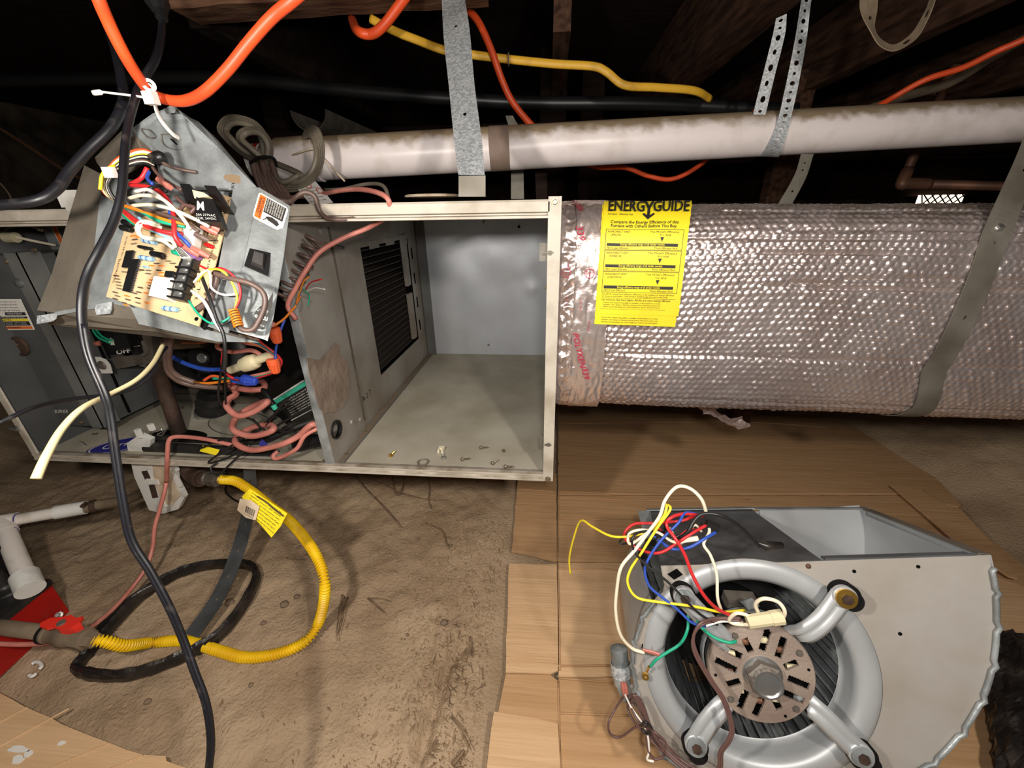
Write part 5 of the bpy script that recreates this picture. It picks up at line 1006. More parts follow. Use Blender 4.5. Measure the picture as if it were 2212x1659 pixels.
b, hd = blk('header', [(374, 530, .472), (392, 536, .472), (412, 556, .470), (392, 558, .472)], .008, M_connw)
for i in range(6): mb = MB(); mbox(mb, b, .1 + .14 * i, .18 + .14 * i, .1, .9, 0, .0006); mb.build('slot', M_dark, pc)
# terminal block with five screws
tbk = thing('x', None, None, (0, 0, 0)); bpy.data.objects.remove(tbk)
for i, (sx, sy) in enumerate([(417, 574), (412, 588), (407, 605), (401, 622), (400, 638)]):
    u, v = BB(sx, sy); mb = MB(); mbox(mb, BF, u - .009 / BL, u + .010 / BL, v - .0055 / BH, v + .0045 / BH, Z_, Z_ + .009); mbox(mb, BF, u - .010 / BL, u + .013 / BL, v + .0045 / BH, v + .0058 / BH, Z_, Z_ + .013); mb.build('terminal_block', M_black, pc)
    mb = MB(); mb.lathe(BF(u, v, Z_ + .009), BF.n, [(0, .0024), (.0030, .0020), (.0036, .0005), (.0036, 0)], 14); mbox(mb, BF, u - .0055 / BL, u + .006 / BL, v - .0038 / BH, v + .0035 / BH, Z_ + .009, Z_ + .0095); s_ = mb.build('terminal_screw', M_steel, pc, smooth='auto')
# door switch
b = bil([K(540, 538, .484), K(585, 548, .494), K(580, 598, .486), K(528, 575, .476)]); mb = MB(); mbox(mb, b, 0, 1, 0, 1, 0, .002); sw = mb.build('door_switch', M_black, bx, 'black rocker door switch')
mb = MB(); mb.hexa([b(.22, .18, .002), b(.22, .82, .002), b(.78, .82, .002), b(.78, .18, .002), b(.28, .25, .009), b(.26, .72, .006), b(.72, .74, .006), b(.70, .25, .009)]); mb.build('rocker', M_blackd, sw)
# shock warning sticker (upside down)
b = bil([K(560, 416, .4975), K(624, 452, .5115), K(608, 503, .504), K(545, 470, .490)]); 
def rrect(b, r=.1, n=5): 
    o = []
    for cx, cy, a0 in ((1 - r, r, -90), (1 - r, 1 - r, 0), (r, 1 - r, 90), (r, r, 180)):
        for i in range(n + 1): a = math.radians(a0 + 90 * i / n); o.append(b(cx + r * math.cos(a), cy + r * math.sin(a), .0015))
    return o
s_ = MB().slab(rrect(b), b.n * .0005).build('warning_sticker', M_white, bx, 'orange and black shock warning label')
mb = MB(); mbox(mb, b, .05, .26, .06, .94, .002, .0023); mb.build('orange_band', M_org, s_)
mb = MB(); mbox(mb, b, .28, .93, .06, .62, .002, .0023)
hand = [(.45, .70), (.6, .66), (.78, .70), (.86, .78), (.8, .9), (.66, .86), (.5, .84), (.42, .78)]; mb.slab([b(u, v, .002) for u, v in hand], b.n * .0003); mb.tube([b(.34, .9, .0024), b(.42, .82, .0024), b(.40, .76, .0024), b(.5, .72, .0024)], .0006, 5); mb.build('black_print', M_ink, s_)
mb = MB(); text(mb, b, 'WARNING', .08, .15, .07, .6, rot=90, lift=.0027, bold=.02); text(mb, b, 'AVERTISSEMENT', .17, .12, .06, .78, rot=90, lift=.0027, bold=.01); mb.build('lettering', M_ink, s_)
mb = MB()
for i, s in enumerate(('ELECTRICAL SHOCK', 'HAZARD CAN CAUSE', 'INJURY OR DEATH', 'DISCONNECT POWER', 'BEFORE SERVICE', 'RISQUE DE CHOC', 'ELECTRIQUE COUPER', 'LE COURANT AVANT')): text(mb, b, s, .31 + i * .075, .09, .045, .48, rot=90, lift=.0027)
mb.build('lettering', M_white, s_)
# round sticker remnant
b = bil([K(530, 645, .4665), K(590, 655, .478), K(578, 720, .4735), K(522, 700, .463)]); ps = [b(.35 + .65 * u, v, .0012) for u, v in ((.9, -.35), (.98, .0), (.9, .6), (.75, .9), (.4, .98), (.12, .75), (.08, .45), (.3, .22), (.7, .0))]
s_ = MB().slab(ps, b.n * .0004).build('sticker_remnant', M_ink, bx, 'torn round dark sticker'); mb = MB(); text(mb, b, 'entu', .42, .62, .17, .5, bold=.03, lift=.0019); text(mb, b, 'Quality', .45, .36, .12, .45, lift=.0019); text(mb, b, 'Since', .55, .85, .08, .3, lift=.0019); mb.build('lettering', M_zinc, s_)
# wiring of the control box
def bw(pts, m, r=.0019, label=None, name='wire'): return MB().tube(cat_rom(conv(pts, 'K'), 7), r, 7).build(name, m, bx, label, smooth=True)
for i, (m, o) in enumerate(((M_nutO, 0), (M_ivory, 3), (M_wwhite, 6), (M_wyel, 9), (M_wblack, 12), (M_ivory, 15), (M_wblack, 19), (M_wbrown, 22), (M_ivory, 25), (M_wblack, 28))):
    k = o * .55
    bw([(336 - k * .4, 334 + o * .9, .500), (310, 324 + o, .488), (280 - k * .2, 330 + o, .478), (250 + k * .3, 348 + o * .8, .470), (228 + k * .6, 378 + o * .4, .468), (222 + k * .8, 405, .470), (232 + k, 422 + k * .4, .476), (256 + k, 436 + k * .3, .482)], m, .0021)
bw([(216, 410, .462), (220, 380, .460), (232, 365, .462), (248, 358, .468)], M_wyel, .0018)
mb = MB(); c0 = K(238, 374, .455); mb.box(c0 - V((.006, .003, .005)), c0 + V((.006, .003, .006))); mb.build('wire_tie', M_wwhite, bx)
bw([(325, 345, .50), (336, 340, .492), (345, 338, .49), (350, 350, .495)], M_black, .0065, name='wire_boot')
fan = [([(262, 446, .478), (300, 455, .465), (345, 478, .458), (400, 490, .464)], M_wgreen), ([(258, 452, .478), (285, 480, .47), (330, 498, .466), (390, 510, .47)], M_wgreen), ([(260, 450, .476), (300, 480, .464), (350, 500, .462), (395, 505, .468)], M_wred), ([(262, 454, .476), (300, 486, .466), (345, 500, .464), (392, 514, .470)], M_nutO),
       ([(262, 442, .474), (310, 458, .462), (360, 476, .458), (405, 484, .462)], M_worange), ([(286, 444, .468), (330, 443, .458), (380, 455, .454), (430, 478, .458), (452, 490, .464)], M_ivory), ([(280, 428, .468), (310, 422, .458), (350, 430, .454), (385, 460, .454), (412, 495, .460)], M_ivory), ([(292, 414, .470), (320, 410, .460), (345, 425, .456), (375, 450, .456), (400, 470, .46)], M_wwhite),
       ([(282, 400, .482), (320, 404, .474), (350, 418, .468), (372, 450, .462), (376, 480, .458), (378, 510, .458), (392, 532, .464)], M_wred), ([(368, 445, .466), (368, 470, .462), (380, 500, .460), (400, 520, .462), (412, 534, .466)], M_wblue), ([(282, 398, .488), (305, 385, .486), (318, 362, .486)], M_wred), ([(322, 370, .488), (318, 385, .484), (330, 398, .480)], M_wblue), ([(330, 362, .49), (345, 380, .484), (370, 398, .480), (392, 410, .478)], M_wbrown),
       ([(346, 485, .466), (310, 478, .462), (296, 490, .464), (305, 510, .466), (340, 516, .466), (370, 520, .466), (380, 535, .470)], M_ivory), ([(350, 492, .466), (315, 484, .462), (300, 496, .464), (312, 514, .466), (350, 520, .466), (376, 538, .470)], M_ivory), ([(300, 470, .468), (320, 490, .464), (345, 505, .464), (380, 518, .468)], M_resb), ([(310, 452, .46), (350, 462, .456), (395, 478, .458), (430, 500, .462)], M_brown),
       ([(352, 352, .49), (375, 362, .492), (400, 368, .500), (425, 372, .505)], M_brown), ([(330, 405, .468), (316, 412, .466), (300, 428, .466)], M_wblack), ([(330, 405, .468), (345, 402, .466), (360, 415, .468)], M_wblack), ([(400, 440, .462), (390, 455, .458), (410, 470, .458), (432, 470, .462)], M_wbrown), ([(380, 425, .466), (400, 442, .462), (420, 448, .46), (412, 460, .46)], M_wbrown)]
for pts, m in fan: bw(pts, m, .0021 if m is not M_wred else .0026)
for i, (x, y, x2, y2, m) in enumerate(((338, 385, 360, 402, M_term), (352, 395, 372, 408, M_term), (434, 488, 470, 505, M_term), (440, 482, 474, 498, M_term), (395, 532, 430, 552, M_term), (412, 534, 452, 556, M_term), (420, 505, 450, 520, M_brown), (398, 490, 416, 505, M_clear))):
    MB().tube([K(x, y, .466), K((x + x2) / 2, (y + y2) / 2, .468), K(x2, y2, .472)], [.0028, .0036, .003], 8, flat=.6).build('spade_terminal', m, bx)
for pts, m, r in (([(432, 574, .452), (452, 582, .446), (480, 580, .444), (503, 595, .446), (518, 620, .450), (518, 645, .452), (508, 668, .452)], M_wred, .0013), ([(428, 606, .452), (440, 590, .446), (455, 582, .444), (480, 585, .444), (500, 608, .448), (512, 640, .452), (508, 668, .452)], M_wyel, .0013), ([(419, 610, .452), (435, 592, .446), (450, 584, .444), (455, 600, .446), (457, 622, .448), (480, 636, .450), (510, 636, .452)], M_wwhite, .0013), ([(408, 650, .455), (430, 680, .450), (455, 698, .448), (480, 695, .450), (497, 685, .452)], M_wgreen, .0012),
                  ([(414, 628, .454), (440, 650, .448), (462, 690, .446), (478, 715, .448)], M_wwhite, .0018), ([(436, 598, .452), (452, 640, .444), (468, 690, .444), (482, 720, .446), (487, 760, .452), (485, 800, .47)], M_wblack, .0019),
                  ([(462, 590, .452), (500, 602, .446), (540, 612, .448), (568, 632, .454), (572, 660, .456), (558, 695, .454), (545, 712, .452), (525, 712, .450), (512, 700, .450)], M_brown, .0030), ([(470, 580, .456), (465, 610, .455), (450, 650, .456), (425, 670, .458)], M_brown, .0038)):
    bw(pts, m, r)
hx = []
a, b2_ = K(504, 668, .450), K(516, 706, .447)
for i in range(60): t = i / 59; c = a.lerp(b2_, t); d = (b2_ - a).normalized(); u = d.orthogonal().normalized(); w2 = d.cross(u); q = t * 2 * math.pi * 7; hx.append(c + (u * math.cos(q) + w2 * math.sin(q)) * .0045)
MB().tube(hx, .0011, 6).build('wire_wrap', M_worange, bx, smooth=True); MB().tube([a, b2_], .0032, 8).build('cable_end', M_brown, bx)
# ================================================================== BLOWER
AX = w_of(V((179, 44, 850)).normalized()); UU = (cx_ - AX * cx_.dot(AX)).normalized(); VV = -(AX.cross(UU))
P0 = K(1650, 1460, .52)
def bl(u, v, w=0.0): return P0 + UU * u + VV * v + AX * w
def bp(px, py, w=0.0): r = ray(px, py); o = bl(0, 0, w); return CAM + r * ((o - CAM).dot(AX) / r.dot(AX))
def buv(px, py, w=0.0): d = bp(px, py, w) - P0; return d.dot(UU), d.dot(VV)
BW = .24
bo = thing('blower_assembly', 'grey furnace blower with its motor, stood on the cardboard', 'blower', bl(0, -.15, .2))
op = [(1437, 1275), (1427, 1222), (1600, 1218), (2138, 1199)]
cr = [(2142, 1225), (2150, 1270), (2153, 1330), (2150, 1400), (2136, 1470), (2110, 1530), (2070, 1590), (2015, 1645), (1940, 1684), (1850, 1702), (1750, 1706), (1650, 1704), (1560, 1693), (1490, 1668), (1432, 1630), (1395, 1570), (1376, 1500), (1366, 1460), (1364, 1410), (1372, 1370), (1390, 1325), (1412, 1295)]
ruv = [buv(*p) for p in cr]; sm = cat_rom([V((a, b, 0)) for a, b in ruv], 6)
outl = [V((*buv(*p), 0)) for p in op] + sm
# inlet ring centre
ic = buv(1634, 1446); RI, RO = .1125, .143
def facemesh(w, mb):
    N = 96; inner = [bl(ic[0] + RO * math.cos(2 * math.pi * i / N), ic[1] + RO * math.sin(2 * math.pi * i / N), w) for i in range(N)]
    out = []
    for i in range(N):        # cast from the ring centre to the outline
        d = V((math.cos(2 * math.pi * i / N), math.sin(2 * math.pi * i / N))); best = None
        for j in range(len(outl)):
            a, b = outl[j].xy, outl[(j + 1) % len(outl)].xy; e = b - a; den = d.x * e.y - d.y * e.x
            if abs(den) < 1e-12: continue
            q = a - V(ic); t = (q.x * e.y - q.y * e.x) / den; s = (q.x * d.y - q.y * d.x) / den
            if -1e-6 <= s <= 1 + 1e-6 and t > 0 and (best is None or t < best): best = t
        best = max(best or RO, RO + .0005); out.append((d, best))
    ou = [bl(ic[0] + d.x * t, ic[1] + d.y * t, w) for d, t in out]
    mb.add(inner + ou, [(i, (i + 1) % N, N + (i + 1) % N, N + i) for i in range(N)])
    # sharp corners of the outlet edge
    for c in (0, 1, 3):
        cc2 = outl[c]; an = math.atan2(cc2.y - ic[1], cc2.x - ic[0]) % (2 * math.pi); k = int(an / (2 * math.pi) * N); a, b = ou[k], ou[(k + 1) % N]
        mb.add([a, bl(cc2.x, cc2.y, w), b], [(0, 1, 2)])
mb = MB(); facemesh(0, mb); mb.build('side_plate', M_blow, bo, 'pale front side plate')
mb = MB(); pts = [bl(p.x, p.y, BW) for p in outl]; mb.slab(pts, AX * .0015); mb.build('side_plate', M_blowb, bo)
# scroll wrapper with a beaded crimped rim
mb = MB(); rows = [[bl(p.x, p.y, 0), bl(p.x, p.y, BW * .5), bl(p.x, p.y, BW)] for p in sm[:-1]]; mb.sheet(rows); mb.build('scroll_wrapper', M_blowb, bo, smooth=True)
rim = []
for i, p in enumerate(sm):
    a = sm[max(0, i - 1)]; b = sm[min(len(sm) - 1, i + 1)]; t = (b - a).normalized(); nrm = V((t.y, -t.x, 0)); k = 0.0022 if (i % 7) else -.0012
    if (p + nrm - V((ic[0], ic[1], 0))).length < (p - V((ic[0], ic[1], 0))).length: nrm = -nrm
    rim.append(bl(p.x + nrm.x * k, p.y + nrm.y * k, -.003))
MB().tube(rim, .0028, 8).build('crimped_rim', M_zinc, bo, smooth=True)
# inlet bellmouth
C0 = bl(ic[0], ic[1], 0)
mb = MB(); mb.lathe(C0, -AX, [(RO, -.0005), (RO - .002, .0022), (RO - .008, .0045), (RO - .016, .0052), (RO - .022, .0035), (RO - .028, -.0015), (RI + .003, -.010), (RI, -.020), (RI, -.032), (RI - .001, -.032)], 96, u=UU); mb.build('inlet_ring', M_blowb, bo, 'rounded inlet ring', smooth=True)
# outlet: far lip, dark cut-off plate, flanges
oA, oB = V((*buv(1427, 1222), 0)), V((*buv(2138, 1199), 0))
cA, cB, cC, cD = bp(1427, 1221), bp(1775, 1210, .002), bp(1622, 1099, BW), bp(1405, 1102, BW)
MB().slab([cA, cB, cC, cD], -VV * .0015).build('cutoff_plate', M_blowd, bo, 'dark sooty cut-off plate over the outlet')
MB().slab([bp(1378, 1104, BW), bp(1432, 1100, BW), bp(1440, 1140, BW * .8), bp(1388, 1145, BW * .8)], -VV * .0015).build('mounting_flange', M_zinc, bo)
mb = MB(); a, b = bp(1620, 1097, BW), bp(1870, 1096, BW); c, d = bl(*(V(((b - P0).dot(UU), (b - P0).dot(VV)))), BW - .014), bl(*(V(((a - P0).dot(UU), (a - P0).dot(VV)))), BW - .014); mb.slab([a, b, c, d], VV * .0015)
a, b = bp(1395, 1100, BW), bp(1625, 1096, BW); mb.slab([a, b, b - AX * .012, a - AX * .012], VV * .0015); mb.build('rear_flange', M_zinc, bo)
rx = bp(1870, 1097, BW); fx = bp(2138, 1199, 0); rxl = bl((rx - P0).dot(UU), (rx - P0).dot(VV) - .15, BW)
mb = MB(); e1 = (fx - P0); mb.slab([rx, fx, fx - VV * .03 + UU * .004, rx - VV * .16], UU * .0015); mb.build('outlet_wall', M_blowb, bo, 'bluish outlet side wall')
mb = MB(); mb.slab([rx, fx, fx - UU * .012, rx - UU * .012], VV * .0018); mb.build('outlet_flange', M_zincd, bo)
mb = MB(); mb.slab([bp(1640, 1100, BW - .002), bp(1869, 1098, BW - .002), bl((rx - P0).dot(UU), (rx - P0).dot(VV) - .15, BW - .002), bl((bp(1640, 1100, BW) - P0).dot(UU), (bp(1640, 1100, BW) - P0).dot(VV) - .15, BW - .002)], -AX * .001); mb.build('rear_wall', M_blowb, bo)
mb = MB(); a, b = bp(1782, 1210, -.001), bp(2100, 1201, -.001); mb.slab([a, b, b + AX * .010, a + AX * .010], VV * .002); mb.build('front_flange', M_blowd, bo)
# diamond hole corner plate, holes and rivets on the plate
MB().slab([bp(1442, 1240, -.001), bp(1462, 1228, -.001), bp(1475, 1241, -.001), bp(1456, 1252, -.001)], -AX * .0006).build('diamond_hole', M_dark, bo)
for px, py in ((1845, 1234), (1983, 1224), (1944, 1369)): MB().lathe(bp(px, py), -AX, [(0, .0006), (.0022, .0006), (.0022, 0)], 12).build('screw_hole', M_dark, bo)
MB().lathe(bp(1746, 1223), -AX, [(0, .002), (.0028, .0015), (.0034, 0)], 12).build('rivet', M_copper, bo)
# wheel: blades, rim ring, dark back
WR = .128
MB().lathe(C0 + AX * .225, -AX, [(0, 0), (WR + .012, 0), (WR + .012, .002), (0, .002)], 48).build('wheel_back', M_blackd, bo)
mb = MB(); mb.lathe(C0, AX, [(RI + .004, .022), (WR + .010, .022), (WR + .010, .034), (RI + .004, .030)], 64, u=UU); mb.build('wheel_rim', M_zinc, bo, smooth='auto')
base = None
for i in range(52):
    a0 = 2 * math.pi * i / 52
    mb = MB()
    def bpnt(r, an, w): return bl(ic[0] + r * math.cos(an), ic[1] + r * math.sin(an), w)
    mb.sheet([[bpnt(RI - .002, a0, w), bpnt(RI + .006, a0 + .055, w), bpnt(RI + .015, a0 + .08, w)] for w in (.032, .225)]); mb.build('blade', M_zinc, bo, smooth=True)
# motor: shell, end cap with slots, hub
mc = buv(1652, 1466, -.035); M0 = bl(mc[0], mc[1], 0); MR = .0625
mb = MB(); mb.lathe(M0, -AX, [(0, -.10), (MR - .003, -.10), (MR - .002, -.02), (MR - .002, .022), (MR - .004, .024)], 48, u=UU); mo = mb.build('motor', M_black, bo, 'black electric motor with tan end cap', smooth='auto')
mb = MB(); mb.lathe(M0, -AX, [(MR - .001, -.012), (MR + .001, -.012), (MR + .001, .0), (MR - .001, .0)], 48); mb.build('motor_band', M_zinc, mo, 'silver clamp band', smooth='auto')
MB().lathe(M0, -AX, [(0, .012), (MR - .006, .012), (MR - .006, .02)], 32).build('winding', M_dark, mo)
for k in range(10):
    q = 2 * math.pi * k / 10 + .2; c = M0 - AX * .018 + (UU * math.cos(q) + VV * math.sin(q)) * .038; MB().tube([c - (UU * math.cos(q) - VV * 0) * .0 - UU * .006, c + UU * .006], .004, 8).build('winding_coil', M_copper if k % 2 else M_conn, mo)
# end cap: polar grid with radial slot openings
N = 180; rings = [.0215, .026, .0275, .030, .033, .036, .040, .044, .047, .0485, .051, .056, .0605]
slots = []   # (angle centre, half width in metres, r0, r1)
for k in range(4):
    a0 = math.radians(70 - 90 * k)
    slots += [(a0 + .17, .0042, .0275, .0535, .0095), (a0 - .17, .0042, .0275, .0535, -.0095), (a0 + math.pi / 4, .0042, .028, .045, 0)]
def inslot(r, an):
    x, y = r * math.cos(an), r * math.sin(an)
    for (ac, hw, r0, r1, off) in slots:
        a_ = ac if off == 0 else (ac - .17 if off > 0 else ac + .17); rx_ = x * math.cos(a_) + y * math.sin(a_); ry_ = -x * math.sin(a_) + y * math.cos(a_)
        if r0 < rx_ < r1 and abs(ry_ - off) < hw: return True
    return False
G_ = 116; cell = .1216 / G_; mb = MB(); idx = {}
def gp(i, j, h):
    k = (i, j, h)
    if k not in idx: 
        x, y = -.0608 + i * cell, -.0608 + j * cell; r = math.hypot(x, y)
        if r > .0605: x *= .0605 / r; y *= .0605 / r
        dome = .024 + .004 * (1 - min(1, r / .0605) ** 2); idx[k] = len(mb.v); mb.v.append(M0 + UU * x + VV * y - AX * (dome - h * .003))
    return idx[k]
solid = {}
for i in range(G_):
    for j in range(G_):
        x, y = -.0608 + (i + .5) * cell, -.0608 + (j + .5) * cell; r = math.hypot(x, y); solid[i, j] = r < .0608 and not inslot(r, math.atan2(y, x))
for (i, j), s in solid.items():
    if not s: continue
    mb.f.append((gp(i, j, 0), gp(i + 1, j, 0), gp(i + 1, j + 1, 0), gp(i, j + 1, 0))); mb.m.append(0)
    for (di, dj, a, b) in ((-1, 0, (i, j), (i, j + 1)), (1, 0, (i + 1, j), (i + 1, j + 1)), (0, -1, (i, j), (i + 1, j)), (0, 1, (i, j + 1), (i + 1, j + 1))):
        if not solid.get((i + di, j + dj), False): mb.f.append((gp(*a, 0), gp(*b, 0), gp(*b, 1), gp(*a, 1))); mb.m.append(0)
mb.build('end_cap', M_motor, mo, 'tan slotted end cap')
MB().lathe(M0, -AX, [(.0605, .012), (.062, .014), (.062, .022), (.0605, .024)], 64, u=UU).build('cap_rim', M_motor, mo, smooth=True)
mb = MB(); mb.lathe(M0 - AX * .026, -AX, [(.023, .0), (.023, .003), (.019, .004), (.017, .010), (.0165, .022), (.0145, .022), (.0145, .020), (0, .021)], 32, u=UU); mb.build('shaft_hub', M_steel, mo, 'shiny round hub', smooth='auto')
mb = MB(); mb.lathe(M0 - AX * .030, -AX, [(0, 0), (.021, 0), (.021, .010), (.017, .012)], 6); mb.build('hub_nut', M_gasgrey, mo)
for an, r_, rad in ((125, .052, .0042), (35, .053, .0042), (-45, .053, .0042), (-135, .052, .0042)): 
    a = math.radians(an); c = M0 - AX * .0255 + (UU * math.cos(a) + VV * math.sin(a)) * r_; bolt(MB(), c, -AX, rad * .8, .002).build('cap_screw', M_gasgrey, mo)
for an in (80, 12, -62, -170): a = math.radians(an); c = M0 - AX * .0248 + (UU * math.cos(a) + VV * math.sin(a)) * .0545; MB().lathe(c, -AX, [(0, .0005), (.0018, .0005), (.0018, 0)], 10).build('cap_hole', M_dark, mo)
# three-legged mount: four pressed arms with rubber grommets
def arm(pts, bolt_px, gold=False):
    P = [bp(px, py, w) for px, py, w in pts]; P = cat_rom(P, 6); mb = MB(); n = len(P); rows = []
    for i, p in enumerate(P):
        t = (P[min(n - 1, i + 1)] - P[max(0, i - 1)]).normalized(); s = t.cross(AX).normalized(); nn = s.cross(t).normalized()
        if nn.dot(AX) > 0: nn = -nn
        row = []
        for k, (x, h) in enumerate(((-.012, -.005), (-.0125, .0), (-.009, .0012), (-.0055, .0042), (-.002, .0004), (.002, .0004), (.0055, .0042), (.009, .0012), (.0125, .0), (.012, -.005))): row.append(p + s * x + nn * h)
        rows.append(row)
    mb.sheet(rows); ar = mb.build('mounting_arm', M_blowb, bo, smooth=True)
    e = bp(*bolt_px, -.030); mb = MB(); mb.lathe(e, -AX, [(.0135, -.004), (.0135, .002), (.0125, .003), (0, .003)], 28); mb.build('arm_eye', M_blowb, ar, smooth='auto')
    mb = MB(); mb.lathe(bp(bolt_px[0] - 4, bolt_px[1] - 8, -.005), -AX, [(.016, -.004), (.016, .010), (.012, .014), (.012, .022), (.0, .022)], 24); mb.build('rubber_grommet', M_blackm, ar, smooth='auto')
    mb = MB(); mb.lathe(e, -AX, [(.0115, .003), (.0115, .0055), (.0055, .006), (0, .006)], 24); mb.build('washer', M_brass if gold else M_zinc, ar, 'brass coloured washer' if gold else None)
    mb = MB(); mb.lathe(e, -AX, [(.0060, .0058), (.0060, .0085), (0, .0088)], 6); mb.build('bolt_head', M_iron, ar)
arm([(1822, 1288, -.03), (1795, 1325, -.03), (1765, 1355, -.032), (1735, 1372, -.028), (1710, 1372, -.012), (1700, 1380, .01)], (1824, 1290), True)
arm([(1477, 1290, -.03), (1510, 1325, -.03), (1545, 1362, -.03), (1575, 1395, -.02), (1595, 1415, .01)], (1478, 1290))
arm([(1503, 1607, -.03), (1530, 1565, -.03), (1560, 1530, -.026), (1590, 1505, -.01), (1605, 1495, .01)], (1503, 1609))
arm([(1860, 1628, -.03), (1820, 1590, -.03), (1780, 1550, -.028), (1745, 1520, -.02), (1720, 1500, .01)], (1859, 1630))
# wires of the blower
def lw(pts, m, r=.0017, label=None, name='lead_wire'): return MB().tube(cat_rom([bp(*p) for p in pts], 8), r, 8).build(name, m, bo, label, smooth=True)
lw([(1232, 1240, .10), (1230, 1205, .09), (1240, 1160, .06), (1255, 1125, .03), (1280, 1138, .0), (1320, 1158, -.03), (1362, 1158, -.04), (1405, 1145, -.05), (1432, 1118, -.06), (1440, 1095, -.06), (1436, 1088, -.05)], M_wyel, label='yellow lead with a bare end on the cardboard')
lw([(1436, 1088, -.05), (1448, 1100, -.06), (1420, 1140, -.06), (1385, 1195, -.06), (1362, 1230, -.06), (1356, 1260, -.06), (1375, 1290, -.06), (1420, 1300, -.06), (1470, 1306, -.06), (1510, 1312, -.06), (1560, 1322, -.05), (1610, 1318, -.03)], M_wyel, label='yellow motor lead')
lw([(1526, 1108, -.05), (1515, 1078, -.06), (1490, 1055, -.06), (1462, 1052, -.06), (1437, 1080, -.06), (1425, 1115, -.06), (1400, 1150, -.06), (1370, 1190, -.07), (1342, 1225, -.07), (1333, 1270, -.06), (1330, 1320, -.05), (1340, 1370, -.04), (1365, 1400, -.03), (1392, 1410, -.03)], M_ivory, .0022, 'thick white lead')
lw([(1530, 1128, -.04), (1532, 1150, -.05), (1520, 1175, -.06), (1535, 1200, -.06), (1548, 1240, -.06), (1550, 1290, -.06), (1558, 1318, -.05)], M_ivory, .0019, 'white motor lead')
lw([(1505, 1110, -.04), (1480, 1108, -.05), (1465, 1130, -.06), (1430, 1165, -.06), (1405, 1200, -.06), (1393, 1230, -.06), (1402, 1265, -.06), (1430, 1290, -.06), (1465, 1318, -.06), (1495, 1345, -.06), (1525, 1352, -.05), (1555, 1342, -.04)], M_wblue, label='blue motor lead')
lw([(1546, 1150, -.05), (1520, 1165, -.06), (1490, 1182, -.06), (1455, 1186, -.06), (1430, 1172, -.05), (1400, 1150, -.04)], M_wblue, .0019)
lw([(1520, 1115, -.04), (1480, 1110, -.05), (1450, 1118, -.06), (1440, 1135, -.06), (1460, 1165, -.07), (1480, 1200, -.07), (1495, 1240, -.07), (1520, 1285, -.07), (1548, 1314, -.06), (1580, 1330, -.05)], M_wred, .0021, 'red motor lead')
lw([(1525, 1135, -.05), (1490, 1155, -.06), (1460, 1175, -.06), (1425, 1194, -.06), (1390, 1190, -.05), (1355, 1170, -.04), (1350, 1150, -.03), (1370, 1132, -.03), (1410, 1130, -.04), (1470, 1125, -.05), (1500, 1115, -.04)], M_wred, .0019)
lw([(1640, 1180, -.03), (1600, 1140, -.05), (1560, 1115, -.06), (1520, 1110, -.06), (1500, 1125, -.06), (1485, 1150, -.06), (1460, 1165, -.05), (1440, 1155, -.04), (1438, 1130, -.04)], M_wblack, .0024, 'black lead')
lw([(1500, 1165, -.05), (1440, 1162, -.05), (1380, 1168, -.04), (1345, 1175, -.03), (1340, 1168, -.03), (1365, 1150, -.04), (1400, 1150, -.05)], M_wblack, .0013)
lw([(1435, 1150, -.04), (1390, 1148, -.06), (1368, 1160, -.07), (1368, 1185, -.07), (1390, 1215, -.07), (1440, 1255, -.07), (1475, 1290, -.07), (1510, 1325, -.06), (1550, 1350, -.05)], M_wblack, .0015, 'thin black lead')
lw([(1505, 1160, -.05), (1460, 1172, -.06), (1420, 1150, -.05), (1380, 1145, -.05), (1358, 1155, -.05), (1362, 1175, -.06), (1400, 1150, -.06)], M_ivory, .0019)
for k in range(4): lw([(1410 + 12 * k, 1140, -.03), (1440 + 10 * k, 1165 + 3 * k, -.05), (1480 + 6 * k, 1150 - 5 * k, -.05), (1515, 1130 + 6 * k, -.04)], (M_wblack, M_wred, M_wblack, M_ivory)[k], .0017)
MB().tube([bp(1633, 1170, -.03), bp(1655, 1180, -.03), bp(1690, 1178, -.025)], [.003, .006, .004], 8).build('taped_splice', M_blackbag, bo, smooth=True)
MB().tube([bp(1470, 1168, -.055), bp(1508, 1163, -.055)], .0032, 8).build('sleeve', M_ivory, bo); MB().tube([bp(1525, 1130, -.045), bp(1552, 1142, -.045)], .005, 8).build('boot', M_black, bo)
lw([(1487, 1325, -.02), (1485, 1360, -.03), (1470, 1390, -.03), (1440, 1410, -.03), (1418, 1425, -.03), (1405, 1440, -.025)], M_wgreen, .0019, 'green ground lead'); lw([(1505, 1340, -.03), (1520, 1360, -.04), (1545, 1378, -.05), (1575, 1388, -.055), (1590, 1385, -.05)], M_wgreen, .0019)
mb = MB(); mb.lathe(bp(1394, 1460, -.012), -AX, [(.002, -.002), (.0045, -.002), (.0045, .003), (.002, .003), (.002, -.002)], 16); mb.tube([bp(1398, 1450, -.014), bp(1402, 1440, -.02)], .0016, 6); mb.build('ring_terminal', M_brass, bo)
MB().tube([bp(1388, 1404, -.03), bp(1405, 1408, -.03), bp(1424, 1414, -.03)], [.0022, .0034, .003], 8, flat=.7).build('spade_terminal', M_term, bo, 'pink spade terminal')
MB().tube([bp(1387, 1400, -.03), bp(1388, 1391, -.03)], .0009, 5).build('pin', M_blackm, bo)
lw([(1625, 1350, -.06), (1590, 1348, -.05), (1575, 1340, -.05), (1590, 1325, -.06), (1615, 1330, -.06), (1620, 1345, -.06)], M_ivory, .0022); lw([(1690, 1338, -.06), (1695, 1320, -.07), (1680, 1300, -.07), (1650, 1293, -.07), (1632, 1305, -.06), (1640, 1328, -.05)], M_ivory, .0022)
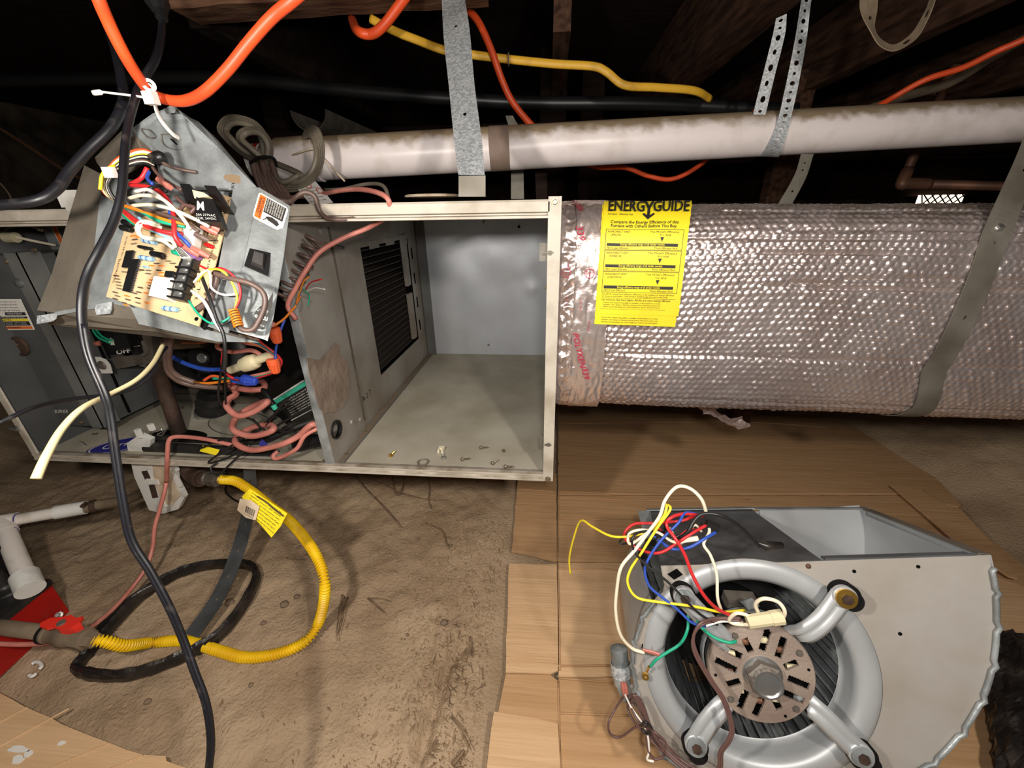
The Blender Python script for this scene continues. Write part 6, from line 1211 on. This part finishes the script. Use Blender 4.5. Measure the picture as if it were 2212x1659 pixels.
mb = MB(); a, b = bp(1614, 1343, -.06), bp(1690, 1332, -.06); mb.tube([a, a.lerp(b, .7)], .0078, 10); mb.tube([a.lerp(b, .68), b], .0086, 10); mb.build('plug_connector', M_conn, bo, 'cream plug connector on the motor')
for o, m in ((0, M_wbrown), (5, M_wbrown)):
    lw([(1600, 1335 + o, -.05), (1550, 1336 + o, -.05), (1515, 1345 + o, -.06), (1498, 1375, -.06), (1500 + o, 1410, -.06), (1530 + o, 1465, -.06), (1562 + o, 1515, -.06), (1578 + o, 1570, -.06), (1572 + o, 1600, -.06), (1555 + o, 1625, -.055), (1548 + o, 1665, -.05), (1500, 1668 + o, -.045), (1440, 1622 + o, -.03), (1410, 1580, -.03), (1385 + o, 1530, -.03), (1368 + o, 1500, -.03)], m, .0019)
lw([(1605, 1345, -.05), (1560, 1342, -.05), (1525, 1352, -.055)], M_wwhite, .0016)
# run capacitor in its clamp and tied wire hank
cpA, cpB = bp(1336, 1398, .03), bp(1345, 1478, .03); d = cpB - cpA; L_ = d.length
mb = MB(); mb.tube([cpA, cpA + d * .03, cpA + d * .9, cpB], [.010, .0125, .0125, .012], 20); cpo = mb.build('capacitor', M_zinc, bo, 'silver run capacitor', smooth='auto')
mb = MB(); mb.lathe(cpA + d * .42, d, [(.0135, 0), (.0145, 0), (.0145, L_ * .32), (.0135, L_ * .32)], 24); mb.build('capacitor_strap', M_spangle, cpo)
mb = MB(); mb.slab([bp(1330, 1480, .03), bp(1368, 1480, .02), bp(1380, 1530, .02), bp(1345, 1515, .03)], AX * .0015); mb.build('strap_foot', M_zinc, cpo)
for i in range(2): MB().tube([cpB + UU * (.004 * i) - d * .2 - AX * .012, bp(1346 + 6 * i, 1488, .01), bp(1350 + 5 * i, 1505, .01)], [.002, .003, .002], 8).build('red_boot', M_term, cpo)
for pts in ([(1350, 1500, .01), (1330, 1530, .01), (1315, 1560, .0), (1318, 1585, .0), (1340, 1592, .0), (1370, 1572, -.01), (1390, 1565, -.02)], [(1352, 1500, .01), (1370, 1520, .0), (1385, 1545, -.01), (1398, 1575, -.02), (1420, 1610, -.02), (1435, 1630, -.02), (1415, 1640, -.02), (1400, 1620, -.02), (1395, 1585, -.02)], [(1356, 1512, .0), (1366, 1502, .0), (1385, 1512, -.01), (1400, 1560, -.02), (1392, 1580, -.02), (1370, 1560, -.01), (1356, 1530, .0), (1360, 1512, 0)], [(1395, 1580, -.02), (1408, 1600, -.02), (1430, 1622, -.03), (1438, 1605, -.03), (1415, 1582, -.03), (1398, 1572, -.02)], [(1362, 1520, -.01), (1375, 1508, -.01), (1392, 1530, -.02), (1402, 1570, -.02), (1380, 1560, -.02), (1364, 1530, -.01)], [(1400, 1578, -.02), (1440, 1610, -.03), (1470, 1640, -.03), (1510, 1665, -.04)]): lw(pts, M_wbrown, .0016)
lw([(1350, 1500, .0), (1365, 1530, -.01), (1395, 1575, -.02), (1402, 1620, -.02), (1398, 1640, -.02), (1412, 1645, -.02)], M_wwhite, .0014); lw([(1385, 1568, -.03), (1395, 1560, -.035), (1408, 1575, -.03), (1398, 1585, -.025), (1386, 1575, -.02)], M_wblack, .0018)
# bracket pieces seen inside the inlet
mb = MB(); mb.box(*(lambda c: (c - V((.02, .01, .008)), c + V((.02, .01, .008))))(bp(1598, 1298, .03))); mb.build('inner_bracket', M_gasgrey, bo); MB().slab([bp(1598, 1300, .0), bp(1625, 1292, .0), bp(1640, 1310, .0), bp(1618, 1318, .0)], AX * .002).build('inner_bracket', M_zinc, bo)
# ================================================================== GROUND LEVEL, LEFT
# yellow corrugated gas hose
def place(pts): return cat_rom([W(px, py, y) if k == 'W' else G(px, py, y) for px, py, y, k in pts], 30)
gh = thing('gas_hose', 'yellow corrugated gas hose curving from the furnace to the valve', 'hose', G(450, 1400, 0))
path = place([(478, 1036, .69, 'W'), (510, 1040, .675, 'W'), (545, 1062, .66, 'W'), (580, 1090, .64, 'W'), (620, 1120, .62, 'W'), (660, 1165, .57, 'W'), (690, 1215, .53, 'W'), (702, 1270, .50, 'W'), (690, 1340, .05, 'G'), (660, 1385, .03, 'G'), (600, 1412, .018, 'G'), (530, 1420, .013, 'G'), (470, 1405, .013, 'G'), (400, 1385, .013, 'G'), (330, 1388, .015, 'G'), (270, 1395, .06, 'G'), (230, 1386, .09, 'G'), (198, 1382, .105, 'G')])
acc = 0; P = [path[0]]; step = .0008; last = path[0]
for p in path[1:]:
    d = (p - last).length
    while d >= step: last = last + (p - last).normalized() * step; P.append(last.copy()); d = (p - last).length
rs = [.0080 + .0026 * math.sin(2 * math.pi * i / 7) for i in range(len(P))]
MB().tube(P, rs, 16).build('corrugated_tube', M_yel, gh, smooth=True)
def fitting(a, b, r, m, name, parent, label=None, hexa=True):
    d = b - a; L = d.length; mb = MB(); mb.lathe(a, d, [(0, 0), (r, 0), (r, L * .35), (r * .85, L * .38), (r * .85, L * .45)], 24); mb.lathe(a, d, [(r * .8, L * .45), (r * 1.12, L * .45), (r * 1.12, L * .8), (r * .8, L * .82), (r * .7, L), (0, L)], 6 if hexa else 24); return mb.build(name, m, parent, label)
fitting(W(432, 1031, .70), W(482, 1037, .69), .0155, M_gasgrey, 'union_fitting', gh, 'grey union fitting')
# tag on the hose
q = [K(548, 1052, .66), K(628, 1105, .655), K(600, 1160, .655), K(515, 1085, .665)]; b = bil(q)
tg = MB().slab([b(0, 0, .008), b(1, 0, .008), b(1, .5, .008), b(.93, 1.05, .006), b(.25, .85, .006), b(0, .5, .008)], b.n * .0008).build('warning_tag', M_label, gh, 'yellow printed warning tag on the hose')
mb = MB()
for i, s in enumerate(('WARNING do not kink or reuse this', 'appliance connector after removal', 'for indoor use only check for leaks', 'with soap solution before use of gas', 'read all instructions supplied with', 'the connector and keep this tag in', 'place at all times do not remove')): text(mb, b, s, .10 + .02 * i, .10 + .125 * i, .055, .78 - .06 * (i > 3), lift=.0095)
mb.build('lettering', M_ink, tg)
q = [K(515, 1085, .655), K(540, 1073, .655), K(562, 1098, .65), K(548, 1128, .65)]; b = bil([K(520, 1074, .65), K(562, 1090, .648), K(550, 1132, .648), K(512, 1104, .652)]); pt = MB().slab([b(0, .1), b(.5, -.05), b(1, .1), b(1, .8), b(.5, 1), b(0, .9)], b.n * .0006).build('price_sticker', M_tag, gh, 'worn pale barcode sticker')
mb = MB()
for i in range(14): mbox(mb, b, .4 + i * .035, .4 + i * .035 + (.012 if i % 3 else .022), .35, .7, .0006, .001)
text(mb, b, '0 39923', .4, .82, .08, .45, lift=.001); mb.build('lettering', M_ink, pt)
mb = MB(); mb.tube(cat_rom([K(555, 1072, .645), K(575, 1085, .643), K(590, 1098, .643), K(612, 1115, .643)], 5), .0011, 6); mb.build('tag_string', M_iron, gh)
# gas shut-off valve and pipe
gp_ = thing('gas_pipe', 'dusty horizontal gas pipe with a red handled shut-off valve', 'pipe', G(120, 1380, .03))
a, b_ = G(-80, 1345, .115), G(108, 1368, .11); MB().tube([a, b_], .0125, 18).build('pipe', M_dusty, gp_, smooth=True)
c0, c1 = G(100, 1367, .11), G(205, 1383, .105); d = c1 - c0; L = d.length
mb = MB(); mb.lathe(c0, d, [(0, 0), (.016, 0), (.0165, L * .08), (.015, L * .1), (.0155, L * .3), (.018, L * .38), (.018, L * .5), (.0155, L * .58), (.0155, L * .68)], 22); mb.lathe(c0, d, [(.012, L * .68), (.019, L * .68), (.019, L * .84), (.015, L * .86), (.013, L), (0, L)], 6); vb = mb.build('valve_body', M_dusty, gp_, 'dusty valve body', smooth='auto')
mb = MB(); cc3 = G(135, 1350, .135); dn = d.normalized(); sd = V((-dn.y, dn.x, 0))
ps = [cc3 + dn * (x) + sd * (y) for x, y in ((-.036, -.004), (-.030, .006), (-.012, .010), (0, .016), (.014, .012), (.024, .016), (.030, .006), (.026, -.006), (.010, -.010), (-.006, -.008), (-.014, -.012), (-.030, -.010))]
mb.slab(ps, (0, 0, .005)); mb.slab([cc3 + dn * x + sd * y for x, y in ((.004, -.009), (.028, -.004), (.030, .006), (.008, .0))], (0, 0, -.016)); hd_ = mb.build('handle', M_redh, gp_, 'red butterfly handle')
mb = MB(); mb.lathe(cc3 - V((0, 0, .014)), (0, 0, 1), [(.008, 0), (.008, .014), (.006, .021), (.0, .021)], 14); mb.build('stem', M_gasgrey, gp_)
MB().lathe(c0, d, [(.0168, -.002), (.0182, -.001), (.0182, .003), (.0168, .004)], 22).build('seal_ring', M_blackm, gp_)
# white drain tubing and red pump
dp = thing('drain_pipe', 'white plastic drain pipe with elbow dropping into the red pump', 'pipe', G(30, 1270, .03))
def pipe(name, a, b, r, m, label=None, sm='auto', parent=None): 
    mb = MB(); mb.lathe(a, b - a, [(0, 0), (r, 0), (r, (b - a).length), (0, (b - a).length)], 28); return mb.build(name, m, parent or dp, label, smooth=sm)
e = G(4, 1128, .185); r1_ = G(175, 1098, .175); s1 = G(62, 1265, .125)
pipe('pipe', e, r1_, .0125, M_pvcgrey); pipe('pipe', e + V((0, 0, .002)), s1, .0165, M_pvcgrey)
dd = (r1_ - e).normalized(); pipe('coupling', G(120, 1107, .178), G(186, 1096, .174), .0155, M_connw, 'white coupling with printing')
pipe('elbow', e - dd * .03, e + dd * .024, .0165, M_pvcgrey)
dv = (s1 - e).normalized(); pipe('elbow', e + dv * .0, e + dv * .040, .0185, M_pvcgrey); pipe('socket', s1 - dv * .030, s1 + dv * .012, .0215, M_connw)
mb = MB(); mb.lathe(e + dd * .024, dd, [(.0130, 0), (.0135, 0), (.0135, .002), (.0130, .002)], 24); mb.lathe(e + dv * .040, dv, [(.0168, 0), (.0175, 0), (.0175, .002), (.0168, .002)], 24); mb.lathe(s1 - dv * .032, dv, [(.0168, 0), (.0178, 0), (.0178, .002)], 24); mb.build('primer_mark', M_bluep, dp)
wire('drain_hose', [(182, 1098, .174), (215, 1090, .17), (250, 1084, .15), (285, 1076, .12), (310, 1060, .10), (335, 1030, .10)], .0118, M_dusty, dp, 'dusty rubber hose', mode='G', seg=14)
mb = MB(); c0 = G(196, 1094, .176); d0 = (G(215, 1090, .175) - c0).normalized(); mb.lathe(c0, d0, [(.0135, 0), (.0142, 0), (.0142, .010), (.0135, .010)], 24); mb.tube([c0 + V((0, -.004, .014)), c0 + V((.006, -.018, .016))], .004, 8); mb.build('hose_clamp', M_iron, dp)
mb = MB(); wf = lambda u, v, h=0: K(128 + u, 1098 + v, (K(0, 0, 1) * 0 + (G(150, 1100, .19) - CAM)).dot(-cz_) - .0005) ; 
pu = thing('condensate_pump', 'red and black condensate pump box on the dirt at the left edge', 'pump', G(30, 1350, 0))
T = [G(52, 1262, .115), G(104, 1250, .115), G(-10, 1345, .115), G(-120, 1330, .115)]
h = .097; A1 = G(106, 1256, h); A2 = G(-5, 1345, h); A3 = A2 + (A2 - A1).normalized() * .05; bk = V((-.10, .06, 0))
dn = (A2 - A1).normalized(); out = V((-dn.y, dn.x, 0)); out = out if out.dot(CAM - A1) > 0 else -out
P8 = lambda z0, z1, o, ex=0.0: [V((*(A1 - dn * ex + out * o).xy, z0)), V((*(A1 + dn * .26 + out * o).xy, z0)), V((*(A1 + dn * .26 - out * .13).xy, z0)), V((*(A1 - dn * ex - out * .13).xy, z0)), V((*(A1 - dn * ex + out * o).xy, z1)), V((*(A1 + dn * .26 + out * o).xy, z1)), V((*(A1 + dn * .26 - out * .13).xy, z1)), V((*(A1 - dn * ex - out * .13).xy, z1))]
MB().hexa(P8(0.0, h - .010, 0)).build('tank', M_redbox, pu, 'red tank'); MB().hexa(P8(h - .010, h + .004, .002, .003)).build('lid', M_blackd, pu, 'dusty black lid')
c = G(18, 1275, h + .004); mb = MB(); mb.lathe(c, (0, 0, 1), [(0, 0), (.024, 0), (.022, .004), (.012, .005), (.010, .05), (0, .05)], 20); mb.build('outlet', M_blackd, pu, smooth='auto'); mb = MB(); mb.lathe(c + V((0, 0, .012)), (0, 0, 1), [(.0105, 0), (.0125, 0), (.0125, .006), (.0105, .006)], 16); mb.build('hose_clamp', M_steel, pu)
c = G(-6, 1240, h + .02); MB().box(c - V((.03, .03, .02)), c + V((.014, .02, .07))).build('motor_cover', M_blackm, pu)
bolt(MB(), G(128, 1328, .02), (.5, -.5, .6), .005, .01).build('foot_screw', M_steel, pu)
# flat black loop of tubing and grey strap on the dirt
wire('black_tube', [(165, 1445, .012), (185, 1455, .014), (260, 1460, .014), (340, 1440, .014), (420, 1405, .014), (480, 1365, .016), (530, 1300, .02), (555, 1245, .02), (540, 1222, .02), (500, 1218, .02), (440, 1222, .02), (380, 1240, .02), (320, 1275, .02), (270, 1320, .02), (225, 1370, .018), (190, 1410, .014), (165, 1442, .012)], [.016 + .004 * noise.noise(V((i * .37, 1, 1))) for i in range(129)], M_blackbag, None, 'flattened black plastic tube lying in a loop on the dirt', 'tube', mode='G', seg=9, flat=.5, smooth=False)
wire('black_tube', [(350, 1258, .026), (330, 1268, .03), (290, 1290, .03), (250, 1325, .03), (215, 1362, .028), (200, 1400, .02)], .010, M_blackbag, None, 'second strand of black tube beside the loop, left of the cord', 'tube', mode='G', seg=10, flat=.5)
Lf = [W(526, 1008, .70), G(528, 1060, .20), G(520, 1120, .15), G(492, 1210, .08), G(455, 1290, .045), G(400, 1368, .03)]; Rf = [W(552, 1008, .70), G(555, 1060, .20), G(545, 1130, .15), G(522, 1212, .08), G(482, 1300, .045), G(428, 1378, .03)]
strapmesh(Lf, Rf, .0012, [(.12, .08), (.42, .08), (.55, .08), (.68, .08), (.8, .08)]).build('hanger_strap', M_blackstrap, None, 'bluish grey strap running from the furnace down across the black loop', 'strap')
wire('bent_wire', [(488, 1015, .22), (492, 1035, .20), (487, 1060, .15), (500, 1075, .12), (516, 1085, .10)], .0022, M_blackm, None, 'thin black wire hook beside the grey strap', 'wire', mode='G')
# black wrapped bundle at the right edge
rows = []
for i in range(40):
    t = i / 39; c = G(2168, 1385, .05).lerp(G(2260, 1800, .05), t); row = []
    for k in range(25):
        a = 2 * math.pi * k / 24; r = .042 * (1 + .25 * ridge(V((t * 7, math.cos(a) * 2, math.sin(a) * 2))) - .2); row.append(c + V((math.cos(a) * r * 1.1, 0, math.sin(a) * r * .8)))
    rows.append(row)
mb = MB().sheet(rows); k = len(mb.v); mb.f += [tuple(range(25))]; mb.m += [0]; mb.build('black_bundle', M_blackbag, None, 'black crumpled plastic wrapped bundle right of the blower', 'bundle', smooth=False)
# twigs, pebbles, scraps
def twig(pts, r, label): return MB().tube(cat_rom([G(px, py, max(.004, 0) + .006) for px, py in pts], 5), [r * (1 - .5 * i / (5 * (len(pts) - 1))) for i in range(5 * (len(pts) - 1) + 1)], 6).build('twig', M_twig, None, label, 'twig', 'dry twigs on the dirt', smooth=True)
twig([(762, 1018), (790, 1055), (820, 1085), (845, 1112), (868, 1140)], .0022, 'longest straight twig slanting down from the furnace corner')
twig([(775, 1040), (820, 1042), (860, 1062), (920, 1078), (968, 1080)], .0022, 'long nearly level twig below the furnace floor')
twig([(920, 1130), (945, 1140), (958, 1150), (966, 1180)], .002, 'hooked twig in the smooth dirt below the level twig')
twig([(848, 1025), (850, 1050), (860, 1070), (872, 1045), (870, 1022)], .003, 'thick forked root right under the bottom rail')
twig([(925, 1030), (928, 1060), (926, 1080), (932, 1098)], .002, 'upright twig crossing the level twig')
twig([(740, 1285), (735, 1320), (728, 1360), (730, 1385)], .002, 'dark upright stalk right of the yellow hose')
twig([(752, 1290), (742, 1330), (732, 1372)], .0018, 'second dark stalk right of the yellow hose')
twig([(795, 1292), (815, 1310), (832, 1325)], .0016, 'short twig right of the two stalks')
twig([(795, 1292), (825, 1293), (845, 1300)], .0014, 'curved twig touching the short one')
twig([(977, 1550), (995, 1572), (1018, 1620)], .002, 'slanting twig at the bottom beside the gully')
twig([(978, 1652), (992, 1635), (1003, 1620)], .004, 'stubby stick at the bottom right of the gully')
twig([(1016, 1375), (1018, 1400), (1020, 1420)], .0018, 'upright splinter above the gully head')
twig([(620, 1205), (640, 1208), (660, 1208)], .0022, 'short straw inside the yellow hose loop')
twig([(745, 1290), (742, 1310), (740, 1325)], .0015, 'small straw between the two dark stalks')
rr = random.Random(11)
def rock(px, py, r, name, m, label, cat='pebble', group='pebbles on the dirt'):
    c = G(px, py, .004); c.z = ground(c.x, c.y) + r * .4; mb = MB(); rows = []
    for i in range(7):
        th = math.pi * i / 6; rows.append([c + V((math.cos(a) * math.sin(th) * r * (1 + .3 * noise.noise(V((i * .7 + px, math.cos(a), math.sin(a))))), math.sin(a) * math.sin(th) * r * .9, math.cos(th) * r * .65)) for a in [2 * math.pi * k / 10 for k in range(11)]])
    return mb.sheet(rows).build(name, m, None, label, cat, group, smooth=True)
for px, py, r, lb_ in ((613, 1303, .010, 'light angular pebble inside the yellow hose loop'), (568, 1344, .006, 'round pebble inside the hose loop above the level hose run'), (540, 1475, .005, 'round pebble below the yellow hose'), (640, 1285, .007, 'flat pebble inside the hose loop near its right side'), (318, 1515, .006, 'pebble between the black loop and the corner cardboard'), (645, 1180, .006, 'dark pebble near the upper inner edge of the hose loop'), (693, 1130, .006, 'white flecked pebble by the hose shadow'), (880, 1370, .004, 'pale pebble in the rubble left of the gully'), (960, 1350, .008, 'flat clod at the top of the gully rubble'), (905, 1165, .005, 'small clod in the twig litter'), (1032, 1040, .004, 'small pebble under the furnace right of the root'), (495, 1300, .010, 'dark clod inside the black loop'), (430, 1415, .004, 'little pebble just under the level hose run')):
    rock(px, py, r, 'pebble', M_stone, lb_)
for pts, lb_ in (([(68, 1435), (76, 1430), (86, 1432), (90, 1440), (84, 1446)], 'white curved scrap on the dirt near the red pump'), ([(62, 1458), (70, 1461), (78, 1455)], 'small white sliver below the curved scrap')):
    MB().tube(cat_rom([G(px, py, .010) for px, py in pts], 5), .0032, 7).build('plastic_scrap', M_white, None, lb_, 'scrap', smooth=True)
mb = MB()
for i in range(11000):
    if i % 3: x, y = rr.gauss(-.14, .09), rr.uniform(.25, .85)
    else: x, y = rr.uniform(-1.15, .1), rr.uniform(.25, 1.15)
    if x > -.10: continue
    z = ground(x, y)
    if z < -.02 and rr.random() < .3: continue
    s = rr.uniform(.0004, .0018) * (1 if rr.random() < .9 else 1.8); a = rr.uniform(0, 6.28); l = s * rr.choice((1, 1.2, 3.5)); c = V((x, y, z + s * .3)); u = V((math.cos(a), math.sin(a), rr.uniform(-.1, .3))) * l; w = V((-math.sin(a), math.cos(a), 0)) * s
    mb.add([c - u, c + w, c + u, c - w, c + V((0, 0, s * 1.3))], [(0, 1, 4), (1, 2, 4), (2, 3, 4), (3, 0, 4)])
mb.build('dirt_crumbs', M_dirtcrumb, None, 'loose crumbs and chaff scattered over the dirt', 'dirt', kind='stuff')
mb = MB()
for i in range(70):
    c = G(rr.gauss(985, 22), rr.gauss(1430, 45), 0); c.z = ground(c.x, c.y) + rr.uniform(.001, .006); a = rr.uniform(0, 6.28); l = rr.uniform(.004, .011); u = V((math.cos(a), math.sin(a), rr.uniform(-.4, .4))) * l; mb.tube([c - u, c + u], .0007, 4)
mb.build('root_fibres', M_twig, None, 'tangle of fine root fibres in the gully', 'roots', kind='stuff')
